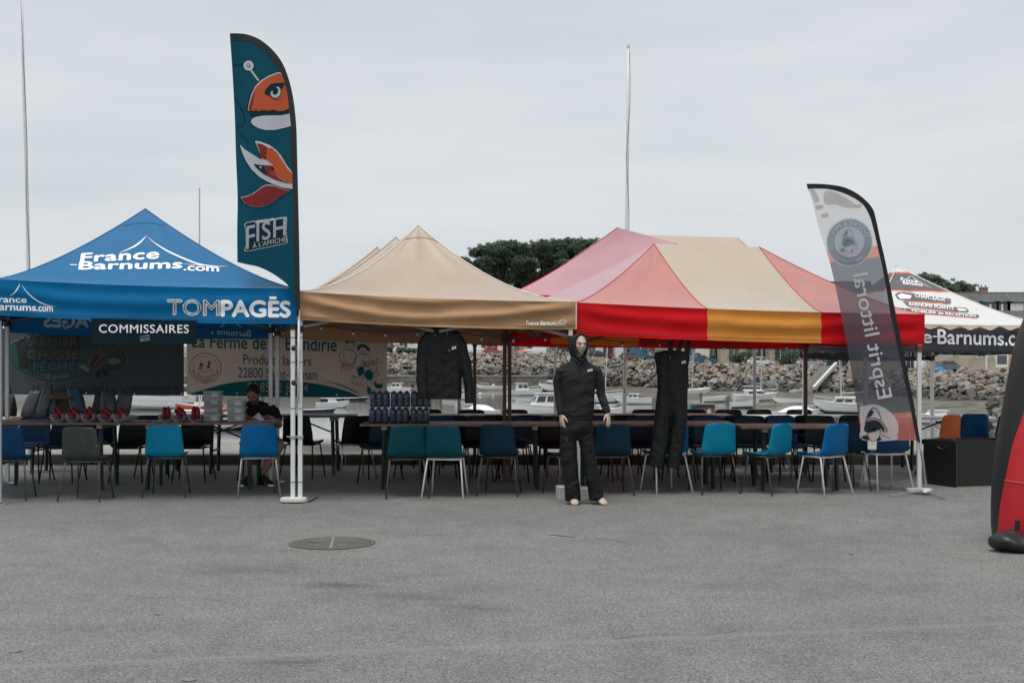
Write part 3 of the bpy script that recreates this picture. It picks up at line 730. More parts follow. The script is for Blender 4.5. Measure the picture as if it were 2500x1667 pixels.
swoosh(a, [(50, 691), (44, 703), (36, 714), (24, 722)], [(53, 694), (64, 711), (80, 726), (100, 739), (119, 746), (138, 748)], 3)
a.build('small_lettering', 'print_white', blue, 0.004)
a = Art(bv['front']); a.text('PAGES', 541, 708, 734, 772, 736, 774, bold=0.045); a.poly([(658, 724), (675, 724), (675, 731), (658, 731)])
a.build('lettering', 'print_white', blue, 0.004)
a = Art(bv['front']); a.text('TOM', 409, 536, 731, 769, 733, 772, outline=0.014); a.build('outlined_lettering', 'print_white', blue, 0.004)
a = Art(bv['back']); a.text('PAGES', 108, 236, 766, 798, 770, 800, bold=0.045, mirror=True); a.build('reversed_lettering', 'print_ghost', blue, 0.004)
a = Art(bv['back']); a.text('Barnums', 530, 612, 802, 816, 806, 822, mirror=True); swoosh(a, [(552, 784), (546, 792), (536, 800)], [(572, 784), (580, 792), (592, 800)], 3)
a.build('reversed_lettering', 'print_ghost', blue, 0.004)
# tan tent lettering
a = Art(tv['front']); a.text('France Barnums.com', 1285, 1382, 783, 793, 785, 795, bold=0.03); swoosh(a, [(1374, 779), (1370, 783), (1362, 787)], [(1375, 779), (1381, 785), (1391, 789)], 1.3); a.build('lettering', 'print_white', tan, 0.004)
a = Art(ts['front']); a.stroke(smooth_pts([(977, 587), (1000, 582), (1024, 580), (1050, 583), (1072, 592)], 5), 1.3); a.build('seam', 'canvas_tan', tan, 0.008)
# white printed tent
a = Art(fs_['front'])
a.text('France', 2199, 2240, 678, 686, 684, 692, bold=0.03); a.text('Barnums', 2204, 2252, 686, 694, 692, 700, bold=0.03); swoosh(a, [(2222, 673), (2219, 678), (2212, 682)], [(2223, 673), (2240, 687), (2275, 704)], 1.6)
a.build('lettering', 'print_white', fbt, 0.005)
a = Art(fs_['front'])
a.poly([(2185, 720), (2192, 714), (2206, 713), (2321, 730), (2322, 741), (2204, 733), (2192, 731)])
a.poly([(2203, 736), (2330, 750), (2358, 752), (2366, 760), (2360, 764), (2217, 748)]); a.poly([(2190, 756), (2197, 752), (2215, 753), (2390, 769), (2390, 776), (2215, 763), (2196, 762)])
a.build('printed_band', 'print_grey', fbt, 0.003)
a = Art(fs_['front']); a.text('CHAPITEAUX', 2234, 2308, 717, 726, 728, 737, bold=0.03); a.text('BARNUMS PLIANTS', 2219, 2328, 738.5, 746, 750, 757, bold=0.03); a.text('MOBILIER de RÉCEPTION', 2226, 2381, 754.5, 762, 768, 775, bold=0.03)
a.poly([(2190, 722), (2200, 717), (2226, 722), (2224, 730), (2198, 730)]); a.poly([(2335, 753), (2356, 755), (2360, 760), (2340, 759)]); a.poly([(2196, 756), (2210, 755), (2214, 760), (2198, 760)]); a.build('band_lettering', 'print_white', fbt, 0.005)
a = Art(fs_['front']); a.stroke([(2206, 734.5), (2320, 743)], 1.6); a.stroke([(2222, 749.5), (2340, 763)], 1.6); a.stroke([(2222, 764), (2385, 777.5)], 1.4); a.build('band_line', 'print_orange', fbt, 0.004)
a = Art(fv['front'])
a.text('France', 2128, 2274, 802, 833, 806, 837, bold=0.02); a.poly([(2277, 819), (2287, 819.3), (2287, 823.3), (2277, 823)]); a.text('Barnums', 2289, 2450, 804, 839, 808, 843, bold=0.02); a.text('.com', 2454, 2530, 818, 843, 820, 845, bold=0.02)
a.build('lettering', 'print_white', fbt, 0.004)
ey = lambda x: HY - (interp([(2050, 0), (2700, 0)], x) - 0) if False else 785.5 + (x - 2114) * 0.0225
def eave_row(x):
    s = fv['front']; u = 0.5
    for _ in range(20):
        p = s.fn(u, 0.001); e = x - proj(p)[0]; u += e / 560.0
        if abs(e) < 0.05: break
    return proj(s.fn(u, 0.001))[1]
xs = [2112 + k * 4 for k in range(107)]
a = Art(fv['front']); a.poly([(x, eave_row(x) + 0.4) for x in xs] + [(x, eave_row(x) + 7.5 + 4.5 * math.cos((x - 2270) / 49 * 2 * math.pi)) for x in reversed(xs)]); a.build('scalloped_edging', 'print_cream', fbt, 0.003)
a = Art(fv['back']); a.text('France-Barnums.com', 2140, 2430, 848, 869, 852, 873, mirror=True, bold=0.02); a.text('Location', 1945, 2060, 843, 858, 844, 859, mirror=True); a.build('reversed_lettering', 'print_ghost', fbt, 0.004)

# weights under the legs, straps and clamps on the legs
MB().path([tv['front'].fn(1.0, k / 6) + V(0.006, -0.006, 0) for k in range(7)], 0.007, 6).build('edge_tape', 'alu_white', tan)
mat('cable_black', (0.01, 0.01, 0.011), 0.6)
def weight(label, px, py, wpx, round_=True, h=0.045, m='weight_white', dy=0.0):
    d = 4805 / (py - HY); x = GX(px, d); r = wpx / 2 / F * d
    a = MB(); n = 24
    prof = [(1.0, 0.0), (1.03, 0.35), (1.0, 0.8), (0.93, 1.0)]
    a.rings([[V(x + math.copysign(abs(math.cos(t)) ** 0.75, math.cos(t)) * r * k, d + math.copysign(abs(math.sin(t)) ** 0.75, math.sin(t)) * r * 0.62 * k, 0.013 + h * z) for t in [2 * math.pi * i / n for i in range(n)]] for k, z in prof])
    o = a.build('tent_weight', m, None, smooth=False); tag(o, label, 'tent weight', 'weights on the tent feet'); return o
weight('flat white weight under the paired legs of blue and tan tents', 717, 1227, 64)
weight('round grey weight at the striped tent right leg, beside flag cross base', 2244, 1204, 62, m='concrete')
weight('pale weight under the printed tent leg behind the blue chair', 2114, 1183, 52, m='concrete')
for x, side in ((-2.328, blue), (-2.25, tan)):
    for pyy in (824, 884, 997, 1177):
        z = zy(pyy, 13.47); MB().box((x, 13.5, z), (0.051, 0.051, 0.007)).build('strap', 'cable_black', side)
for pyy in (1067,):
    for x, side in ((-2.328, blue), (-2.25, tan)):
        z = zy(pyy, 13.47); MB().box((x, 13.5, z), (0.062, 0.062, 0.034)).build('clamp', 'alu_grey', side, bevel=0.004)
        MB().tube(V(x - 0.02, 13.46, z), V(x - 0.055, 13.44, z + 0.01), 0.008).build('clamp_screw', 'alu_grey', side)
# concrete blocks at the shared leg by the mannequin
def block(label, px, py, wx, hy, dz, rz):
    d = 4805 / (py - HY); a = MB(); a.box((GX(px, d), d + wx[1] / 2, 0.0 + dz / 2), (wx[0], wx[1], dz), rz=rz)
    o = a.build('concrete_block', 'concrete', None, bevel=0.012); tag(o, label, 'concrete block', 'blocks weighing the tent leg')
block('grey concrete block behind the mannequin left foot', 1379, 1222, (0.16, 0.2), 0, 0.15, 0.15)
block('lower grey concrete block behind and between the mannequin feet', 1425, 1221, (0.17, 0.22), 0, 0.13, -0.2)

# ------------------------------------------------------------------ hung banners and sign
mat('banner_sand', (0.60, 0.49, 0.42), 0.55, var=0.04, bump=0.05, bscale=5, transl=0.25)
mat('banner_grey', (0.075, 0.088, 0.102), 0.6, var=0.15, vscale=1.5, bump=0.05, bscale=4, transl=0.05, spec=0.15)
mat('print_teal', (0.002, 0.16, 0.19), 0.6, spec=0.15)
mat('print_rust', (0.19, 0.055, 0.035), 0.55)
mat('print_dark', (0.008, 0.012, 0.012), 0.55)
mat('print_green', (0.008, 0.06, 0.05), 0.55, var=0.3, vscale=2)
mat('print_taupe', (0.11, 0.092, 0.08), 0.6, spec=0.15)
mat('print_midblue', (0.01, 0.09, 0.16), 0.55)
mat('print_lightgrey', (0.19, 0.205, 0.21), 0.6, spec=0.15)
mat('sign_navy', (0.002, 0.014, 0.022), 0.6, spec=0.12)
def banner(name, label, x0, x1, yt0, yb0, yt1, yb1, d0, d1, m, seed, amp=0.025):
    A, B, C, D = W(x0, yt0, d0), W(x1, yt1, d1), W(x0, yb0, d0), W(x1, yb1, d1)
    def fn(u, v):
        p = A.lerp(B, u).lerp(C.lerp(D, u), v); w = amp * (noise.noise(V(u * 3.0 + v * 1.5, v * 1.2 - u, seed)) + 0.5 * math.sin((u * 7 + v * 2.2) * 2.2)) * math.sin(math.pi * max(0, min(1, u)))
        p.y += w; p.z -= 0.02 * math.sin(math.pi * max(0, min(1, u))) * (1 - v); return p
    c = (C + D) / 2
    root = thing(name, label, 'banner', (c.x, c.y, c.z), 0, None)
    MB().grid(fn, 40, 14).build('sheet', m, root, smooth=True)
    s = Surf(fn)
    for u in (0.012, 0.25, 0.5, 0.75, 0.988):
        for v in (0.03, 0.97):
            p = fn(u, v); MB().tube(p + V(0, -0.008, 0), p + V(0, 0.004, 0), 0.014, n=8).build('eyelet', 'alu_white', root)
            if v < 0.5: MB().tube(p, p + V(0.0, 0.0, 0.14), 0.004, n=5).build('tie', 'cable_black', root)
    return root, s
ferme, sf = banner('farm_banner', 'sand coloured farm banner with teal lettering hung behind the seated man', 456, 945, 806, 963, 826, 969, 17.72, 17.75, 'banner_sand', 2.0)
a = Art(sf)
wave = [(460, 961)] + smooth_pts([(475, 958), (520, 944), (570, 933), (630, 928), (680, 927), (740, 932), (800, 942), (850, 956), (880, 969)], 5)
a.poly(wave + [(885, 970), (700, 969), (470, 964)]); a.build('printed_wave', 'print_teal', ferme, 0.004)
a = Art(sf)
a.text('La Ferme de la Blandirie', 470, 822, 818, 848, 824, 858, bold=0.012)
a.text('Produits laitiers', 594, 760, 865, 888, 870, 893, bold=0.004)
a.text('22800 Saint-Donan', 581, 773, 896, 921, 902, 927, bold=0.004)
a.stroke(smooth_pts([(785, 931), (815, 935), (845, 945), (872, 958), (880, 967)], 5), 3.2, taper=True)
# children, words and cow
st = lambda pts, w=1.3, n=4: a.stroke(smooth_pts(pts, n), w)
a.spoly([(843, 838), (846, 830), (856, 828), (865, 831), (866, 838), (858, 836), (850, 837)]); st([(845, 838), (846, 849), (854, 855), (862, 851), (865, 840)])
st([(833, 858), (846, 853), (860, 856), (868, 864), (870, 878)]); st([(833, 858), (828, 872), (833, 882), (843, 886)]); st([(838, 862), (840, 874), (846, 884)], 1)
a.spoly([(872, 850), (876, 842), (888, 840), (897, 845), (904, 852), (900, 858), (893, 850), (884, 848), (878, 852), (873, 856)]); st([(878, 852), (880, 860), (888, 865), (895, 860), (897, 850)])
st([(866, 884), (870, 870), (882, 863), (896, 866), (904, 876)]); st([(862, 874), (868, 884), (864, 878)], 1); st([(850, 849), (855, 851), (860, 848)], 1); st([(884, 857), (888, 860), (892, 857)], 1)
a.text('pour', 832, 866, 887, 902, 884, 898, bold=0.012, shear=0.25); a.text('eux!...', 886, 934, 878, 892, 871, 886, bold=0.012, shear=0.25); a.stroke([(829, 906), (868, 897)], 3, taper=True); a.stroke([(886, 895), (920, 889)], 1.5)
a.spoly([(874, 898), (884, 894), (890, 903), (886, 914), (876, 917), (873, 908)], 4); a.spoly([(890, 908), (902, 902), (911, 912), (909, 925), (899, 927), (890, 918)], 4); a.spoly([(914, 930), (924, 938), (935, 936), (932, 946), (922, 948), (914, 941)], 4); a.spoly([(897, 944), (904, 947), (906, 955), (902, 962), (897, 958)], 4)
st([(885, 895), (883, 886), (887, 880), (891, 890), (900, 898), (912, 902), (920, 896), (918, 906), (908, 910)]); st([(908, 914), (918, 908), (927, 909), (920, 917), (910, 917)]); st([(868, 898), (876, 896), (880, 904), (872, 904), (868, 898)])
st([(865, 914), (860, 920), (860, 932), (866, 938), (876, 940), (888, 938), (898, 930), (900, 922)]); st([(862, 916), (870, 920), (880, 918), (890, 922)]); st([(866, 932), (876, 936), (886, 932)]); st([(898, 938), (897, 946)]); st([(912, 928), (918, 936)]); st([(900, 922), (906, 932), (904, 944)])
a.ellipse(867, 922, 2, 1.6, 10); a.ellipse(884, 924, 2.4, 1.6, 10)
a.build('teal_print', 'print_teal', ferme, 0.006)
a = Art(sf)
cx, cy = 501.5, 898
a.stroke([(cx + math.cos(t) * (37 + 2.0 * abs(math.sin(t * 5))), cy + math.sin(t) * (35 + 2.0 * abs(math.sin(t * 5)))) for t in [2 * math.pi * k / 90 for k in range(90)]], 1.6, True)
for k in range(25):
    t = R(-200 + k * 220 / 24); a.ellipse(cx + math.cos(t) * 30, cy + math.sin(t) * 28, 1.2, 1.2, 8)
a.text_arc('ENVIRONNEMENTALE', cx, cy, 33, 27.5, 258, 102, bold=0.02); a.text_arc('HAUTE VALEUR', cx, cy, 25.5, 20, 240, 120, bold=0.02)
a.ellipse(492, 890, 4.6, 4.6, 16); a.ellipse(509, 895, 4.4, 3.6, 14); a.ellipse(489, 898, 4, 2.4, 12); a.spoly([(508, 880), (512, 884), (517, 882), (514, 887), (517, 890), (511, 888), (508, 891)], 3)
for k in range(9): a.stroke([(485 + k * 4, 899 + abs(k - 4) * 0.4), (482 + k * 5, 912 - abs(k - 4) * 1.4)], 1.1)
for k in range(10):
    t = 2 * math.pi * k / 10; a.stroke([(492 + math.cos(t) * 6, 890 + math.sin(t) * 6), (492 + math.cos(t) * 8.6, 890 + math.sin(t) * 8.6)], 0.9)
a.build('round_emblem', 'print_rust', ferme, 0.006)
a = Art(sf); a.text('06 85 32 89 04', 605, 752, 932, 955, 936, 959, bold=0.004); a.build('phone_number', 'banner_sand', ferme, 0.008)

armor, sa = banner('shop_banner', 'dark grey hunting and fishing shop banner with green oval at far left', -30, 449, 800, 962, 806, 966, 17.6, 17.7, 'banner_grey', 5.0)
a = Art(sa)
oval = smooth_pts([(28, 842), (70, 826), (130, 815), (200, 818), (262, 835), (300, 858), (306, 880), (290, 900), (240, 912), (180, 925), (140, 933), (95, 926), (50, 905), (24, 880)], 5, True)
a.poly([(130 + (x - 160) * 1.035 + 30, 875 + (y - 875) * 1.06) for x, y in oval]); a.build('oval_border', 'print_lightgrey', armor, 0.003)
a = Art(sa); a.poly([(130 + (x - 160) * 1.018 + 30, 875 + (y - 875) * 1.03) for x, y in oval]); a.build('oval_rim', 'print_dark', armor, 0.005)
a = Art(sa); a.poly(oval); a.build('green_oval', 'print_green', armor, 0.007)
a = Art(sa)
for tx, x0, x1, y0, y1 in (('ARMOR', 68, 196, 820, 848), ('CHASSE', 64, 196, 850, 880), ('PÊCHE', 78, 188, 876, 908)): a.text(tx, x0, x1, y0, y1, bold=0.09)
a.poly([(45, 868), (40, 842), (33, 836), (42, 838), (50, 828), (48, 842), (58, 830), (62, 818), (60, 838), (50, 852), (56, 866), (72, 872), (70, 900), (48, 898)])
a.build('letter_shadow', 'print_dark', armor, 0.009)
a = Art(sa); a.text('ARMOR', 72, 192, 823, 845, bold=0.03); a.text('CHASSE', 68, 192, 853, 877, bold=0.03); a.build('lettering', 'print_taupe', armor, 0.012)
a = Art(sa); a.text('PÊCHE', 82, 184, 879, 905, bold=0.03); a.build('blue_lettering', 'print_midblue', armor, 0.012)
a = Art(sa); a.text('TIR sportif', 100, 168, 914, 929, 912, 926, bold=0.01, shear=0.2); a.build('small_lettering', 'print_lightgrey', armor, 0.010)
a = Art(sa)
a.spoly([(262, 884), (272, 874), (290, 876), (296, 884), (286, 888), (276, 890)], 3); a.build('splash', 'print_lightgrey', armor, 0.010)
a = Art(sa); a.spoly([(194, 894), (206, 890), (218, 900), (214, 908), (204, 902)], 3); a.build('splash', 'print_lightgrey', armor, 0.010)
a = Art(sa); a.poly(smooth_pts([(212, 893), (214, 880), (224, 868), (240, 856), (254, 849), (262, 846), (259, 856), (268, 862), (266, 880), (252, 894), (234, 904), (218, 903)], 3, True)); a.build('fish_body', 'print_taupe', armor, 0.010)
a = Art(sa); a.spoly([(220, 892), (228, 876), (246, 862), (238, 876), (228, 892)], 4); a.stroke([(232, 898), (248, 880), (258, 870)], 2.5); a.stroke([(222, 900), (236, 892)], 2); a.poly([(234, 906), (246, 900), (244, 918), (236, 922)]); a.poly([(250, 898), (264, 906), (266, 918), (254, 914)]); a.ellipse(254, 856, 2.5, 2.5, 10)
a.text('SAINT-BRIEUC - TRÉMUSON - PLÉRIN • Tél. 02 96 78 71 70', 140, 434, 945, 956, 941, 952, bold=0.01); a.build('dark_print', 'print_dark', armor, 0.012)

d = 13.33
cs = W(352, 838, d); sign = thing('officials_sign', 'dark navy sign reading COMMISSAIRES hung under the blue tent valance', 'sign', (cs.x, cs.y, cs.z))
ssf = lambda px, py, off=0.0: W(px, py, d + (px - 352) * 0.0002) + V(0, -off, 0)
P = [ssf(223, 777), ssf(481, 783), ssf(481, 840), ssf(223, 838)]
MB().poly_prism(P, (0, 0.006, 0)).build('board', 'sign_navy', sign, normals=True)
a = Art(ssf); a.text('COMMISSAIRES', 242, 461, 792, 812, 793, 813, bold=0.012, space=1.08); a.build('lettering', 'print_white', sign, 0.003)
a = Art(ssf); a.poly([(342, 820), (365, 817), (366, 831), (343, 834)]); a.build('small_logo', 'print_lightgrey', sign, 0.003)
a = Art(ssf); a.text('FISH', 344, 364, 821, 828, 819, 826, bold=0.03); a.stroke([(345, 831), (364, 829)], 1); a.build('logo_lettering', 'sign_navy', sign, 0.005)

# ------------------------------------------------------------------ feather flags
def flag_mat(name, col, transl=0.3, alpha=1.0): mat(name, col, 0.6, spec=0.2, var=0.06, vscale=4, bump=0.05, bscale=8, transl=transl, alpha=alpha)
flag_mat('flag_teal', (0.0, 0.068, 0.105)); flag_mat('flag_tealdark', (0.004, 0.03, 0.045)); flag_mat('flag_orange', (0.60, 0.12, 0.045)); flag_mat('flag_red', (0.27, 0.03, 0.03)); flag_mat('flag_white', (0.62, 0.64, 0.68))
flag_mat('flag_greywhite', (0.46, 0.48, 0.53)); mat('flag_sleeve', (0.008, 0.009, 0.009), 0.7)
D1 = 13.36
def s1(px, py, off=0.0):
    w = 0.025 * math.sin((px - 560) / 26.0 + (py - 80) / 190.0) * max(0, min(1, (724 - px) / 120)) + 0.012 * noise.noise(V(px / 40, py / 130, 2))
    return W(px, py, D1 + w - off)
fb = W(727, 985, 13.42)
tf = thing('feather_flag', 'tall teal feather flag with orange fish between the blue and tan tents', 'flag', (fb.x, fb.y, fb.z), 0, 'feather flags')
outer = smooth_pts([(561, 82), (580, 82), (604, 85), (634, 97), (664, 121), (688, 152), (704, 190), (714, 230), (720, 270), (724, 320), (726, 400), (729, 520), (731, 620), (733, 756)], 5)
inner = smooth_pts([(563, 99), (580, 98), (602, 101), (626, 110), (650, 128), (674, 160), (688, 190), (698, 228), (704, 270), (709, 320), (712, 400), (716, 520), (718, 620), (722, 756)], 5)
left = smooth_pts([(561, 84), (567, 170), (573, 280), (576, 380), (580, 480), (579, 560), (579.5, 640)], 5)
bot = smooth_pts([(579.5, 640), (600, 645), (632, 652), (662, 666), (686, 682), (703, 697), (714, 722), (724, 752)], 5)
a = Art(s1); a.poly(left + bot[1:] + inner[::-1]); a.build('cloth', 'flag_teal', tf, 0.0, maxlen=22)
a = Art(s1); a.raw([p for q in zip(outer, inner) for p in q], [(2 * i, 2 * i + 1, 2 * i + 3, 2 * i + 2) for i in range(len(outer) - 1)]); a.build('sleeve', 'flag_sleeve', tf, 0.004, maxlen=22)
MB().path([s1((o[0] + i_[0]) / 2, (o[1] + i_[1]) / 2, -0.008) for o, i_ in zip(outer, inner)] + [W(727, 770, 13.40)], 0.012, 8).build('pole', 'black_plastic', tf, smooth=True)
MB().path([W(730, 752, 13.42), W(729, 870, 13.42), W(728, 985, 13.42)], 0.013, 8).build('lower_pole', 'alu_white', tf, smooth=True)
for pyy in (850, 934):
    p = W(718, pyy, 13.42); MB().ell(p + V(0, -0.03, 0), (0.026, 0.03, 0.03), 12, 8).build('clamp_knob', 'black_plastic', tf, smooth=True)
    MB().box(W(724, pyy, 13.45), (0.06, 0.03, 0.03)).build('clamp_jaw', 'alu_grey', tf)
A_ = lambda *pts: [(540 + x * 0.2167, 60 + y * 0.2167) for x, y in pts]
B_ = lambda *pts: [(540 + x * 0.2486, 330 + y * 0.2486) for x, y in pts]
grow = lambda pts, k: [(sum(p[0] for p in pts) / len(pts) + (x - sum(p[0] for p in pts) / len(pts)) * (1 + k), sum(p[1] for p in pts) / len(pts) + (y - sum(p[1] for p in pts) / len(pts)) * (1 + k * 0.8)) for x, y in pts]
head = A_((300, 975), (310, 900), (335, 800), (380, 700), (450, 630), (540, 575), (640, 537), (675, 548), (705, 630), (735, 740), (765, 950), (700, 975), (630, 978), (560, 955), (470, 935), (400, 938))
jaw = A_((332, 1100), (350, 1060), (400, 1040), (480, 1028), (580, 1025), (680, 1025), (770, 1005), (785, 1145), (700, 1170), (600, 1190), (500, 1190), (420, 1170), (360, 1135))
tail1 = B_((330, 55), (390, 65), (470, 95), (540, 145), (590, 205), (640, 290), (697, 365), (700, 530), (620, 500), (540, 470), (460, 425), (410, 290), (380, 180))
tail2 = B_((182, 92), (230, 140), (300, 185), (380, 235), (470, 285), (400, 292), (318, 282), (350, 340), (400, 400), (470, 440), (560, 470), (700, 490), (700, 530), (600, 515), (480, 470), (380, 415), (300, 340), (240, 250), (205, 170))
fin = B_((190, 612), (240, 600), (300, 580), (350, 545), (400, 505), (450, 485), (520, 492), (600, 525), (680, 545), (600, 590), (520, 650), (450, 690), (370, 708), (290, 700), (230, 670))
a = Art(s1)
mouth = A_((305, 985), (330, 962), (400, 938), (480, 935), (560, 955), (640, 978), (765, 952), (772, 1008), (680, 1028), (560, 1028), (420, 1040), (345, 1060))
for p in (head, jaw, tail1, tail2, fin): a.poly(grow(p, 0.085))
a.poly(mouth)
a.stroke(A_((125, 460), (240, 455)), 3); a.stroke(A_((150, 820), (205, 910), (255, 1010), (268, 1100), (240, 1145), (165, 1150)), 3); a.stroke(A_((165, 1190), (260, 1280), (310, 1340)), 2)
a.ellipse(*A_((308, 463))[0], 15, 15, 30); a.build('dark_outline', 'flag_tealdark', tf, 0.003, maxlen=20)
a = Art(s1); a.poly(head); a.poly(jaw); a.ring(*A_((308, 465))[0], 8.6, 7.5); a.ellipse(*A_((306, 463))[0], 3, 3, 14); a.stroke(A_((322, 500), (422, 635)), 4.2); a.poly(tail1); a.poly(tail2); a.poly(fin)
a.build('white_print', 'flag_white', tf, 0.005, maxlen=20)
a = Art(s1)
a.poly(A_((308, 975), (322, 900), (346, 806), (392, 706), (462, 640), (548, 588), (640, 552), (680, 560), (712, 640), (745, 780), (765, 950), (700, 972), (630, 976), (560, 953), (470, 933), (400, 936)))
a.build('orange_head', 'flag_orange', tf, 0.007, maxlen=20)
a = Art(s1); a.poly(B_((440, 122), (500, 130), (545, 170), (600, 250), (650, 330), (697, 380), (697, 478), (640, 460), (560, 410), (490, 340), (510, 295), (430, 230), (426, 165)))
a.build('orange_tail', 'flag_orange', tf, 0.007, maxlen=20)
a = Art(s1); a.poly(A_((306, 968), (318, 905), (345, 810), (385, 715), (360, 830), (345, 930), (340, 955))); a.build('red_cheek', 'flag_red', tf, 0.008, maxlen=20)
a = Art(s1)
a.poly(B_((350, 80), (400, 90), (450, 118), (430, 150), (424, 200), (440, 240), (420, 235), (390, 225), (375, 150)))
a.poly(B_((412, 295), (500, 300), (485, 340), (550, 410), (620, 455), (690, 480), (620, 468), (540, 442), (470, 410), (440, 360)))
a.build('red_tail', 'flag_red', tf, 0.008, maxlen=20)
a = Art(s1); a.poly(B_((196, 616), (250, 604), (310, 582), (360, 545), (410, 508), (450, 495), (520, 500), (600, 528), (672, 546), (600, 588), (520, 646), (450, 686), (370, 704), (290, 696), (235, 668)))
a.build('red_fin', 'flag_red', tf, 0.008, maxlen=20)
a = Art(s1); a.spoly(A_((487, 775), (520, 710), (570, 670), (640, 660), (715, 662), (720, 680), (670, 690), (678, 760), (660, 810), (610, 832), (560, 815)), 4); a.stroke(A_((560, 830), (620, 850), (680, 848)), 1.6, taper=True)
a.poly(B_((318, 284), (400, 296), (418, 300), (440, 360), (468, 405), (420, 385), (370, 345), (340, 315))); a.build('eye_socket', 'flag_tealdark', tf, 0.009, maxlen=20)
a = Art(s1); a.stroke(smooth_pts(A_((575, 750), (570, 790), (600, 810), (635, 800), (655, 765), (652, 725), (625, 705)), 5), [3 + 4 * math.sin(math.pi * k / 30) for k in range(31)]); a.build('eye_white', 'flag_white', tf, 0.011, maxlen=20)
a = Art(s1); a.poly(B_((370, 308), (395, 305), (392, 330))); a.build('tail_glint', 'flag_white', tf, 0.011, maxlen=20)
# FISH lettering plate
a = Art(s1); a.poly(B_((225, 880), (240, 860), (325, 840), (345, 858), (420, 845), (640, 803), (648, 825), (640, 960), (655, 1050), (640, 1065), (260, 1143), (225, 1135), (245, 1080), (240, 920))); a.build('logo_edge', 'flag_white', tf, 0.004)
a = Art(s1); a.poly(B_((233, 884), (244, 867), (322, 849), (342, 868), (422, 855), (632, 813), (640, 828), (633, 962), (646, 1048), (634, 1058), (262, 1135), (234, 1128), (254, 1080), (248, 922))); a.build('logo_ground', 'flag_tealdark', tf, 0.006)
a = Art(s1)
fx = lambda x, y: B_((x, y))[0]
def T(st, x0, x1, t0, b0, t1, b1, **k):
    (X0, T0), (_, B0) = fx(x0, t0), fx(x0, b0); (X1, T1), (_, B1) = fx(x1, t1), fx(x1, b1); a.text(st, X0, X1, T0, B0, T1, B1, **k)
T('F', 250, 332, 895, 1122, 878, 1100, bold=0.0); T('ISH', 350, 632, 868, 1045, 815, 985, bold=0.02, space=1.1); T("À L'AFFICHE", 308, 640, 1056, 1112, 985, 1042, bold=0.02)
a.build('logo_lettering', 'flag_greywhite', tf, 0.009)

# slate grey flag on cross base
for nm, c in (('dk_slate', (0.14, 0.165, 0.205)), ('dk_sand', (0.70, 0.70, 0.69)), ('dk_rock', (0.26, 0.24, 0.23)), ('dk_beach', (0.50, 0.485, 0.47)), ('dk_pink', (0.80, 0.27, 0.21)), ('dk_blue', (0.36, 0.47, 0.55)), ('dk_white', (0.84, 0.85, 0.87)), ('dk_line', (0.05, 0.06, 0.08)), ('dk_letter', (0.86, 0.87, 0.89))): flag_mat(nm, c, 0.7 if nm == 'dk_slate' else 0.55, 0.80 if nm == 'dk_slate' else (0.62 if nm in ('dk_sand', 'dk_beach') else 0.82 if nm in ('dk_blue', 'dk_pink') else 1.0))
def s2(px, py, off=0.0):
    t = (py - 450) / 650.0; D = lerp(13.95, 14.15, t)
    w = 0.02 * math.sin((px - py * 0.25) / 14.0 + py / 160) * max(0, min(1, (lerp(2120, 2240, t) - px) / 70)) + 0.012 * noise.noise(V(px / 25, py / 110, 7))
    return W(px, py, D + w - off)
base = V(GX(2261, 14.2), 14.2, 0)
df = thing('feather_flag', 'leaning slate grey feather flag with reversed white lettering on a cross base', 'flag', base, 0, 'feather flags')
Lf = [(1970, 452), (1985, 500), (2000, 560), (2017, 612), (2026, 640), (2040, 700), (2066, 830), (2087, 960), (2105, 1075)]
Rf = [(1972, 461), (2022, 462), (2067, 475), (2104, 497), (2122, 525), (2132, 557), (2144, 609), (2159, 679), (2175, 771), (2187, 826), (2204, 906), (2222, 993), (2238, 1075)]
Of = [(1969, 449), (2010, 449.5), (2059.5, 457), (2099, 477), (2129, 507), (2139, 537), (2149, 584), (2162, 640), (2180, 730), (2197, 815), (2214, 900), (2232, 990), (2247, 1080)]
xl = lambda y: interp([(b, a_) for a_, b in Lf], y); xr = lambda y: interp([(b, a_) for a_, b in Rf[3:]], y)
def slab(y0, y1, y0r=None, y1r=None):
    y0r = y0 if y0r is None else y0r; y1r = y1 if y1r is None else y1r
    n = 8; return [(xl(lerp(y0, y1, k / n)), lerp(y0, y1, k / n)) for k in range(n + 1)] + [(xr(lerp(y1r, y0r, k / n)), lerp(y1r, y0r, k / n)) for k in range(n + 1)]
a = Art(s2); tl = smooth_pts(Lf[:4], 4); tr = [p for p in smooth_pts(Rf, 4) if p[1] < 598]; a.poly(tl + [(xr(600), 600)] + tr[::-1]); a.build('beach_print', 'dk_sand', df, 0.0, maxlen=22)
a = Art(s2); a.poly(slab(612, 640, 600, 628)); a.build('pink_stripe', 'dk_pink', df, 0.0, maxlen=22)
a = Art(s2); q = slab(1012, 1075, 1006, 1075); a.poly(q); a.build('pink_band', 'dk_pink', df, 0.0, maxlen=22)
a = Art(s2); a.poly(slab(640, 1012, 628, 1006)); a.build('slate_cloth', 'dk_slate', df, 0.0, maxlen=22)
a = Art(s2); sO = smooth_pts(Of, 5); sR = smooth_pts(Rf, 5); a.raw([p for q in zip(sO, sR) for p in q], [(2 * i, 2 * i + 1, 2 * i + 3, 2 * i + 2) for i in range(len(sO) - 1)]); a.build('sleeve', 'flag_sleeve', df, 0.004, maxlen=22)
pole = [s2((o[0] + i_[0]) / 2, (o[1] + i_[1]) / 2, -0.01) for o, i_ in zip(sO, sR)]
MB().path(pole, 0.011, 8).build('pole', 'black_plastic', df, smooth=True)
MB().path([pole[-1] + V(0, 0, 0.05), W(2251, 1112, 14.18), W(2261, 1185, 14.2)], [0.013, 0.016, 0.017], 8).build('lower_pole', 'alu_grey', df, smooth=True)
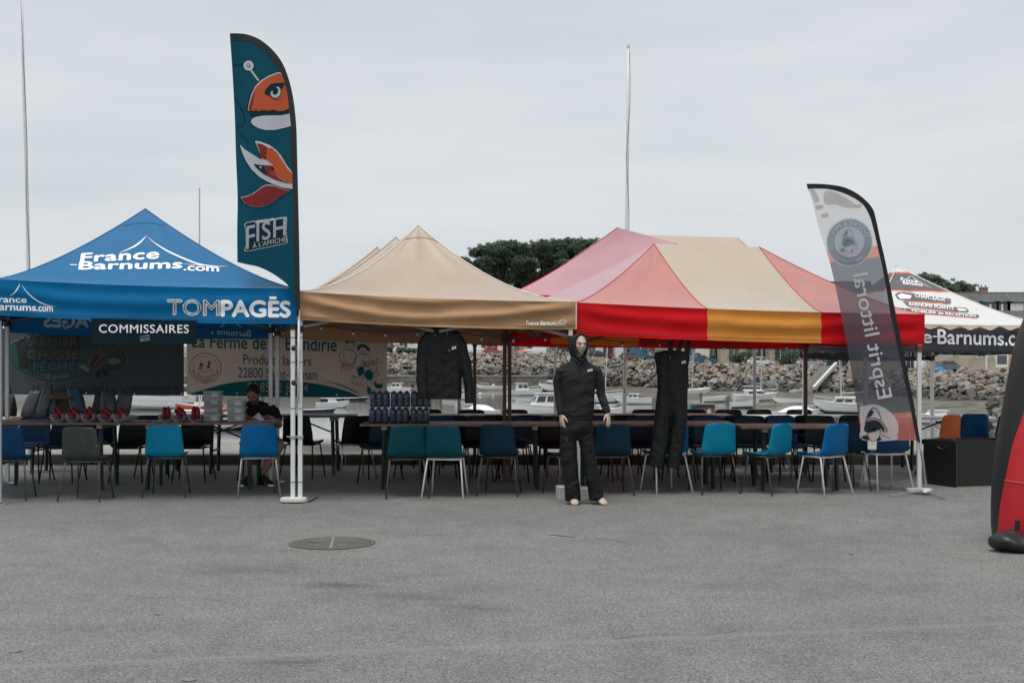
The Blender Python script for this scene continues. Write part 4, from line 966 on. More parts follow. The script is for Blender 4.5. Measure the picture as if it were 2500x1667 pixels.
MB().tube(base + V(0, 0, 0.035), base + V(0, 0, 0.075), 0.05, 0.035, n=12).build('hub', 'alu_white', df)
for ex, ey_ in ((2171, 1211), (2350, 1210), (2308, 1220), (2205, 1196)):
    dd = 4805 / (ey_ - HY); MB().bar(base + V(0, 0, 0.05), V(GX(ex, dd), dd, 0.012), 0.02, 0.012).build('base_leg', 'alu_grey', df)
a = Art(s2)
for pts in ([(2012, 470), (2030, 466), (2060, 480), (2085, 496), (2092, 506), (2070, 508), (2040, 500), (2014, 498)], [(1978, 462), (1990, 466), (2000, 488), (1992, 496), (1984, 484)], [(2004, 524), (2018, 520), (2024, 528), (2008, 532)], [(1990, 504), (2006, 500), (2010, 508), (1994, 512)], [(2096, 498), (2104, 500), (2100, 508), (2088, 506)]): a.spoly(pts, 3)
a.build('rock_print', 'dk_beach', df, 0.004)
a = Art(s2); a.ellipse(2074, 591, 58, 60, 48, 12); a.build('emblem_rim', 'dk_white', df, 0.004)
a = Art(s2); a.ellipse(2074, 591, 54.5, 56.5, 48, 12); a.build('emblem_ring', 'dk_blue', df, 0.007)
a = Art(s2); a.ellipse(2074, 591, 36.5, 38, 40, 12); a.text_arc('DOCKS & MER', 2074, 591, 40, 50, -72, 68, bold=0.01, mirror=True); a.text_arc('Esprit littoral', 2074, 591, 51.5, 43, 218, 142, bold=0.0, mirror=True); a.build('emblem_print', 'dk_white', df, 0.010)
def sailor(o, sc, art, rot, white=None):
    c, s_ = math.cos(rot), math.sin(rot)
    Z = lambda pts: [(o[0] + (x * c - y * s_) * sc, o[1] + (x * s_ + y * c) * sc) for x, y in pts]
    # brim, crown and dark hair under the hat, then face, moustache and beard left open
    art.stroke(smooth_pts(Z([(-22, -2), (-19, -18), (-12, -34), (-5, -43), (4, -40), (12, -28), (18, -14)]), 4), 2.0 * sc)
    art.spoly(Z([(-20, -16), (-14, -34), (-6, -42), (-9, -34), (-4, -37), (-8, -28), (-3, -31), (-9, -21)]), 3)
    art.stroke(smooth_pts(Z([(-24, -2), (-14, -13), (2, -16), (18, -9), (30, 6), (34, 15), (27, 17), (20, 14)]), 4), 2.2 * sc)
    art.spoly(Z([(-25, 16), (-22, -1), (-13, -9), (2, -12), (16, -6), (28, 10), (25, 14), (19, 10), (16, 1), (8, -4), (-7, -4), (-13, 1), (-13, 8), (-16, 17), (-12, 22)]), 3)
    for pts in ([(-10, 1), (-6, -1), (-2, 2)], [(4, 2), (8, -1), (12, 1)]): art.stroke(Z(pts), 2.0 * sc)
    for pts in ([(0, 3), (-2, 9), (2, 10)], [(-14, 15), (-8, 13), (-3, 10), (2, 12), (7, 10), (12, 13), (17, 15)], [(-4, 16), (2, 18), (8, 16)], [(-14, 15), (-15, 27), (-9, 38), (1, 44), (10, 38), (16, 27), (17, 15)], [(20, 26), (29, 28), (42, 33)]): art.stroke(smooth_pts(Z(pts), 4), 1.5 * sc)
    for pts in ([(-16, 28), (-26, 30), (-30, 36), (-20, 40), (-10, 41)], [(16, 30), (22, 38), (12, 42), (8, 41)]): art.poly(Z(pts))
    for k in range(4): art.stroke(Z([(-33 + 5 * k, 30 + k), (-29 + 5 * k, 40)]), 1.8 * sc)
a = Art(s2); sailor((2072, 588), 0.66, a, 0.05); a.build('emblem_sailor', 'dk_blue', df, 0.013)
disc = [p for p in smooth_pts([(2099, 996), (2112, 990), (2134, 987), (2158, 995), (2178, 1010), (2190, 1028), (2194, 1046), (2191, 1062), (2186, 1074), (2105, 1074), (2102, 1040)], 4, True)]
a = Art(s2); a.poly(disc); a.build('white_disc', 'dk_white', df, 0.005)
a = Art(s2); sailor((2134, 1036), 0.95, a, 0.05); a.build('sailor_print', 'dk_line', df, 0.009)
a = Art(s2); a.text_dir('Esprit littoral', 2132, 977, -61, -303, 46, -9, bold=0.01); a.build('lettering', 'dk_letter', df, 0.007)
# ------------------------------------------------------------------ shell chairs
for nm, c in (('shell_cyan', (0.0, 0.215, 0.36)), ('shell_blue', (0.0, 0.125, 0.34)), ('shell_petrol', (0.0, 0.050, 0.072)), ('shell_navy', (0.003, 0.026, 0.05)), ('shell_navyblue', (0.003, 0.045, 0.125)), ('shell_black', (0.009, 0.011, 0.012)), ('shell_orange', (0.52, 0.11, 0.03))):
    mat(nm, c, 0.42, var=0.12, vscale=5, spec=0.2)
def scuffed(name, col, scuff):
    m = mat(name, col, 0.45, var=0.1, vscale=5, spec=0.2); n = m.node_tree.nodes; l = m.node_tree.links; b = n['Principled BSDF']
    t = n.new('ShaderNodeTexCoord'); no = n.new('ShaderNodeTexNoise'); no.inputs['Scale'].default_value = 11; no.inputs['Detail'].default_value = 9; no.inputs['Roughness'].default_value = 0.75
    l.new(t.outputs['Object'], no.inputs['Vector']); r = n.new('ShaderNodeValToRGB'); r.color_ramp.elements[0].position = 0.56; r.color_ramp.elements[1].position = 0.72
    l.new(no.outputs['Fac'], r.inputs['Fac']); mx_ = n.new('ShaderNodeMix'); mx_.data_type = 'RGBA'; l.new(r.outputs['Color'], mx_.inputs[0])
    src = b.inputs['Base Color'].links[0].from_socket; l.new(src, mx_.inputs[6]); mx_.inputs[7].default_value = (*scuff, 1); l.new(mx_.outputs[2], b.inputs['Base Color'])
scuffed('shell_grey', (0.042, 0.048, 0.048), (0.16, 0.17, 0.17)); scuffed('shell_cyan_worn', (0.0, 0.215, 0.37), (0.03, 0.20, 0.30))
PROF = [(0.215, 0.415, 0.17), (0.205, 0.438, 0.195), (0.16, 0.452, 0.208), (0.06, 0.443, 0.215), (-0.06, 0.434, 0.22), (-0.14, 0.437, 0.224), (-0.185, 0.462, 0.226), (-0.208, 0.51, 0.225), (-0.222, 0.57, 0.221), (-0.234, 0.64, 0.214), (-0.245, 0.71, 0.206), (-0.252, 0.755, 0.200), (-0.256, 0.782, 0.185), (-0.258, 0.797, 0.150), (-0.258, 0.800, 0.09)]
PS = smooth_pts(PROF, 2)
def chair_shell():
    a = MB(); nu = 12
    def fn(u, v):
        i = v * (len(PS) - 1); k = min(int(i), len(PS) - 2); f = i - k; y, z, w = [lerp(PS[k][q], PS[k + 1][q], f) for q in range(3)]
        s = 2 * u - 1; s = math.copysign(abs(s) ** 0.85, s); back = max(0, min(1, (z - 0.45) / 0.1))
        return V(s * w * 0.94, y + back * 0.035 * abs(s) ** 2.5 - (1 - back) * 0.0, z + (1 - back) * 0.02 * abs(s) ** 3)
    a.grid(fn, nu, len(PS) - 1); return a
def make_shell_mesh():
    a = chair_shell(); me = a.mesh('shell', 'shell_blue', True); bm = bmesh.new(); bm.from_mesh(me); bmesh.ops.recalc_face_normals(bm, faces=bm.faces[:]); bmesh.ops.solidify(bm, geom=bm.faces[:], thickness=0.007)
    for f in bm.faces: f.smooth = True
    bm.to_mesh(me); bm.free(); return me
SHELL = make_shell_mesh(); shells = {}
LEGP = {}
for nm, (t, b_) in {'fl': ((-0.165, 0.13, 0.425), (-0.205, 0.20, 0.0)), 'fr': ((0.165, 0.13, 0.425), (0.205, 0.20, 0.0)), 'bl': ((-0.185, -0.14, 0.425), (-0.232, -0.245, 0.0)), 'br': ((0.185, -0.14, 0.425), (0.232, -0.245, 0.0))}.items(): LEGP[nm] = (V(*t), V(*b_))
leg_me = {}
for lm in ('chrome', 'chrome_dull', 'chrome_highlit', 'black_steel'):
    for nm, (t, b_) in LEGP.items(): leg_me[(lm, nm)] = MB().path([t + V(0, 0, 0.0), t.lerp(b_, 0.08), b_], 0.0100, 8).mesh('leg', lm, True)
    fr = MB()
    for s in (-1, 1): fr.path([V(s * 0.165, 0.13, 0.425), V(s * 0.175, 0.0, 0.428), V(s * 0.185, -0.14, 0.425)], 0.011, 8)
    fr.path([V(-0.185, -0.14, 0.422), V(0.185, -0.14, 0.422)], 0.009, 8); fr.path([V(-0.165, 0.12, 0.418), V(0.165, 0.12, 0.418)], 0.009, 8)
    leg_me[(lm, 'frame')] = fr.mesh('seat_frame', lm, True)
NCH = [0]
def chair(label, px, d, rz, shell, legs='chrome_dull', group='shell chairs under the tents', z=0.0, x=None):
    r_ = thing('shell_chair', label, 'chair', (GX(px, d) if x is None else x, d, z), R(rz), group)
    if shell not in shells:
        m = SHELL.copy(); m.materials.clear(); m.materials.append(M[shell]); shells[shell] = m
    obj('shell', shells[shell], r_)
    for nm in LEGP: obj('leg', leg_me[(legs, nm)], r_)
    obj('seat_frame', leg_me[(legs, 'frame')], r_); return r_
chair('dark petrol shell chair cut by the left edge of the picture', 27, 13.85, 4, 'shell_navyblue', 'chrome_dull')
chair('scuffed dark grey shell chair in front of the left table', 215, 13.76, -5, 'shell_grey', 'chrome_dull')
chair('worn bright cyan shell chair backing onto the left table', 410, 14.2, 4, 'shell_cyan_worn', 'chrome_dull')
chair('royal blue shell chair in front of the seated man', 630, 14.2, 14, 'shell_blue', 'chrome')
chair('petrol shell chair leftmost under the tan tent, below the bottle packs', 990, 14.05, 10, 'shell_petrol', 'chrome_dull')
chair('teal shell chair with two bright legs under the tan tent', 1090, 14.05, -8, 'shell_petrol', 'chrome_highlit')
chair('dark navy shell chair between the teal one and the mannequin', 1222, 14.3, -9, 'shell_navy', 'chrome_dull')
chair('navy shell chair turned left, half hidden by the mannequin left arm', 1385, 14.35, 28, 'shell_navy', 'chrome_dull')
chair('dark navy shell chair right beside the mannequin', 1488, 14.35, 7, 'shell_navy', 'chrome_dull')
chair('blue shell chair hidden behind the hanging salopettes', 1622, 14.6, 22, 'shell_blue', 'chrome_highlit')
chair('bright cyan shell chair right of the hanging salopettes', 1738, 14.5, 16, 'shell_cyan', 'chrome_dull')
chair('bright cyan shell chair turned well to the left under the orange stripe', 1872, 14.42, 42, 'shell_cyan', 'chrome_dull')
chair('royal blue shell chair with highlit chrome legs, turned left, in front of right table', 2008, 14.36, 34, 'shell_blue', 'chrome_highlit')
chair('dark shell chair close behind the royal blue turned one', 2060, 14.85, 8, 'shell_navy', 'chrome_dull')
chair('navy blue shell chair below the slate flag', 2160, 14.78, 14, 'shell_navyblue', 'chrome_highlit')
chair('orange shell chair facing left behind the black box', 2290, 16.6, 34, 'shell_orange', 'black_steel', 'loose chairs at the right')
chair('blue shell chair showing above the black box', 2362, 16.9, 6, 'shell_navyblue', 'black_steel', 'loose chairs at the right')
chair('dark blue shell chair peeping out beside the red inflatable', 2447, 16.6, 10, 'shell_navy', 'black_steel', 'loose chairs at the right')
chair('black shell chair behind the paired white tent legs', 742, 16.35, -16, 'shell_black', 'black_steel')
chair('black shell chair seen under the left end of bottle pack table', 862, 16.3, 25, 'shell_black', 'chrome')
chair('dark shell chair facing left just behind the bottle pack table end', 925, 15.7, 165, 'shell_navy', 'black_steel')
for px, sh, lab in ((70, 'shell_navyblue', 'blue shell chair behind the left table, nearest the left edge'), (150, 'shell_navy', 'navy shell chair across the left table, beside the scuffed grey one'), (318, 'shell_black', 'black shell chair across the left table beside the cyan chair'), (470, 'shell_black', 'black shell chair across the left table, right of the cyan chair')):
    chair(lab, px, 15.75, 180, sh, 'black_steel')
ORD = ('first', 'second', 'third', 'fourth', 'fifth', 'sixth', 'seventh', 'eighth', 'ninth', 'tenth', 'eleventh', 'twelfth')
rr = random.Random(5)
for row, (lab, d_, rz_, pxs, cols) in enumerate((
        ('facing the camera behind the near right-hand tables', 15.85, 180, (1075, 1165, 1260, 1352, 1455, 1560, 1655, 1745, 1835, 1930, 2015), ('shell_black', 'shell_navy', 'shell_navyblue', 'shell_black')),
        ('with its back to us before the far right-hand tables', 16.5, 0, (1010, 1105, 1200, 1300, 1405, 1510, 1605, 1700, 1795, 1880, 1975, 2065), ('shell_black', 'shell_navy', 'shell_black')),
        ('in front of the gift bag table', 16.45, 0, (250, 385), ('shell_navy',)),
        ('in the rearmost row by the kerb', 17.75, 180, (1050, 1150, 1255, 1460, 1570, 1690, 1780, 1870, 1960), ('shell_black',)))):
    for k, px in enumerate(pxs):
        col = rr.choice(cols)
        chair('%s shell chair %s, %s from left' % (col[6:].replace('navyblue', 'dark blue'), lab, ORD[k]), px + rr.uniform(-6, 6), d_ + rr.uniform(-.06, .06), rz_ + rr.uniform(-14, 14), col, rr.choice(('chrome_dull', 'black_steel', 'black_steel')), 'dark chairs across the tables')

# ------------------------------------------------------------------ trestle tables
mat('table_wood', (0.21, 0.115, 0.082), 0.5, var=0.3, vscale=9, bump=0.1, bscale=20)
mat('table_edge_pale', (0.34, 0.25, 0.19), 0.6, var=0.25, vscale=9)
mat('table_white', (0.68, 0.68, 0.67), 0.4)
mat('leg_green', (0.008, 0.026, 0.022), 0.45, 0.2)
def table(label, x0, x1, d0, d1, z, top='table_wood', dslope=0.0, group='trestle tables'):
    c = V((x0 + x1) / 2, (d0 + d1) / 2, 0); r_ = thing('trestle_table', label, 'table', c, 0, group)
    L = x1 - x0; D = d1 - d0
    def pl(u0, u1, name='tabletop'):
        MB().box((c.x, lerp(d0, d1, (u0 + u1) / 2), z - 0.014), (L, (u1 - u0) * D - 0.004, 0.028)).build(name, top, r_, bevel=0.003)
    for k in range(3): pl(k / 3, (k + 1) / 3, 'top_board')
    for s in (-1, 1):
        MB().box((c.x + s * (L / 2 - 0.28), c.y, z - 0.05), (0.06, D * 0.92, 0.04)).build('batten', 'table_edge_pale' if top != 'table_white' else top, r_)
        for e in (-1, 1):
            MB().bar((c.x + s * (L / 2 - 0.28), c.y + e * D * 0.36, z - 0.07), (c.x + s * (L / 2 - 0.26), c.y + e * D * 0.40, 0.0), 0.035).build('leg', 'leg_green', r_)
        MB().bar((c.x + s * (L / 2 - 0.27), c.y - D * 0.37, 0.30), (c.x + s * (L / 2 - 0.27), c.y + D * 0.37, 0.30), 0.025).build('crossbar', 'leg_green', r_)
        MB().bar((c.x + s * (L / 2 - 0.28), c.y, z - 0.25), (c.x + s * (L / 2 - 0.75), c.y, z - 0.06), 0.02).build('brace', 'leg_green', r_)
    return r_
table('trestle table at the far left under the blue tent', -6.25, -4.51, 14.7, 15.4, 0.785)
table('trestle table with plastic tubs in front of the seated man', -4.5, -2.79, 14.7, 15.4, 0.785)
table('trestle table carrying the blue bottle packs', -1.77, 0.55, 14.75, 15.42, 0.765)
table('trestle table behind the mannequin and the salopettes', 0.56, 2.62, 14.82, 15.5, 0.765)
table('trestle table at the right end, below the striped tent corner', 2.64, 4.02, 14.62, 15.3, 0.745)
table('far trestle table behind the hanging jacket', -1.45, 0.72, 16.85, 17.5, 0.765)
table('far trestle table behind the hanging salopettes', 0.74, 2.95, 16.9, 17.55, 0.765)
table('narrow white topped table at the far right of the rows', 3.2, 4.6, 16.9, 17.5, 0.75, 'table_white')
table('white topped table behind the orange chair', 5.2, 6.6, 17.3, 17.8, 0.72, 'table_white')
table('back trestle table with gift bags under the blue tent', -6.6, -4.3, 16.7, 17.35, 0.75)
table('back trestle table behind the seated man', -4.25, -2.1, 16.75, 17.3, 0.77)

# ------------------------------------------------------------------ things on the tables
mat('bottle_blue', (0.002, 0.013, 0.06), 0.12, var=0.1, coat=0.3, spec=0.7)
mat('bottle_label', (0.012, 0.03, 0.07), 0.35, var=0.4, vscale=30)
mat('wrap_film', (0.5, 0.55, 0.62), 0.06, var=0.02, alpha=0.045, spec=0.9)
bot = [(0.0, 0.034), (0.004, 0.037), (0.03, 0.037), (0.12, 0.037), (0.15, 0.0365), (0.165, 0.032), (0.174, 0.018), (0.180, 0.0155)]
bme = MB().rings([[V(math.cos(t) * r, math.sin(t) * r, z) for t in [2 * math.pi * k / 12 for k in range(12)]] for z, r in bot]).mesh('bottle', 'bottle_blue', True)
lme = MB().rings([[V(math.cos(t) * 0.0378, math.sin(t) * 0.0378, z) for t in [math.pi * (1.08 + 0.84 * k / 8) for k in range(9)]] for z in (0.055, 0.105)], caps=False, closed=False).mesh('bottle_label', 'bottle_label', True)
cme = MB().tube(V(0, 0, 0.178), V(0, 0, 0.188), 0.0165, n=10).mesh('cap', 'bottle_blue')
def bottle_pack(label, x, y, z, rz):
    r_ = thing('bottle_pack', label, 'bottle pack', (x, y, z), rz, 'shrink wrapped bottle packs')
    for i in range(3):
        for j in range(2):
            b_ = obj('bottle', bme, r_); b_.location = ((i - 1) * 0.0755, (j - 0.5) * 0.0755, 0)
            for me in (lme, cme): obj(me.name.split('.')[0], me, b_)
    hx, hy = 0.116, 0.078; sec = []
    for zz, k in ((0.001, 0.97), (0.02, 1.0), (0.13, 1.0), (0.165, 0.93), (0.19, 0.86)):
        sec.append([V(math.copysign(min(1, abs(math.cos(t)) * 1.25), math.cos(t)) * hx * k, math.copysign(min(1, abs(math.sin(t)) * 1.25), math.sin(t)) * hy * k, zz) for t in [2 * math.pi * q / 20 for q in range(20)]])
    MB().rings(sec).build('shrink_wrap', 'wrap_film', r_, smooth=True, world=False)
for lay, nm in ((0, 'lower'), (1, 'upper')):
    for k, pos in ((0, 'left'), (1, 'middle'), (2, 'right')):
        bottle_pack('shrink wrapped pack of blue bottles, %s layer, %s' % (nm, pos), GX(925, 14.95) + k * 0.24 + lay * 0.012, 14.95 + 0.02 * k, 0.766 + lay * 0.192, (0.06, -0.05, 0.08)[k] * (1 - 2 * lay))
mat('tub_plastic', (0.50, 0.54, 0.54), 0.3, var=0.05, alpha=0.72, transl=0.2)
mat('tub_lid', (0.58, 0.61, 0.61), 0.35, var=0.05)
mat('tub_content', (0.26, 0.19, 0.15), 0.8, var=0.5, vscale=40)
mat('tub_label', (0.62, 0.60, 0.56), 0.6, var=0.3, vscale=60)
def tub(label, px, d, z, rz=0.0, content=True):
    r_ = thing('plastic_tub', label, 'tub', (GX(px, d), d, z), rz, 'clear plastic tubs')
    MB().box((0, 0, 0.038), (0.19, 0.14, 0.074), taper=1.08).build('body', 'tub_plastic', r_, world=False, bevel=0.008)
    MB().box((0, 0, 0.081), (0.226, 0.172, 0.010)).build('lid', 'tub_lid', r_, world=False, bevel=0.004)
    if content: MB().box((-0.01, 0, 0.026), (0.16, 0.115, 0.044)).build('contents', 'tub_content', r_, world=False, bevel=0.01)
    MB().box((0.03, -0.0755, 0.04), (0.07, 0.002, 0.045)).build('label_card', 'tub_label', r_, world=False)
for k in range(3): tub('clear plastic tub, %s of the taller stack behind' % ('bottom', 'middle', 'top')[k], 520, 15.25, 0.86 + 0.088 * k if False else 0.786 + 0.088 * (k + 1), 0.05, k == 1)
tub('clear plastic tub hidden at the foot of the taller stack', 520, 15.25, 0.786, 0.0)
tub('single low clear plastic tub between the two stacks', 521, 14.95, 0.786, -0.05)
for k in range(3): tub('clear plastic tub, %s of the front stack beside the man' % ('bottom', 'middle', 'top')[k], 578, 14.93, 0.786 + 0.088 * k, 0.03 - 0.03 * k)
mat('pouch_red', (0.27, 0.013, 0.018), 0.5, var=0.15, vscale=20)
mat('plastic_clear', (0.55, 0.57, 0.58), 0.18, var=0.05, alpha=0.5)
def fender(label, px, d, z, rz, tilt):
    r_ = thing('wrapped_prize', label, 'wrapped bundle', (GX(px, d), d, z), R(rz), 'red bundles in clear sleeves')
    sl = []
    for k in range(7):
        t = k / 6; sl.append([V(math.cos(q) * (0.074 - 0.03 * t), -0.14 + 0.3 * t, 0.074 + math.sin(q) * (0.074 - 0.03 * t) - 0.02 * t) for q in [math.pi * (0.88 + 1.24 * i / 14) for i in range(15)]])
    MB().rings(sl, caps=False, closed=False).build('sleeve', 'plastic_clear', r_, smooth=True, world=False, solid=0.002)
    m = Matrix.Rotation(R(tilt), 3, 'Y')
    for s in (-1, 1): MB().ell(m @ V(s * 0.024, 0, 0) + V(0.0, -0.06, 0.105), (0.025, 0.06, 0.075), 12, 10, rot=m).build('bundle_half', 'pouch_red', r_, smooth=True, world=False)
    MB().ell(V(0.0, -0.05, 0.105), (0.012, 0.055, 0.068), 10, 8, rot=m).build('dark_band', 'black_plastic', r_, smooth=True, world=False)
for px, rz, tl, nm in ((152, -10, -35, 'leftmost'), (190, -14, -40, 'second from left'), (226, -10, -30, 'third from left'), (266, -4, -50, 'fourth from left'), (306, -24, -40, 'fifth from left, by the cyan chair')):
    fender('red bundle in clear sleeve on the left table, ' + nm, px, 14.86, 0.787, rz, tl)
for px, rz, tl, nm in ((410, 0, -4, 'left of three'), (446, -10, -45, 'middle of three'), (481, 0, 2, 'right of three')):
    fender('red bundle in clear sleeve behind the cyan chair, ' + nm, px, 14.9, 0.787, rz, tl)
# papers by the man
mat('paper', (0.62, 0.66, 0.72), 0.7, var=0.03)
pp = thing('paper_sheets', 'loose white paper sheets under the seated man hands', 'papers', (GX(632, 15.0), 15.0, 0.786))
for k, (dx, dy, rz) in enumerate(((0, 0, 0.1), (-0.08, 0.02, -0.2), (0.09, 0.0, 0.3))): MB().box((dx, dy, 0.001 + 0.0022 * k), (0.21, 0.29, 0.0015), rz=rz).build('sheet', 'paper', pp, world=False)
MB().add([V(-0.12, 0.06, 0.01), V(0.06, 0.0, 0.01), V(-0.02, 0.08, 0.10), V(0.05, 0.1, 0.02)], [(0, 1, 2), (1, 3, 2)]).build('raised_sheet', 'paper', pp, world=False)
fl = thing('flat_cards', 'pale flat cards lying along the left table', 'cards', (GX(400, 15.05), 15.05, 0.786))
for k in range(4): MB().box((-0.3 + k * 0.26, 0.02 * (k % 2), 0.002 + 0.001 * k), (0.22, 0.13, 0.003), rz=0.1 * k).build('card', 'print_white', fl, world=False)
# gift bags on the back table
mat('bag_white', (0.085, 0.098, 0.115), 0.35, var=0.15, vscale=7, bump=0.4, bscale=14, alpha=0.85); mat('bag_blue', (0.035, 0.09, 0.17), 0.4, var=0.2, vscale=7, bump=0.4, bscale=14); mat('carton', (0.10, 0.06, 0.04), 0.8, var=0.2); mat('bag_dark', (0.02, 0.02, 0.02), 0.6)
def bag(label, px, d, w, h, m, lean, rz):
    r_ = thing('gift_bag', label, 'bag', (GX(px, d), d, 0.751), R(rz), 'bags on the back table')
    def ring(z, kx, ky, n=16): return [V(math.copysign(abs(math.cos(t)) ** 0.5, math.cos(t)) * w / 2 * kx + lean * z + 0.012 * noise.noise(V(t * 2, z * 9, px)), math.copysign(abs(math.sin(t)) ** 0.5, math.sin(t)) * 0.07 * ky + 0.012 * noise.noise(V(t * 2, z * 9, px + 9)), z) for t in [2 * math.pi * k / n for k in range(n)]]
    MB().rings([ring(0, 1, 1), ring(h * 0.3, 1.06, 1.05), ring(h * 0.65, 1.0, 0.8), ring(h * 0.9, 0.9, 0.35), ring(h, 0.8, 0.1)]).build('body', m, r_, smooth=True, world=False)
    for s in (-1, 1): MB().path([V(-w * 0.2 + lean * h, s * 0.01, h * 0.97), V(-w * 0.13 + lean * h, s * 0.012, h + 0.09), V(w * 0.13 + lean * h, s * 0.012, h + 0.09), V(w * 0.2 + lean * h, s * 0.01, h * 0.97)], 0.006, 6).build('handle', m, r_, world=False)
for i, (px, w, h, m, ln, lab) in enumerate(((20, 0.2, 0.30, 'bag_dark', 0.0, 'dark gift bag at the left edge behind tent legs'), (68, 0.18, 0.34, 'bag_white', 0.3, 'pale crumpled gift bag leaning right, leftmost on back table'), (102, 0.16, 0.36, 'bag_white', 0.22, 'pale tall gift bag, second on the back table'), (128, 0.15, 0.33, 'bag_white', 0.05, 'pale upright gift bag left of the brown carton'), (196, 0.2, 0.38, 'bag_blue', -0.25, 'blue tinted gift bag leaning left beside the carton'), (240, 0.16, 0.3, 'bag_dark', 0.1, 'dark brown gift bag in the middle of the back table'), (266, 0.2, 0.34, 'bag_white', -0.05, 'pale blue-grey gift bag near the table end'), (296, 0.2, 0.36, 'bag_white', 0.2, 'pale grey gift bag at the right end of the row'))):
    bag(lab, px, 16.95 + 0.05 * (i % 2), w, h, m, ln, 6 * ((i * 37) % 5 - 2))
ct = thing('carton', 'brown cardboard carton among the gift bags', 'carton', (GX(160, 17.1), 17.1, 0.751)); MB().box((0, 0, 0.13), (0.34, 0.25, 0.26)).build('box', 'carton', ct, world=False, bevel=0.005); MB().box((0, -0.2, 0.27), (0.34, 0.14, 0.006), rot=Matrix.Rotation(0.5, 3, 'X')).build('flap', 'carton', ct, world=False)

# ------------------------------------------------------------------ string lights
mat('bulb_glass', (0.5, 0.48, 0.43), 0.15, var=0.02, spec=0.8)
bulb_me = MB().ell((0, 0, -0.036), (0.015, 0.015, 0.018), 10, 8).mesh('bulb', 'bulb_glass', True); sock_me = MB().tube(V(0, 0, 0.0), V(0, 0, -0.025), 0.014, n=8).mesh('socket', 'black_plastic')
def lights(label, pts, n):
    P = [V(*p) for p in pts]; r_ = thing('string_lights', label, 'string lights', P[0], 0, 'festoon light cables'); path = []
    for a_, b_ in zip(P, P[1:]):
        for k in range(12): q = a_.lerp(b_, k / 12); q.z -= 0.07 * 4 * (k / 12) * (1 - k / 12); path.append(q)
    path.append(P[-1]); MB().path(path, 0.004, 5).build('cable', 'cable_black', r_)
    for k in range(n):
        q = path[int((k + 0.5) / n * (len(path) - 1))]
        for me in (sock_me, bulb_me): o = obj(me.name.split('.')[0], me, r_); o.location = q - P[0]
lights('festoon cable with pale bulbs under the tan tent front edge', [(-2.2, 13.85, 1.92), (-0.8, 13.9, 1.86), (0.6, 14.0, 1.80)], 8)
lights('festoon cable with pale bulbs inside the striped tent', [(0.7, 14.1, 1.80), (2.0, 14.5, 1.755), (3.3, 14.8, 1.70), (4.6, 14.95, 1.69)], 10)
lights('festoon cable with pale bulbs inside the blue tent', [(-5.4, 15.0, 1.95), (-3.9, 15.0, 1.93), (-2.5, 15.2, 1.90)], 7)
lights('festoon cable across the back of the tan tents', [(-2.9, 17.3, 1.85), (-1.6, 17.3, 1.80), (-0.2, 17.3, 1.84)], 6)

# ------------------------------------------------------------------ manhole, box, inflatable, poles, kiosk
def iron():
    m = mat('cast_iron', (0.125, 0.113, 0.098), 0.65, 0.15, var=0.2, vscale=12); n = m.node_tree.nodes; l = m.node_tree.links; b = n['Principled BSDF']
    t = n.new('ShaderNodeTexCoord'); w = n.new('ShaderNodeTexWave'); w.wave_type = 'RINGS'; w.rings_direction = 'Z'; w.inputs['Scale'].default_value = 14; l.new(t.outputs['Object'], w.inputs['Vector'])
    bp = n.new('ShaderNodeBump'); bp.inputs['Strength'].default_value = 0.7; bp.inputs['Distance'].default_value = 0.01; l.new(w.outputs['Fac'], bp.inputs['Height']); l.new(bp.outputs['Normal'], b.inputs['Normal'])
iron(); mat('iron_rim', (0.14, 0.128, 0.112), 0.7, 0.2); mat('iron_groove', (0.24, 0.23, 0.205), 0.8)
dm = 4805 / (1326 - HY); mh = thing('manhole_cover', 'round iron manhole cover set in the asphalt in front of the tan tent', 'manhole cover', (GX(811, dm), dm, 0))
def annulus(r0, r1, z, n=48): return MB().add([V(math.cos(2 * math.pi * k / n) * r, math.sin(2 * math.pi * k / n) * r, z) for r in (r0, r1) for k in range(n)], [(k, (k + 1) % n, n + (k + 1) % n, n + k) for k in range(n)])
c_ = MB(); c_.rings([[V(math.cos(2 * math.pi * k / 48) * r, math.sin(2 * math.pi * k / 48) * r, z) for k in range(48)] for r, z in ((0.318, 0.001), (0.318, 0.005), (0.314, 0.006))]); c_.build('cover', 'cast_iron', mh, world=False)
annulus(0.324, 0.350, 0.005).build('frame_ring', 'iron_rim', mh, world=False); annulus(0.316, 0.328, 0.004).build('gap', 'crack_dark', mh, world=False); annulus(0.350, 0.356, 0.0045).build('joint', 'crack_dark', mh, world=False)
MB().box((0, 0, 0.0075), (0.016, 0.60, 0.004), rz=0.10).build('groove', 'iron_groove', mh, world=False)
for t in (2.2, 2.6, 0.6, 0.95, -0.9, -2.3): MB().box((math.cos(t) * 0.17, math.sin(t) * 0.17, 0.0075), (0.12, 0.008, 0.004), rz=t).build('rib', 'iron_groove', mh, world=False)
MB().box((-0.16, 0.035, 0.0066), (0.10, 0.012, 0.003), rz=-0.2).build('lifting_slot', 'crack_dark', mh, world=False)

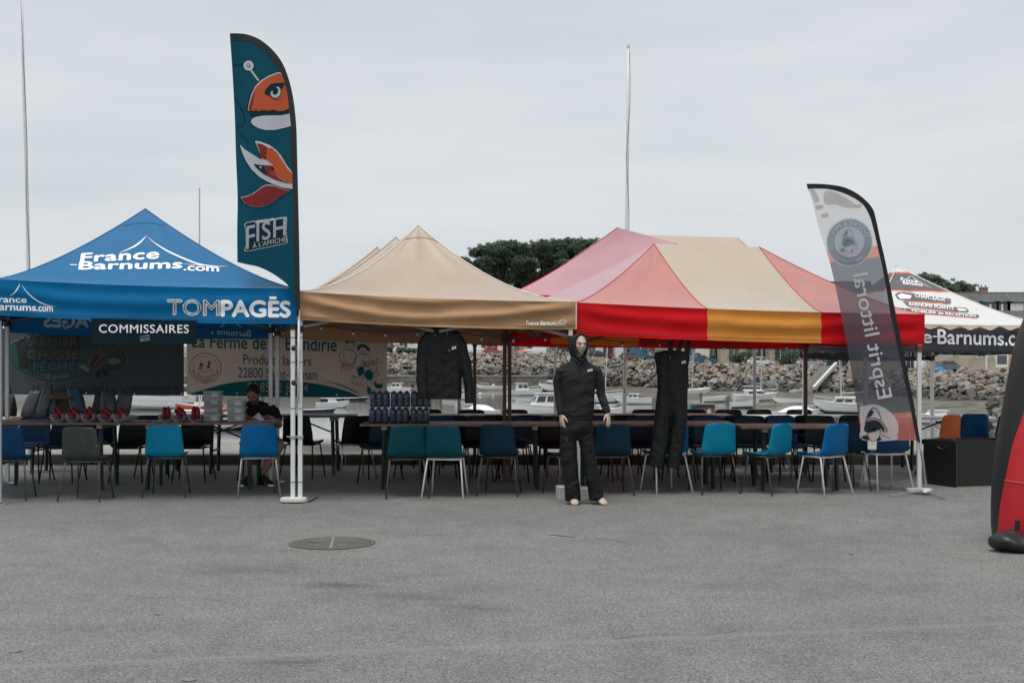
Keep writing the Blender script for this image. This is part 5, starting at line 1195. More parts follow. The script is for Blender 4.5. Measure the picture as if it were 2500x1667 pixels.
mat('box_black', (0.008, 0.009, 0.009), 0.55, var=0.15, vscale=10); mat('box_edge', (0.28, 0.2, 0.16), 0.7); mat('box_edge_dark', (0.05, 0.045, 0.04), 0.6)
bx = thing('black_box', 'open black plywood box standing behind the flag base', 'box', (5.25, 15.0, 0))
ux = V(0.965, 0.26, 0); uy = V(-0.40, 0.917, 0) ; Lx, Ly, Hh = 0.98, 0.56, 0.545; o0 = V(5.25, 15.0, 0)
def bpanel(name, a, b_, t, z0=0.0, z1=Hh, m='box_black'):
    n_ = V(-(b_ - a).y, (b_ - a).x, 0).normalized() * t; MB().poly_prism([a + V(0, 0, z0), b_ + V(0, 0, z0), b_ + n_ + V(0, 0, z0), a + n_ + V(0, 0, z0)], (0, 0, z1 - z0)).build(name, m, bx, normals=True)
A0, A1, A2, A3 = o0, o0 + ux * Lx, o0 + ux * Lx + uy * Ly, o0 + uy * Ly
bpanel('front_panel', A0, A1, 0.015); bpanel('back_panel', A2, A3, 0.015); bpanel('side_panel', A3 + ux * 0.0, A0 + uy * 0.017, 0.015); bpanel('side_panel', A1 + uy * 0.017, A2 - uy * 0.017, 0.015)
MB().poly_prism([q + V(0, 0, 0.02) for q in (A0 + (ux + uy) * 0.02, A1 + (uy - ux) * 0.02, A2 - (ux + uy) * 0.02, A3 + (ux - uy) * 0.02)], (0, 0, 0.012)).build('base_board', 'box_black', bx, normals=True)
MB().bar(A0 + V(0.004, -0.004, 0.006), A1 + V(0, -0.004, 0.006), 0.012).build('skirting', 'box_edge', bx)
MB().bar(A0 + V(0.0, -0.003, Hh + 0.003), A1 + V(0, -0.003, Hh + 0.003), 0.006).build('rim', 'box_edge_dark', bx); MB().bar(A0 + V(-0.002, -0.004, 0.0), A0 + V(-0.002, -0.004, Hh), 0.008).build('corner_strip', 'box_edge_dark', bx)
hm = A0.lerp(A3, 0.42) + V(-0.006, -0.003, Hh - 0.09); MB().path([hm + uy * 0.07 + V(0, 0, 0.015), hm + uy * 0.03 + V(0, 0, -0.012), hm - uy * 0.03 + V(0, 0, -0.012), hm - uy * 0.07 + V(0, 0, 0.015)], 0.008, 6).build('hand_hole', 'box_edge_dark', bx)
o = MB().path([W(2278, 1036, 15.9), W(2335, 1077, 15.02)], [0.004, 0.008], 6).build('leaning_rod', 'box_edge_dark'); tag(o, 'thin dark rod leaning over the front corner of the black box', 'rod')

mat('inflatable_red', (0.50, 0.010, 0.018), 0.34, var=0.08, vscale=3, spec=0.5); mat('inflatable_black', (0.010, 0.011, 0.012), 0.5); mat('inflatable_seam', (0.58, 0.05, 0.05), 0.4)
Di = 10.55; rad = 0.46
edge = [(1300, 2430), (1281, 2428), (1225, 2428), (1170, 2431), (1081, 2441), (1029, 2450), (948, 2465), (863, 2481), (807, 2497), (740, 2525), (650, 2570), (540, 2640)]
inf = thing('inflatable_leg', 'red and black inflatable arch leg at the right edge of the picture', 'inflatable', (GX(2428, Di) + rad, Di, 0))
rb, rc = [], []
N_ = 80
def iring(py, px, kb):
    c = W(px, py, Di) + V(rad, 0, 0)
    return [c + V(math.cos(t) * rad, math.sin(t) * rad, 0) for t in [math.pi * (1 - 0.22) + 2 * math.pi * k / N_ for k in range(N_ + 1)]]
es = smooth_pts([(a_, b_) for a_, b_ in edge], 4); RR = [iring(a_, b_, 0) for a_, b_ in es]
e0 = RR[0]; RR = [[V(p.x, p.y, 0.004) for p in e0]] + RR
NR = len(RR)
def inf_pt(i, ang):
    c = sum(RR[i][:-1], V(0, 0, 0)) / N_; return c + V(math.cos(ang) * rad, math.sin(ang) * rad, 0)
def edge_ang(i): return R(lerp(181, 222, min(1.0, i / (NR - 14))))
A_START = math.pi * 0.72
MB().grid(lambda u, v: inf_pt(round(v * (NR - 1)), lerp(A_START, edge_ang(round(v * (NR - 1))), u)), 14, NR - 1).build('black_edging', 'inflatable_black', inf, smooth=True)
MB().grid(lambda u, v: inf_pt(round(v * (NR - 1)), lerp(edge_ang(round(v * (NR - 1))), A_START + 2 * math.pi, u)), 44, NR - 1).build('red_skin', 'inflatable_red', inf, smooth=True)
def seam(py, px, tilt):
    c = W(px, py, Di) + V(rad, 0, 0); MB().path([c + V(math.cos(t) * (rad + 0.002), math.sin(t) * (rad + 0.002), -tilt * (1 + math.cos(t))) for t in [math.pi * 1.10 + math.pi * 0.85 * k / 30 for k in range(31)]], 0.007, 6).build('welded_seam', 'inflatable_seam', inf, smooth=True)
seam(1168, 2431, 0.04)
MB().box(W(2484, 1283, Di - 0.33), (0.04, 0.012, 0.085)).build('strap_tab', 'inflatable_black', inf)
sbm = MB(); sbx = GX(2470, 10.15)
sbm.ell((sbx, 10.1, 0.075), (0.19, 0.16, 0.085), 24, 16, fn=lambda p: p * (1 + 0.22 * noise.noise(p * 9)) + V(0, 0, -0.02 * (p.x > 0.1))); sbm.ell((sbx + 0.22, 10.08, 0.06), (0.16, 0.14, 0.065), 20, 12, fn=lambda p: p * (1 + 0.25 * noise.noise(p * 11)))
sbm.ell((sbx - 0.02, 10.1, 0.14), (0.06, 0.06, 0.035), 12, 8)
o = remesh('sand_bag', sbm, 0.012, 'black_plastic', None, 2); tag(o, 'black crumpled sand bag at the foot of the red inflatable', 'sand bag')

mat('pole_white', (0.66, 0.68, 0.69), 0.4, var=0.06)
def flagpole(label, pts, d, r0, r1, rope):
    b0 = W(*pts[-1], d); r_ = thing('flagpole', label, 'flagpole', (b0.x, d, KERB_Z), 0, 'white flagpoles on the quay')
    P = [V(b0.x, d, KERB_Z)] + [W(x, y, d) for x, y in reversed(pts)]
    L = len(P); MB().path(P, [lerp(r0, r1, i / (L - 1)) for i in range(L)], 12).build('mast', 'pole_white', r_, smooth=True)
    MB().tube(V(b0.x, d, KERB_Z - 0.004), V(b0.x, d, KERB_Z + 0.02), 0.12, n=14).build('base_plate', 'alu_grey', r_)
    MB().path([W(x, y, d - 0.06) for x, y in rope], 0.004, 5).build('halyard', 'cable_black', r_)
    MB().tube(P[-1], P[-1] + V(0, 0, 0.05), r1 * 1.25, n=10).build('finial', 'pole_white', r_)
flagpole('white flagpole rising behind the striped tent', [(1534, 117), (1533, 300), (1531, 480), (1529, 600), (1527, 800), (1524, 1023)], 20.6, 0.037, 0.022, smooth_pts([(1537, 122), (1538, 260), (1530, 380), (1536, 520), (1533, 640), (1532, 850), (1521, 890), (1519, 930), (1526, 960)], 4))
flagpole('white flagpole at the far left, running out of the top', [(52, -60), (56, 140), (61, 300), (66, 480), (69, 640), (72, 900), (73, 1040)], 20.6, 0.038, 0.022, smooth_pts([(50, -20), (57, 150), (66, 350), (64, 480), (72, 640), (73, 800)], 4))
mat('kiosk_blue', (0.0, 0.17, 0.29), 0.5); mat('kiosk_taupe', (0.20, 0.17, 0.155), 0.55)
kd = 19.2; ko = V(GX(1715, kd), kd, KERB_Z); kk = thing('service_kiosk', 'blue and taupe service terminal on the quay right of the salopettes', 'terminal', ko)
kz = zy(988, kd) - KERB_Z
MB().box((0.03, 0, kz / 2), (0.28, 0.25, kz)).build('cabinet', 'kiosk_taupe', kk, world=False, bevel=0.008); MB().box((-0.145, -0.01, kz / 2), (0.066, 0.27, kz + 0.01)).build('side_panel', 'kiosk_blue', kk, world=False, bevel=0.006)
MB().box((0.0, 0, kz + 0.012), (0.37, 0.29, 0.02)).build('cap', 'alu_grey', kk, world=False)
kf = lambda px, py, off=0.0: W(px, py, kd - 0.126 - off)
a = Art(kf); a.text('TAXE', 1706, 1722, 1001, 1006, bold=0.02); a.text('DE', 1710, 1722, 1009, 1013, bold=0.02); a.text('SÉJOUR', 1708, 1724, 1015, 1021, bold=0.02); a.spoly([(1727, 1000), (1734, 998), (1736, 1008), (1732, 1014), (1727, 1010)], 3); a.build('notice', 'print_white', kk, 0.003)
MB().tube(V(-0.145, -0.15, kz - 0.16), V(-0.145, -0.21, kz - 0.17), 0.02, n=10).build('tap', 'chrome', kk, world=False)

o = MB().path([V(GX(748, 13.45), 13.45, 0.008), V(GX(757, 13.5), 13.5, 0.008), V(GX(765, 13.72), 13.72, 0.008), V(GX(776, 13.95), 13.95, 0.008)], 0.006, 6).build('ground_cable', 'cable_black'); tag(o, 'short black cable lying beside the white tent weight', 'cable')
for px, py, r_, lab in ((40, 1590, 0.035, 'white litter scrap on the asphalt at lower left'), (462, 1660, 0.04, 'white litter scrap at the bottom edge left of centre'), (2078, 1353, 0.022, 'tiny white scrap on the asphalt at right'), (385, 1500, 0.018, 'tiny pale scrap on the asphalt left of the manhole')):
    dd = 4805 / (py - HY); o = MB().ell((GX(px, dd), dd, 0.004), (r_, r_ * 0.7, 0.006), 9, 6, fn=lambda p: p * (1 + 0.5 * noise.noise(p * 60 + V(px, 0, 0)))).build('litter_scrap', 'print_lightgrey'); tag(o, lab, 'litter', 'litter scraps on the asphalt')
# ------------------------------------------------------------------ figures and hung clothes
mat('skin_dummy', (0.50, 0.385, 0.30), 0.5, var=0.04, spec=0.35); mat('skin_man', (0.30, 0.165, 0.115), 0.55, var=0.08, vscale=12); mat('hair_dark', (0.010, 0.009, 0.008), 0.7, bump=0.5, bscale=90)
mat('fleece_black', (0.0155, 0.0175, 0.0185), 0.85, var=0.15, vscale=20, bump=0.15, bscale=50, spec=0.25); mat('trouser_black', (0.007, 0.008, 0.0095), 0.75, var=0.15, vscale=8, bump=0.25, bscale=12, spec=0.3)
mat('oilskin_black', (0.0050, 0.0057, 0.0059), 0.55, spec=0.32, var=0.15, vscale=8, bump=0.35, bscale=11); mat('tshirt_black', (0.007, 0.007, 0.008), 0.8); mat('shorts_grey', (0.14, 0.15, 0.17), 0.8); mat('shoe_dark', (0.015, 0.015, 0.016), 0.6)
mat('zip_red', (0.5, 0.02, 0.03), 0.5); mat('zip_brown', (0.16, 0.09, 0.07), 0.6); mat('socket_shade', (0.02, 0.015, 0.012), 0.4)
def head_fn(sx=0.074, sy=0.094, sz=0.117):
    def g(x, z, x0, z0, wx, wz): return math.exp(-((x - x0) / wx) ** 2 - ((z - z0) / wz) ** 2)
    def fn(p):
        q = p.copy(); x, z = q.x, q.z
        low = max(0, -z / sz); q.x *= 1 - 0.30 * low ** 1.6; q.y *= 1 - 0.12 * low
        if q.y < 0:
            f = 0
            f += 0.026 * g(x, z, 0, -0.020, 0.011, 0.020) + 0.012 * g(x, z, 0, 0.005, 0.009, 0.028) + 0.009 * g(x, z, 0, 0.032, 0.05, 0.010)
            f -= 0.017 * (g(x, z, 0.031, 0.010, 0.016, 0.010) + g(x, z, -0.031, 0.010, 0.016, 0.010))
            f += 0.006 * (g(x, z, 0.042, -0.018, 0.018, 0.018) + g(x, z, -0.042, -0.018, 0.018, 0.018))
            f += 0.008 * g(x, z, 0, -0.054, 0.022, 0.006) + 0.009 * g(x, z, 0, -0.068, 0.018, 0.006) - 0.006 * g(x, z, 0, -0.061, 0.026, 0.003) - 0.006 * g(x, z, 0, -0.080, 0.02, 0.006)
            f += 0.016 * g(x, z, 0, -0.100, 0.024, 0.016)
            q.y -= f
        return q
    return fn
def head(mb, c, rot, k=1.0):
    mb.ell(c, (0.074 * k, 0.094 * k, 0.117 * k), 44, 40, rot=rot, fn=head_fn())
    for s in (-1, 1): mb.ell(Vector(c) + rot @ V(s * 0.073 * k, 0.012 * k, -0.002), (0.010, 0.022 * k, 0.032 * k), 10, 8, rot=rot)
def hand(mb, w, dr, side, pal, curl=0.35, k=1.0):
    """w wrist, dr towards the fingertips, side towards the thumb, pal out of the palm"""
    w = Vector(w); dr = Vector(dr).normalized(); side = Vector(side); side = (side - dr * side.dot(dr)).normalized(); pal = Vector(pal); pal = (pal - dr * pal.dot(dr) - side * pal.dot(side)).normalized()
    def P(a, b, c): return w + (dr * a + side * b + pal * c) * k
    m = Matrix((side, pal, dr)).transposed()
    mb.ell(P(0.045, 0, 0), (0.042 * k, 0.017 * k, 0.058 * k), 16, 10, rot=m); mb.path([P(-0.03, 0, 0), P(0.02, 0, 0)], [0.026 * k, 0.027 * k], 12, flat=0.75, up=side)
    for i, (b, L) in enumerate(((0.031, 0.072), (0.0105, 0.082), (-0.0105, 0.076), (-0.030, 0.060))):
        pts = []; a = 0.084 - abs(b + 0.005) * 0.25; c = 0.0; ang = 0.06; pts.append(P(a - 0.02, b * 0.95, 0))
        for sgm in (0.45, 0.30, 0.25):
            pts.append(P(a, b, c)); a += math.cos(ang) * L * sgm; c += math.sin(ang) * L * sgm; ang += curl * (0.9 + 0.12 * i); b *= 1.03
        pts.append(P(a, b, c)); mb.path(pts, [0.0095 * k, 0.0095 * k, 0.0088 * k, 0.0078 * k, 0.006 * k], 10)
    mb.path([P(0.012, 0.026, 0.004), P(0.040, 0.052, 0.012), P(0.066, 0.064, 0.020), P(0.090, 0.066, 0.028)], [0.014 * k, 0.0115 * k, 0.0098 * k, 0.007 * k], 10)
def foot(mb, heel, toe, k=1.0):
    heel = Vector(heel); toe = Vector(toe); d = toe - heel; L = d.length; d.normalize(); s = V(-d.y, d.x, 0)
    secs = [(0.0, 0.028, 0.045), (0.2, 0.032, 0.052), (0.45, 0.036, 0.045), (0.7, 0.043, 0.030), (0.88, 0.040, 0.022), (1.0, 0.026, 0.014)]
    mb.rings([[heel + d * L * t + s * math.cos(q) * w + V(0, 0, max(0.003, h + math.sin(q) * h)) for q in [2 * math.pi * i / 14 for i in range(14)]] for t, w, h in secs])
def wrinkle(amp, fr, seed):
    """cloth folds: long ridges that run across and down, with a few soft dents"""
    def f(co):
        p = Vector(co); x, z = p.x * fr, p.z * fr
        w = 1.2 - 2.6 * abs(noise.noise(V(x * 0.30 + z * 0.22, p.y * 2, z * 0.85 - x * 0.35 + seed))); w += 0.7 - 1.6 * abs(noise.noise(V(x * 0.5 - z * 0.4 + seed, p.y * 2, z * 0.7 + x * 0.5)))
        w *= 0.55 + 0.9 * noise.noise(V(p.x * 5, p.y * 3, p.z * 4 + seed))
        q = V(0.4 * noise.noise(V(x * 0.5, 1, z * 0.6 + seed)), -w, 0); return p + q * amp
    return f
# mannequin -------------------------------------------------
MD = 13.32; MX = GX(1415, MD); KM = 0.001243 * MD / 13.42
def mp(cx, cy, dy=0.0): return V(MX + (cx - 610) * KM, MD + dy, (1528 - cy) * KM)
man = thing('mannequin', 'standing male mannequin in a black hoodie and black trousers', 'mannequin', (MX, MD, 0))
hr = Matrix.Rotation(R(10), 3, 'Z') @ Matrix.Rotation(R(4), 3, 'X')
b = MB(); head(b, mp(619, 172, -0.015), hr, 0.93)
b.path([mp(612, 225, 0.02), mp(606, 290, 0.03), mp(602, 340, 0.03)], [0.048, 0.050, 0.065], 16)
def trunk(mb, secs, n=24):
    mb.rings([[V(c.x + math.copysign(abs(math.cos(t)) ** 0.85, math.cos(t)) * hx, c.y + math.sin(t) * hy, c.z) for t in [2 * math.pi * i / n for i in range(n)]] for c, hx, hy in secs])
trunk(b, [(mp(602, 335, 0.03), 0.07, 0.05), (mp(600, 400, 0.015), 0.135, 0.08), (mp(600, 520, 0.01), 0.14, 0.085), (mp(600, 700, 0.01), 0.12, 0.075), (mp(592, 800, 0.01), 0.12, 0.075), (mp(587, 890, 0.01), 0.13, 0.075)])
for pts in ([(440, 430, 0.02), (432, 580, 0.03), (452, 760, -0.02)], [(760, 430, 0.02), (792, 590, 0.02), (843, 745, -0.05)]): b.path([mp(600, 430, 0.02)] + [mp(*p) for p in pts], [0.045, 0.038, 0.034, 0.027], 12)
hand(b, mp(452, 770, -0.025), (0.012, -0.02, -0.09), (0.5, -1, 0.0), (1, 0.4, 0), 0.28, 1.0)
hand(b, mp(846, 757, -0.055), (0.010, -0.03, -0.09), (-0.6, -1, 0.1), (-1, 0.5, 0), 0.30, 0.92)
for pts, ft in (([(525, 900, 0.01), (522, 1150, 0.01), (556, 1455, 0.03)], ((562, 0.06), (566, -0.12))), ([(655, 900, 0.01), (690, 1150, 0.01), (756, 1450, 0.03)], ((765, 0.06), (822, -0.10)))):
    b.path([mp(*p) for p in pts], [0.055, 0.042, 0.034], 14)
    h0 = mp(ft[0][0], 1528, ft[0][1]); t0 = mp(ft[1][0], 1528, ft[1][1]); foot(b, h0, t0); b.path([mp(*pts[-1]), V(h0.x, h0.y - 0.01, 0.06)], [0.04, 0.04], 12)
remesh('body', b, 0.0042, 'skin_dummy', man, 2)
for s in (-1, 1):
    MB().ell(mp(619, 172, -0.015) + hr @ V(s * 0.029, -0.0755, 0.006), (0.011, 0.004, 0.0045), 10, 6, rot=hr).build('eye', 'socket_shade', man, smooth=True)  # dark ellipsoid painting in the shade of the eye socket
    MB().ell(mp(619, 172, -0.015) + hr @ V(s * 0.031, -0.084, 0.0235), (0.016, 0.006, 0.0026), 10, 6, rot=hr @ Matrix.Rotation(s * -0.16, 3, 'Y')).build('eyebrow', 'zip_brown', man, smooth=True)
MB().ell(mp(619, 172, -0.015) + hr @ V(0, -0.0855, -0.0575), (0.020, 0.004, 0.0022), 10, 6, rot=hr).build('mouth', 'zip_brown', man, smooth=True)
# hoodie
b = MB()
trunk(b, [(mp(604, 272, 0.04), 0.082, 0.07), (mp(604, 315, 0.035), 0.098, 0.085), (mp(602, 348, 0.03), 0.152, 0.10), (mp(600, 395, 0.02), 0.186, 0.11), (mp(600, 460, 0.01), 0.180, 0.122), (mp(603, 580, 0.01), 0.168, 0.118), (mp(606, 700, 0.005), 0.158, 0.114), (mp(605, 770, 0.0), 0.156, 0.114), (mp(602, 782, 0.0), 0.144, 0.104), (mp(600, 806, 0.0), 0.145, 0.104)], 32)
b.path([mp(530, 382, 0.02), mp(446, 408, 0.02), mp(424, 485, 0.03), mp(432, 590, 0.03), mp(442, 690, 0.0), mp(449, 745, -0.02), mp(451, 768, -0.025)], [0.07, 0.060, 0.052, 0.047, 0.043, 0.040, 0.036], 18)
b.path([mp(680, 382, 0.02), mp(760, 406, 0.02), mp(786, 485, 0.02), mp(793, 590, 0.02), mp(820, 680, -0.02), mp(838, 730, -0.045), mp(843, 752, -0.05)], [0.07, 0.060, 0.052, 0.047, 0.043, 0.041, 0.037], 18)
hood = MB()
remesh('hoodie', b, 0.0075, 'fleece_black', man, 4, disp=wrinkle(0.009, 15, 3.0))
# hood: open shell round the head
hc = mp(600, 182, 0.05); fc = mp(619, 178, -0.075)
def hoodp(u, v):
    t = 2 * math.pi * u; fl = 0.5 - 0.5 * math.cos(math.pi * min(1, v * 1.0))
    rx0, rz0 = 0.064, 0.118
    rim = V(fc.x + math.sin(t) * rx0, fc.y + 0.012 * math.cos(t), fc.z + math.cos(t) * rz0 - (0.035 if math.cos(t) < 0 else 0) * abs(math.cos(t)))
    bx_, bz_ = 0.112, 0.128
    a_ = min(1.0, v * 1.35); k = math.sin(math.pi / 2 * a_); shrink = 1.0 if v < 0.55 else math.cos((v - 0.55) / 0.45 * math.pi / 2) ** 0.7
    cx_ = lerp(fc.x, hc.x, k); cz_ = lerp(fc.z, hc.z, k); rx = lerp(rx0, bx_, k) * max(0.02, shrink); rz = lerp(rz0, bz_, k) * max(0.02, shrink)
    y_ = fc.y + 0.24 * (v ** 0.9)
    z_ = cz_ + math.cos(t) * rz - (0.035 * (1 - k) + 0.05 * k) * (abs(math.cos(t)) if math.cos(t) < 0 else 0)
    p = V(cx_ + math.sin(t) * rx, y_, z_); q = p.lerp(rim, max(0, 1 - v * 12)); q += V(1, 0, 1) * 0.006 * noise.noise(q * 14); return q
MB().grid(hoodp, 40, 22).build('hood', 'fleece_black', man, smooth=True, solid=0.008)
MB().path([hoodp(k / 40, 0) + V(0, -0.002, 0) for k in range(41)], 0.0085, 8).build('hood_rim', 'fleece_black', man, smooth=True)
MB().path([mp(575, 300, -0.065), mp(598, 322, -0.085), mp(603, 335, -0.09), mp(625, 315, -0.08), mp(640, 300, -0.06)], 0.012, 8).build('hood_fold', 'fleece_black', man, smooth=True)
for x0, x1, yb in ((601, 597, 365), (607, 606, 392)): MB().path([mp(x0, 325, -0.10), mp(x1, yb - 20, -0.122), mp(x1, yb, -0.126)], 0.004, 6).build('drawstring', 'oilskin_black', man)
msf = lambda px, py, off=0.0: V(GX(px, MD), 0, zy(py, MD)) + V(0, MD - 0.128 - off, 0)
pk = [(505, 790), (525, 625), (712, 625), (730, 785)]
MB().path([mp(x, y, -0.124) for x, y in pk], 0.0022, 6).build('pocket_seam', 'oilskin_black', man)
a = Art(msf); sx0 = 1240 + 671 * 0.287; a.text('gill', sx0, sx0 + 11.5, 790 + 384 * 0.287, 790 + 406 * 0.287, bold=0.05); a.build('logo', 'print_white', man, 0.004)
# trousers
b = MB()
trunk(b, [(mp(598, 800, 0.01), 0.140, 0.10), (mp(590, 850, 0.01), 0.168, 0.115), (mp(587, 905, 0.01), 0.178, 0.115), (mp(587, 950, 0.01), 0.150, 0.085), (mp(587, 985, 0.01), 0.09, 0.05)], 28)
for pts, rds in (([(520, 900), (514, 1000), (522, 1150), (538, 1300), (553, 1440), (556, 1500)], [0.090, 0.089, 0.085, 0.083, 0.083, 0.082]), ([(655, 900), (668, 1000), (690, 1150), (722, 1300), (750, 1430), (757, 1492)], [0.082, 0.078, 0.075, 0.076, 0.079, 0.079])):
    b.path([mp(x, y, 0.01 + 0.02 * (y > 1300)) for x, y in pts], rds, 20)
remesh('trousers', b, 0.0075, 'trouser_black', man, 3, disp=wrinkle(0.012, 14, 11.0))
MB().box(mp(497, 972, -0.10), (0.008, 0.004, 0.026)).build('zip_pull', 'zip_red', man)

# hung jacket -----------------------------------------------
def drape(amp, seed, d):
    def f(co):
        p = Vector(co); ph = p.x * 38 + 3.5 * noise.noise(V(p.x * 3, 0, p.z * 2.2 + seed)) + p.z * 4 * noise.noise(V(seed, p.x * 2, 1))
        w = math.sin(ph) * (0.5 + 0.5 * noise.noise(V(p.x * 4, 2, p.z * 3 + seed))) + 0.8 * (1 - 2.2 * abs(noise.noise(V(p.x * 9 + p.z * 5, 0, p.z * 7 - p.x * 6 + seed))))
        return V(p.x + 0.5 * amp * noise.noise(V(p.x * 8, 1, p.z * 9 + seed)), d + (p.y - d) * 0.75 - w * amp, p.z)
    return f
def clothes(name, label, d, build, m, amp, seed, voxel=0.009):
    base = None
    b = MB(); lo = build(b, d); r_ = thing(name, label, 'jacket' if 'jacket' in name else 'salopettes', lo); remesh('fabric', b, voxel, m, r_, 3, disp=drape(amp, seed, d)); return r_
def loft(mb, secs, d, n=22):
    mb.rings([[W(cx, cy, d) + V(math.cos(t) * hw / F * d, math.sin(t) * hd, 0) for t in [2 * math.pi * i / n for i in range(n)]] for cx, cy, hw, hd in secs])
JD = 13.78
def jb(b, d):
    loft(b, [(1083, 790, 18, 0.05), (1082, 805, 34, 0.07), (1081, 822, 46, 0.075), (1083, 860, 43, 0.085), (1083, 910, 43, 0.085), (1084, 955, 44, 0.085), (1085, 974, 42, 0.08)], d)
    b.path([W(1050, 815, d), W(1034, 840, d), W(1030, 880, d - 0.02), W(1030, 930, d - 0.03), W(1033, 972, d - 0.03)], [0.055, 0.064, 0.062, 0.060, 0.058], 16)
    b.path([W(1110, 815, d), W(1125, 842, d), W(1138, 890, d), W(1145, 940, d), W(1146, 984, d)], [0.058, 0.064, 0.059, 0.054, 0.050], 16)
    b.path([W(1062, 800, d + 0.02), W(1083, 812, d + 0.05), W(1106, 800, d + 0.02)], [0.03, 0.045, 0.03], 12)
    return W(1085, 980, d)
jk = clothes('hanging_jacket', 'black waterproof jacket hanging under the tan tent edge', JD, jb, 'oilskin_black', 0.009, 21.0)
jf = lambda px, py, off=0.0: W(px, py, JD - 0.115 - off)
a = Art(jf); a.text('gill', 1103, 1113, 845, 853, bold=0.05); a.build('logo', 'print_white', jk, 0.004)
MB().path([jf(1078, 812), jf(1079, 880), jf(1081, 970)], 0.005, 6).build('front_zip', 'trouser_black', jk)
for x, y in ((1062, 818), (1092, 815), (1096, 855)): MB().box(jf(x, y, 0.01), (0.008, 0.006, 0.022), rz=0.3).build('toggle', 'tub_content', jk)
MB().path([W(1083, 806, JD), W(1083, 790, JD), W(1086, 782, JD), W(1088, 775, JD)], 0.004, 6).build('hanger_hook', 'alu_grey', jk)
SD = 14.3
def sb(b, d):
    loft(b, [(1640, 855, 20, 0.025), (1640, 861, 43, 0.04), (1640, 872, 45, 0.05), (1641, 892, 40, 0.065), (1643, 930, 38, 0.08), (1641, 975, 37, 0.082), (1640, 1000, 30, 0.06), (1640, 1020, 18, 0.03)], d)
    b.path([W(1622, 940, d), W(1619, 1000, d), W(1613, 1060, d), W(1604, 1120, d), W(1601, 1139, d)], [0.075, 0.092, 0.095, 0.092, 0.09], 18)
    b.path([W(1662, 940, d), W(1660, 1000, d), W(1656, 1060, d), W(1646, 1120, d), W(1643, 1142, d)], [0.075, 0.088, 0.086, 0.078, 0.074], 18)
    return W(1640, 1142, d)
sp = clothes('hanging_salopettes', 'black bib salopettes hanging by their straps under the striped tent', SD, sb, 'oilskin_black', 0.009, 33.0)
for pts in ([(1637, 866), (1638, 806)], [(1676, 868), (1685, 806)], [(1652, 866), (1676, 806)]): MB().poly_prism([W(pts[0][0] - 6.5, pts[0][1], SD - 0.03), W(pts[0][0] + 6.5, pts[0][1], SD - 0.03), W(pts[1][0] + 6.5, pts[1][1], SD - 0.03), W(pts[1][0] - 6.5, pts[1][1], SD - 0.03)], (0, 0.006, 0)).build('strap', 'oilskin_black', sp)
a = Art(lambda px, py, off=0.0: W(px, py, SD - 0.088 - off)); a.text('gill', 1664, 1674, 880, 888, bold=0.05); a.build('logo', 'print_white', sp, 0.004)
MB().path([W(1633, 868, SD - 0.085), W(1629, 920, SD - 0.10), W(1628, 990, SD - 0.105)], 0.004, 6).build('front_zip', 'trouser_black', sp); MB().box(W(1636, 873, SD - 0.09), (0.007, 0.005, 0.03), rz=0.2).build('zip_pull', 'tub_content', sp)

# seated man ------------------------------------------------
PX = lambda px, d: GX(px, d)
pm = thing('person', 'man in black t-shirt and shorts seated writing at the left table', 'person', (PX(622, 15.75), 15.75, 0))
hx = Matrix.Rotation(R(-6), 3, 'Z') @ Matrix.Rotation(R(34), 3, 'X')
hcn = W(619, 963, 15.52)
b = MB(); head(b, hcn, hx, 1.02)
sc = V(PX(624, 15.72), 15.72, 0.97)
b.path([hcn + V(0, 0.03, -0.06), V(PX(622, 15.66), 15.66, 1.0), sc + V(0, 0, -0.04)], [0.052, 0.056, 0.075], 14)
hipc = V(PX(630, 16.0), 16.0, 0.50)
trunk(b, [(hipc + V(0, 0, -0.04), 0.16, 0.12), (hipc.lerp(sc, 0.4), 0.145, 0.11), (hipc.lerp(sc, 0.8), 0.18, 0.11), (sc + V(0, 0, -0.02), 0.15, 0.08)])
sl, sr = W(582, 1002, 15.68), W(668, 1002, 15.68)
el, er = V(PX(578, 15.3), 15.3, 0.80), V(PX(681, 15.42), 15.42, 0.72)
wl, wr = V(PX(610, 15.12), 15.14, 0.815), V(PX(660, 15.16), 15.16, 0.82)
for s_, e_, w_ in ((sl, el, wl), (sr, er, wr)): b.path([sc + V(0, 0, -0.03), s_, e_, w_], [0.07, 0.058, 0.045, 0.029], 14)
hand(b, wl, (0.6, -0.75, 0.0), (0.6, 0.4, 0.2), (0, 0, -1), 0.3, 1.0); hand(b, wr, (-0.85, -0.4, 0.02), (0.2, -0.6, 0.5), (0, 0, -1), 0.45, 1.0)
for s_, knee, ank, toe in ((-0.09, (604, 15.45, 0.50), (608, 15.35, 0.10), (588, 15.08)), (0.09, (684, 15.40, 0.47), (636, 15.40, 0.11), (662, 15.10))):
    K = V(PX(knee[0], knee[1]), knee[1], knee[2]); A2_ = V(PX(ank[0], ank[1]), ank[1], ank[2])
    b.path([hipc + V(s_, -0.02, -0.02), K, K.lerp(A2_, 0.35) + V(0, 0.02, 0), A2_], [0.085, 0.062, 0.058, 0.036], 14)
    foot(b, V(A2_.x, A2_.y + 0.05, 0.0), V(PX(toe[0], toe[1]), toe[1], 0.0)); b.path([A2_, V(A2_.x, A2_.y, 0.05)], [0.038, 0.036], 10)
remesh('body', b, 0.0052, 'skin_man', pm, 2)
h_ = MB(); h_.ell(hcn + hx @ V(0, 0.016, 0.028), (0.081, 0.098, 0.103), 26, 18, rot=hx, fn=lambda p: p if p.z > -0.02 else V(p.x * 0.97, max(p.y, -0.02), p.z * (0.9 if p.y > 0 else 0.2)))
h2 = h_.build('hair', 'hair_dark', pm, smooth=True)
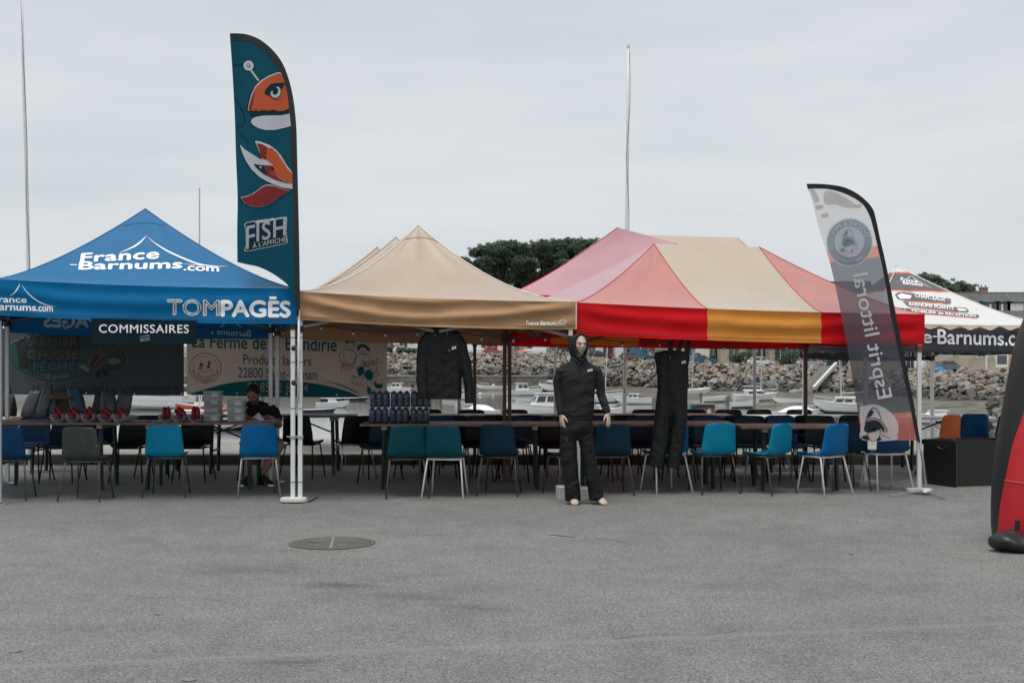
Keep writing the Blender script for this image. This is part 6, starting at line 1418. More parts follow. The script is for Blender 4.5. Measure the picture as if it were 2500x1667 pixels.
for s in (-1, 1): MB().ell(hcn + hx @ V(s * 0.031, -0.086, 0.030), (0.018, 0.008, 0.004), 10, 6, rot=hx).build('eyebrow', 'hair_dark', pm, smooth=True)
b = MB(); trunk(b, [(hipc + V(0, 0, -0.05), 0.18, 0.145), (hipc.lerp(sc, 0.4), 0.175, 0.14), (hipc.lerp(sc, 0.8), 0.205, 0.13), (sc + V(0, 0, -0.01), 0.17, 0.09), (sc + V(0, -0.03, 0.035), 0.08, 0.07)], 28)
for s_, e_ in ((sl, el), (sr, er)): b.path([sc + V(0, 0, -0.04), s_, s_.lerp(e_, 0.72)], [0.085, 0.077, 0.072], 16)
remesh('t_shirt', b, 0.008, 'tshirt_black', pm, 4, disp=wrinkle(0.010, 10, 5.0))
b = MB(); trunk(b, [(hipc + V(0, 0, 0.06), 0.17, 0.13), (hipc + V(0, 0, -0.07), 0.19, 0.15)])
for s_, knee in ((-0.09, (604, 15.45, 0.50)), (0.09, (684, 15.40, 0.47))): K = V(PX(knee[0], knee[1]), knee[1], knee[2]); b.path([hipc + V(s_, 0, -0.02), (hipc + V(s_, 0, -0.02)).lerp(K, 0.82)], [0.105, 0.095], 16)
remesh('shorts', b, 0.009, 'shorts_grey', pm, 3)
for ax, ay, toe in ((608, 15.35, (588, 15.08)), (636, 15.40, (662, 15.10))):
    A2_ = V(PX(ax, ay), ay + 0.06, 0.0); T_ = V(PX(toe[0], toe[1]), toe[1], 0.0); b = MB(); foot(b, A2_, T_ + (T_ - A2_).normalized() * 0.015)
    for i, v in enumerate(b.v): c0 = A2_.lerp(T_, 0.5); b.v[i] = c0 + (v - c0) * 1.0 + V((v.x - c0.x) * 0.2, (v.y - c0.y) * 0.04, v.z * 0.2)
    s_ = b.build('shoe', 'shoe_dark', pm, smooth=True)
    c1 = A2_.lerp(T_, 1.02); MB().ell(c1 + V(0, 0, 0.018), (0.045, 0.03, 0.016), 12, 8).build('toe_cap', 'print_white', pm, smooth=True)
chair('black chair the seated man sits on behind the left table', 628, 16.05, 180, 'shell_black', 'black_steel')
# ------------------------------------------------------------------ boats
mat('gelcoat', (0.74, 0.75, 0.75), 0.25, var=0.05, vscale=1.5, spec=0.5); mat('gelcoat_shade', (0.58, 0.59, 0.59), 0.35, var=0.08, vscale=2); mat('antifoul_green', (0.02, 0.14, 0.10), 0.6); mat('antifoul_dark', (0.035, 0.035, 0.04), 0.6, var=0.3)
mat('antifoul_teal', (0.02, 0.12, 0.17), 0.5); mat('boat_glass', (0.02, 0.025, 0.03), 0.1, spec=0.8); mat('motor_grey', (0.10, 0.11, 0.12), 0.4); mat('motor_black', (0.012, 0.012, 0.013), 0.35); mat('rail_steel', (0.6, 0.6, 0.6), 0.3, 0.6); mat('boat_tarp', (0.72, 0.74, 0.75), 0.6, bump=0.3, bscale=6); mat('rib_orange', (0.60, 0.075, 0.035), 0.45); mat('buoy_red', (0.55, 0.06, 0.03), 0.5); mat('mast_alu', (0.55, 0.55, 0.54), 0.4, 0.3); mat('boat_navy', (0.02, 0.03, 0.05), 0.4)
def boat(label, px, py, L, B, Fb, heading, bottom='antifoul_dark', hullm='gelcoat', cabin=None, motor=None, mast=None, rail=True, tarp=False, heel=0.0, z=None, cat='boat', console=False, stripe=None):
    """px,py: middle of the waterline; heading: direction of the bow (deg, 0 = to the right, 90 = away)"""
    z = WZ if z is None else z
    d = (CH - z) * F / (py - HY); loc = V(GX(px, d), d, z)
    r_ = thing('moored_boat', label, cat, loc, R(heading), 'boats in the harbour'); r_.rotation_euler = (R(heel), 0, R(heading))
    n = 14
    def half(t): return B / 2 * (0.86 + 0.14 * min(1, t / 0.3)) if t < 0.45 else B / 2 * max(0.0, 1 - ((t - 0.45) / 0.55) ** 2.3) ** 0.9 + 0.01
    def sheer(t): return Fb * (0.86 + 0.42 * t ** 2.2)
    def keel(t): return -0.28 + 0.05 * t + (0.0 if t < 0.72 else (Fb * 0.75 + 0.28) * ((t - 0.72) / 0.28) ** 2.2)
    def sect(t):
        x = (t - 0.5) * L; b = half(t); zs = sheer(t); zk = min(keel(t), zs - 0.06); zc = lerp(zk, zs, 0.36); zw = max(zk + 0.03, min(0.03, zc))
        return [(x, 0, zk), (x, b * 0.62, lerp(zk, zc, 0.62)), (x, b * 0.88, zc), (x, b * 0.97, lerp(zc, zs, 0.6)), (x, b, zs)]
    T = [i / n for i in range(n + 1)]; SS = [sect(t) for t in T]
    a = MB()
    for sgn in (-1, 1):
        for i in range(n):
            for k in range(4):
                a.cur = 1 if k < 1 else 0
                a.add([V(p[0], sgn * p[1], p[2]) for p in (SS[i][k], SS[i + 1][k], SS[i + 1][k + 1], SS[i][k + 1])], [(0, 1, 2, 3)])
    a.cur = 0; st = SS[0]; a.add([V(p[0], p[1], p[2]) for p in st] + [V(p[0], -p[1], p[2]) for p in reversed(st)], [tuple(range(10))])
    a.build('hull', [hullm, bottom], r_, world=False, smooth=False)
    g_ = MB(); rim = [V(s[4][0], s[4][1], s[4][2]) for s in SS]; rim2 = [V(p.x, -p.y, p.z) for p in rim]
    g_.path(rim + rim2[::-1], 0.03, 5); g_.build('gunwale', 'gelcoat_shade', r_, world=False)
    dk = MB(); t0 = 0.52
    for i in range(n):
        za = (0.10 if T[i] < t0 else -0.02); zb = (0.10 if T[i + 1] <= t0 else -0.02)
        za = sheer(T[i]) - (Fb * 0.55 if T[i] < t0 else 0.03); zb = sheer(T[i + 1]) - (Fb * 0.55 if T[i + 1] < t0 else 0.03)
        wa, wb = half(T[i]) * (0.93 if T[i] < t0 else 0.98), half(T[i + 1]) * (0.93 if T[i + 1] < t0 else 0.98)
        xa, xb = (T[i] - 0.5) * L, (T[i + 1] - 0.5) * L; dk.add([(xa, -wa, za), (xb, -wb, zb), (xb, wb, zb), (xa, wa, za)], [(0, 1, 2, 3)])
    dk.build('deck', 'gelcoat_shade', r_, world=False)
    if stripe:
        sm = MB()
        for sgn in (-1, 1): sm.add([V(s[3][0], sgn * (lerp(s[3][1], s[4][1], q) + 0.012), lerp(s[3][2], s[4][2], q)) for s in SS for q in (0.1, 0.55)], [(2 * i, 2 * i + 1, 2 * i + 3, 2 * i + 2) for i in range(n)])
        sm.build('stripe', stripe, r_, world=False)
    if cabin:
        x0, x1, h, w, slope = cabin; zb = Fb * 0.8; X0, X1 = (x0 - 0.5) * L, (x1 - 0.5) * L; wb = B * w / 2
        c = MB(); c.add([(X0, -wb, zb), (X1, -wb * 0.8, zb), (X1, wb * 0.8, zb), (X0, wb, zb), (X0 + 0.1, -wb * 0.9, zb + h), (X1 - slope, -wb * 0.72, zb + h * 0.94), (X1 - slope, wb * 0.72, zb + h * 0.94), (X0 + 0.1, wb * 0.9, zb + h)], [(3, 2, 1, 0), (4, 5, 6, 7), (0, 1, 5, 4), (1, 2, 6, 5), (2, 3, 7, 6), (3, 0, 4, 7)])
        co = c.build('cabin', 'gelcoat', r_, world=False, bevel=0.05)
        rf = MB(); rf.box(((X0 + X1 - slope) / 2 - 0.05, 0, zb + h + 0.03), (X1 - X0 - slope + 0.25, wb * 1.95, 0.07)); rf.build('cabin_roof', 'gelcoat', r_, world=False, bevel=0.02)
        if h > 0.5:
            V0 = [V(X0, -wb, zb), V(X1, -wb * 0.8, zb), V(X1 - slope, -wb * 0.72, zb + h * 0.94), V(X0 + 0.1, -wb * 0.9, zb + h)]
            for sgn in (1, -1):
                for u0, u1 in ((0.08, 0.46), (0.54, 0.93)):
                    q = [V0[0].lerp(V0[1], u).lerp(V0[3].lerp(V0[2], u), v) + V(0, -0.02, 0) for u, v in ((u0, 0.42), (u1, 0.42), (u1, 0.86), (u0, 0.86))]
                    MB().poly_prism([V(p.x, p.y * sgn, p.z) for p in q], (0, 0.012 * sgn, 0)).build('window', 'boat_glass', co, world=False)
            MB().poly_prism([V(X1 + 0.012 - slope * v * 0.94, y * (0.8 - 0.08 * v), zb + h * v) for y, v in ((-wb * 0.9, 0.42), (wb * 0.9, 0.42), (wb * 0.9, 0.86), (-wb * 0.9, 0.86))], (0.012, 0, 0.004)).build('windscreen', 'boat_glass', co, world=False)
    if console:
        MB().box((-0.03 * L, 0, Fb * 0.9), (0.5, 0.55, 0.75), taper=0.8).build('console', 'gelcoat', r_, world=False, bevel=0.04); MB().box((0.02 * L, 0, Fb * 0.9 + 0.5), (0.05, 0.55, 0.32), rot=Matrix.Rotation(-0.5, 3, 'Y')).build('windscreen', 'boat_glass', r_, world=False)
    if tarp:
        def tf_(u, v): t = lerp(0.12, 0.86, u); s = 2 * v - 1; return V((t - 0.5) * L, s * half(t) * 1.02, sheer(t) + 0.5 * math.sin(math.pi * u) ** 0.7 * (1 - abs(s) ** 1.8) + 0.03 * noise.noise(V(u * 9, v * 9, px)))
        MB().grid(tf_, 14, 10).build('cover', 'boat_tarp', r_, world=False, smooth=True)
    if motor:
        x = -L / 2; m = MB(); m.box((x - 0.22, 0, Fb * 0.86 + 0.32), (0.5, 0.34, 0.5), taper=0.8); m.build('outboard_motor', motor, r_, world=False, bevel=0.06)
        MB().box((x - 0.22, 0, 0.1), (0.16, 0.10, 0.9)).build('motor_leg', motor, r_, world=False)
    if mast:
        mt, mh_, lean = mast[:3]; xb = (mt - 0.5) * L; top = V(xb + lean * mh_, 0, Fb + mh_)
        mo = MB().tube(V(xb, 0, Fb * 0.7), top, 0.075, 0.055, n=8).build('mast', 'mast_alu', r_, world=False)
        if len(mast) < 4: MB().tube(V(xb, 0, Fb + 0.9), V(xb - 0.42 * L, 0, Fb + 0.95), 0.05, n=6).build('boom', 'mast_alu', r_, world=False)
        for e in () if len(mast) > 3 else (V(L / 2, 0, Fb * 1.2), V(-L / 2, 0, Fb), V(xb - 0.2, B / 2, Fb), V(xb - 0.2, -B / 2, Fb)): MB().tube(top - V(0, 0, 0.1), e, 0.014, n=4).build('stay', 'rail_steel', r_, world=False)
    if rail:
        pts = [V((t - 0.5) * L, half(t) * 0.9, sheer(t) + 0.38) for t in (0.6, 0.75, 0.88, 0.97)]; P2 = pts + [V(p.x, -p.y, p.z) for p in reversed(pts)]
        MB().path(P2, 0.022, 5).build('bow_rail', 'rail_steel', r_, world=False)
        for p in P2[::2]: MB().tube(p, V(p.x, p.y, p.z - 0.38), 0.018, n=5).build('stanchion', 'rail_steel', r_, world=False)
    return r_
boat('white open motorboat with low console left of the brown tent legs', 1202, 953, 5.2, 2.0, 0.75, 178, 'antifoul_dark', console=True, motor='motor_black')
boat('white cabin fishing boat just right of the brown tent legs', 1280, 965, 5.4, 2.1, 0.8, 12, 'antifoul_dark', cabin=(0.28, 0.62, 1.05, 0.7, 0.3), motor='motor_black', rail=True)
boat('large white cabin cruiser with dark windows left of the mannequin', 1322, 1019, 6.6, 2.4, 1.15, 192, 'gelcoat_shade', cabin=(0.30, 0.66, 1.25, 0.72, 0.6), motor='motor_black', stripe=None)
boat('white runabout under a domed cover with teal bottom', 1176, 1017, 3.5, 1.7, 0.65, 186, 'antifoul_teal', tarp=True)
boat('white yacht with several masts half hidden by the mannequin arm', 1362, 956, 6.5, 2.3, 1.1, 200, 'boat_navy', cabin=(0.25, 0.7, 0.75, 0.6, 0.6), mast=(0.55, 9.0, -0.02))
boat('white sailing boat with green waterline right of the mannequin', 1462, 983, 6.2, 2.2, 0.95, 6, 'antifoul_green', cabin=(0.3, 0.72, 0.7, 0.62, 0.8), mast=(0.62, 8.5, 0.05))
boat('white boat low in the water behind the mannequin hand', 1468, 1021, 5.0, 2.0, 0.8, 3, 'gelcoat_shade', tarp=False, cabin=(0.45, 0.75, 0.5, 0.6, 0.4))
boat('small dark bottomed sailing dinghy behind the salopettes', 1700, 962, 4.2, 1.6, 0.75, 8, 'antifoul_dark', mast=(0.35, 5.5, 0.02), heel=6, z=-3.75, rail=False)
boat('small white open boat with green bottom and outboard on the mud', 1818, 992, 3.3, 1.5, 0.6, 10, 'antifoul_green', motor='motor_grey', z=-3.85, rail=False, heel=-4)
boat('white sloop lying on the mud behind the small green bottomed boat', 1846, 976, 5.6, 2.0, 0.75, 8, 'antifoul_dark', cabin=(0.25, 0.75, 0.55, 0.62, 0.7), mast=(0.6, 6.7, 0.0), z=-3.75, heel=5)
boat('tiny white dinghy drawn up under the rocks', 1948, 958, 2.2, 1.1, 0.35, 5, 'gelcoat_shade', rail=False, z=-3.45)
boat('white fishing boat with tube rails behind the right table', 1945, 1021, 4.2, 1.8, 0.65, 6, 'gelcoat_shade', tarp=True, z=-3.95)
boat('white keeled sailing boat with dark bottom by the slate flag', 2052, 1004, 5.0, 2.0, 0.85, 172, 'antifoul_dark', cabin=(0.25, 0.72, 0.6, 0.62, 0.7), mast=(0.48, 7.2, 0.05), z=-3.6, heel=-3)
boat('white cabin boat showing behind the orange chair', 2282, 1033, 4.6, 1.8, 0.7, 175, 'antifoul_dark', cabin=(0.3, 0.7, 0.45, 0.6, 0.5), z=-3.95, rail=False)
boat('white motorboat seen below the farm banner', 812, 995, 3.6, 1.7, 0.6, 10, 'gelcoat_shade', cabin=(0.35, 0.7, 0.5, 0.6, 0.5))
boat('low dark skiff below the farm banner', 778, 1006, 3.4, 1.2, 0.3, 4, 'boat_navy', 'boat_navy', rail=False)
boat('long dark skiff lying farther right below the farm banner', 842, 978, 6.0, 1.4, 0.35, 4, 'boat_navy', 'boat_navy', rail=False)
boat('white launch with orange tubes behind the plastic tubs', 488, 1006, 5.0, 2.0, 0.7, 175, 'rib_orange', 'rib_orange', cabin=(0.3, 0.62, 1.3, 0.5, 0.4))
boat('white cabin boat moored behind the orange launch', 470, 985, 6.0, 2.2, 1.1, 8, 'gelcoat_shade', cabin=(0.3, 0.7, 1.3, 0.7, 0.5))
boat('tall masted yacht far behind the left table, only its mast seen above the blue roof', 487, 1050, 9.0, 2.8, 1.2, 5, 'boat_navy', cabin=(0.3, 0.7, 0.5, 0.6, 0.6), mast=(0.5, 17.0, 0.0, True))
boat('small white motorboat between the jacket and the brown tent legs, nearer', 1120, 975, 4.2, 1.8, 0.7, 12, 'gelcoat_shade', cabin=(0.4, 0.7, 0.6, 0.6, 0.4), motor='motor_black')
boat('white day boat behind the flagpole foot', 1545, 985, 4.4, 1.8, 0.7, 172, 'antifoul_dark', cabin=(0.35, 0.7, 0.55, 0.6, 0.5), rail=False, z=-3.95)
boat('white dinghy on the mud right of the salopettes', 1745, 978, 3.2, 1.4, 0.5, 14, 'gelcoat_shade', motor='motor_grey', rail=False, z=-3.85)
boat('white open boat left of the brown tent leg at right', 1925, 985, 3.6, 1.5, 0.55, 170, 'antifoul_dark', rail=False, z=-3.8, heel=5)
boat('broad white hull seen below the shop banner', 372, 1000, 7.0, 2.4, 1.7, 176, 'gelcoat_shade', rail=False)
boat('white motorboat between farm banner and hanging jacket', 965, 958, 5.0, 2.0, 0.8, 170, 'antifoul_dark', cabin=(0.3, 0.65, 0.8, 0.65, 0.4), motor='motor_black')
mat('float_white', (0.72, 0.72, 0.7), 0.4)
for i, (px, py, m, lab) in enumerate(((1158, 942, 'float_white', 'white mooring buoy left of the white open motorboat'), (1301, 935, 'float_white', 'white mooring buoy by the cabin fishing boat'), (1908, 966, 'float_white', 'white mooring buoy on the mud beneath the dinghy'), (1930, 970, 'float_white', 'second white mooring buoy on the mud, farther right'), (2002, 994, 'buoy_red', 'red mooring buoy by the keeled sailing boat'), (1172, 962, 'float_white', 'white mooring buoy near the reflections, below the open motorboat'))):
    d = (CH + 3.85) * F / (py - HY); o = MB().ell((GX(px, d), d, -3.72 if px > 1700 else WZ + 0.15), (0.24, 0.24, 0.24), 14, 10).build('mooring_buoy', m, smooth=True); tag(o, lab, 'buoy', 'mooring buoys')

# ------------------------------------------------------------------ cars on the shore road
mat('car_glass', (0.02, 0.025, 0.03), 0.08, spec=0.8); mat('tyre', (0.015, 0.015, 0.015), 0.8); mat('rim', (0.4, 0.4, 0.4), 0.35, 0.6); mat('lamp_red', (0.4, 0.02, 0.02), 0.3); mat('lamp_white', (0.7, 0.7, 0.68), 0.2); mat('bumper', (0.05, 0.05, 0.05), 0.6)
for nm, c in (('paint_white', (0.7, 0.71, 0.71)), ('paint_silver', (0.42, 0.43, 0.43)), ('paint_black', (0.015, 0.017, 0.02)), ('paint_blue', (0.01, 0.10, 0.19)), ('paint_grey', (0.12, 0.13, 0.14)), ('paint_red', (0.4, 0.04, 0.03))): mat(nm, c, 0.28, 0.1, var=0.04, coat=0.5)
def car(label, px, paint, rz, van=False, off=4.5, L=4.1):
    r_ = thing('parked_car' if not van else 'parked_van', label, 'van' if van else 'car', road_pt(px, off), R(rz), 'vehicles on the shore road')
    Wd = 1.75 if not van else 1.9; H1 = 0.88 if not van else 1.05; H2 = 1.46 if not van else 2.1
    body = [(-L / 2, 0.32), (-L / 2, H1 * 0.93), (-L / 2 + 0.1, H1), (L * 0.18, H1), (L * 0.38, H1 * 0.86), (L / 2 - 0.05, H1 * 0.7), (L / 2, 0.5), (L / 2 - 0.03, 0.3)]
    a = MB(); a.poly_prism([V(x, -Wd / 2, z) for x, z in body], (0, Wd, 0)); a.build('body', paint, r_, world=False, bevel=0.06, normals=True)
    if van: cab = [(-L / 2 + 0.03, H1 - 0.02), (-L / 2 + 0.08, H2), (L * 0.12, H2), (L * 0.34, H1 - 0.02)]
    else: cab = [(-L / 2 + 0.12, H1 - 0.02), (-L * 0.36, H2 - 0.06), (-L * 0.24, H2), (L * 0.02, H2 - 0.01), (L * 0.24, H1 - 0.02)]
    m = 0.09; c = MB(); n = len(cab); lo = Wd / 2 - 0.03
    c.rings([[V(x, -(lo - m * (z - H1) / (H2 - H1) * 1.6), z) for x, z in cab], [V(x, (lo - m * (z - H1) / (H2 - H1) * 1.6), z) for x, z in cab]]); c.build('roof', paint, r_, world=False, bevel=0.03, normals=True)
    for sgn in (-1, 1):
        zz = lambda z: sgn * (lo - m * (z - H1) / (H2 - H1) * 1.6 + 0.012); z0, z1 = H1 + 0.04, H2 - 0.10
        if van: wins = [((L * 0.02, z0 + 0.2), (L * 0.255, z0 + 0.2), (L * 0.13, z1), (L * 0.02, z1))]
        else: wins = [((-L * 0.35, z0), (-L * 0.12, z0), (-L * 0.12, z1), (-L * 0.315, z1)), ((-L * 0.10, z0), (L * 0.17, z0), (L * 0.035, z1), (-L * 0.10, z1))]
        for w in wins: MB().add([V(x, zz(z), z) for x, z in w], [(0, 1, 2, 3)]).build('side_window', 'car_glass', r_, world=False)
        for x in (-L * 0.31, L * 0.30):
            wo = MB().tube(V(x, sgn * (Wd / 2 - 0.19), 0.31), V(x, sgn * (Wd / 2 + 0.012), 0.31), 0.31, n=18).build('wheel', 'tyre', r_, world=False); MB().tube(V(x, sgn * (Wd / 2), 0.31), V(x, sgn * (Wd / 2 + 0.02), 0.31), 0.19, n=14).build('rim', 'rim', wo, world=False)
        MB().box((L / 2 - 0.12, sgn * (Wd / 2 - 0.25), 0.62), (0.2, 0.36, 0.14)).build('headlight', 'lamp_white', r_, world=False, bevel=0.02); MB().box((-L / 2 + 0.03, sgn * (Wd / 2 - 0.15), 0.78), (0.1, 0.22, 0.24)).build('tail_light', 'lamp_red', r_, world=False)
    xa, za, xb, zb = (cab[-1][0], cab[-1][1], cab[-2][0], cab[-2][1])
    MB().add([V(lerp(xa, xb, v) + 0.015, y * lerp(lo - 0.08, lo - 0.2, v), lerp(za, zb, v) + 0.015) for y, v in ((-1, 0.1), (1, 0.1), (1, 0.9), (-1, 0.9))], [(0, 1, 2, 3)]).build('windscreen', 'car_glass', r_, world=False)
    MB().add([V(lerp(cab[0][0], cab[1][0], v) - 0.015, y * lerp(lo - 0.08, lo - 0.16, v), lerp(cab[0][1], cab[1][1], v) + 0.01) for y, v in ((-1, 0.2), (1, 0.2), (1, 0.9), (-1, 0.9))], [(0, 1, 2, 3)]).build('rear_window', 'car_glass', r_, world=False)
    for x in (-L / 2, L / 2): MB().box((x, 0, 0.42), (0.1, Wd - 0.1, 0.16)).build('bumper', 'bumper', r_, world=False, bevel=0.03)
    return r_
car('white hatchback parked on the shore road behind the orange stripe', 1858, 'paint_white', 12)
car('silver car parked left of the slate flag', 1980, 'paint_silver', 20, L=4.4)
car('black car with red lights beside the slate flag', 2072, 'paint_black', 100)
car('dark hatchback right of the mannequin hood', 1462, 'paint_black', 6)
car('grey car parked left of the salopettes', 1542, 'paint_grey', 15)
car('blue van parked left of the salopettes straps', 1562, 'paint_blue', 20, True, 8.5, 4.6)
car('dark teal car right of the salopettes', 1714, 'paint_blue', 20)
car('white van on the shore road between jacket and brown legs', 1172, 'paint_white', 10, True, 5, 5.0)
car('second white van right of the brown tent legs', 1300, 'paint_white', 185, True, 6, 5.0)
car('red car on the shore road left of the brown tent legs', 1205, 'paint_red', 5)
car('dark car on the right part of the shore road', 2318, 'paint_grey', 10)
car('white car left of the hanging jacket', 985, 'paint_white', 4)
mat('kayak_orange', (0.75, 0.25, 0.06), 0.4); mat('bin_green', (0.02, 0.07, 0.05), 0.5); mat('tarp_blue', (0.01, 0.16, 0.38), 0.5); mat('board_teal', (0.02, 0.2, 0.22), 0.4)
p = road_pt(1279, 1.0); kr = thing('kayak_rack', 'orange kayak on a rack above the boulders', 'kayak', p)
sec = [(-1.7, 0.02), (-1.2, 0.22), (0, 0.32), (1.2, 0.22), (1.7, 0.02)]
MB().rings([[V(x, math.cos(t) * w, 0.75 + math.sin(t) * w * 0.55) for t in [2 * math.pi * k / 10 for k in range(10)]] for x, w in sec]).build('hull', 'kayak_orange', kr, world=False, smooth=True)
for x in (-0.8, 0.8): MB().box((x, 0, 0.35), (0.06, 0.5, 0.7)).build('rack_post', 'mast_alu', kr, world=False)
for px, lab in ((2033, 'dark green waste container beside the silver car'),):
    q = thing('waste_container', lab, 'container', road_pt(px, 2.5)); MB().box((0, 0, 0.62), (1.3, 0.9, 1.0), taper=1.1).build('bin_body', 'bin_green', q, world=False, bevel=0.05); MB().box((0, 0, 1.2), (1.5, 1.05, 0.14)).build('lid', 'bin_green', q, world=False, bevel=0.04)
    for x in (-0.5, 0.5): MB().tube(V(x, -0.3, 0.1), V(x, 0.3, 0.1), 0.1, n=10).build('castor', 'tyre', q, world=False)
q = thing('blue_tarpaulin', 'bright blue tarpaulin covered heap above the right boulders', 'tarpaulin', road_pt(2292, 1.5)); MB().grid(lambda u, v: V((u - 0.5) * 1.9, (v - 0.5) * 1.5, 0.75 * math.sin(math.pi * u) ** 0.4 * math.sin(math.pi * v) ** 0.4 + 0.1 * noise.noise(V(u * 5, v * 5, 1))), 14, 10).build('sheet', 'tarp_blue', q, world=False, smooth=True)
for i, (px, m, lab) in enumerate(((2222, 'boat_navy', 'covered dinghy stored on the shore road, left one'), (2240, 'gelcoat', 'white dinghy stored upright on the shore road, middle'), (2255, 'gelcoat', 'pale dinghy stored on the shore road, right of the tent leg'))):
    q = thing('stored_dinghy', lab, 'dinghy', road_pt(px, 2.0), 0.3 * i, 'dinghies stored ashore'); MB().rings([[V(math.cos(t) * w, 0.25 * math.sin(t) * w, z) for t in [2 * math.pi * k / 12 for k in range(12)]] for z, w in ((0, 0.42), (0.6, 0.5), (1.3, 0.42), (1.8, 0.2), (2.0, 0.02))]).build('hull', m, q, world=False, smooth=True)
    MB().path([V(0, -0.13, 0.1), V(0, -0.15, 0.9), V(0, -0.05, 1.9)], 0.03, 6).build('keel_strip', 'rail_steel', q, world=False)
for px, top, lab in ((2408, 858, 'white post on the shore road at the far right'), (2400, 850, 'second white post on the shore road')):
    if px == 2400: continue
    p = road_pt(px, 1.2); q = thing('shore_post', lab, 'post', p); MB().tube(V(0, 0, 0), V(0, 0, zy(top, p.y) - p.z), 0.13, n=10).build('post', 'pole_white', q, world=False); MB().tube(V(0, 0, zy(top, p.y) - p.z), V(0, 0, zy(top, p.y) - p.z + 0.15), 0.2, n=10).build('cap', 'mast_alu', q, world=False)
def lamp(px, lab):
    p = road_pt(px, 0.5); q = thing('shore_lamp', lab, 'street lamp', p); MB().tube(V(0, 0, 0), V(0, 0, 1.4), 0.06, n=8).build('post', 'mast_alu', q, world=False); MB().ell((0, 0, 1.7), (0.42, 0.42, 0.45), 14, 10).build('globe', 'float_white', q, world=False, smooth=True)
lamp(1337, 'round white globe lamp left of the mannequin hood')
# steps down through the rocks
mat('step_concrete', (0.32, 0.30, 0.27), 0.9, var=0.2)
sx = thing('stone_steps', 'pale concrete steps running down through the boulders by the brown leg', 'steps', W(2010, 897, 184)); P0, P1 = W(2018, 898, 184), W(1962, 958, 176)
for k in range(10): MB().box(P0.lerp(P1, k / 9) + V(0, -0.7, 0.15), (1.8, 1.2, 0.35), rz=0.3).build('step', 'step_concrete', sx)
MB().bar(P0 + V(1.2, -0.8, 0.6), P1 + V(1.2, -0.8, 0.6), 0.4, 0.5).build('side_wall', 'gelcoat_shade', sx)

# ------------------------------------------------------------------ houses
def masonry(name, c0, c1, scale):
    m = bpy.data.materials.new(name); m.use_nodes = True; M[name] = m; n = m.node_tree.nodes; l = m.node_tree.links; b = n['Principled BSDF']
    t = n.new('ShaderNodeTexCoord'); v = n.new('ShaderNodeTexVoronoi'); v.inputs['Scale'].default_value = scale; l.new(t.outputs['Object'], v.inputs['Vector'])
    s = n.new('ShaderNodeSeparateColor'); l.new(v.outputs['Color'], s.inputs[0]); r = n.new('ShaderNodeValToRGB'); r.color_ramp.elements[0].color = (*c0, 1); r.color_ramp.elements[1].color = (*c1, 1); l.new(s.outputs[0], r.inputs['Fac']); l.new(r.outputs['Color'], b.inputs['Base Color']); b.inputs['Roughness'].default_value = 0.9
    bp = n.new('ShaderNodeBump'); bp.inputs['Distance'].default_value = 0.05; bp.inputs['Strength'].default_value = 0.5; l.new(v.outputs['Distance'], bp.inputs['Height']); l.new(bp.outputs['Normal'], b.inputs['Normal'])
masonry('granite', (0.24, 0.20, 0.16), (0.42, 0.36, 0.29), 2.4); masonry('slate', (0.085, 0.09, 0.095), (0.135, 0.14, 0.14), 3.0)
mat('render_white', (0.66, 0.65, 0.62), 0.85, var=0.06, vscale=0.5); mat('render_sand', (0.40, 0.33, 0.26), 0.85, var=0.15, vscale=0.8); mat('shutter_dark', (0.02, 0.03, 0.035), 0.5); mat('door_red', (0.14, 0.03, 0.03), 0.5); mat('win_glass', (0.05, 0.06, 0.065), 0.1, spec=0.8); mat('brick_stack', (0.25, 0.17, 0.13), 0.9, var=0.2, vscale=3)
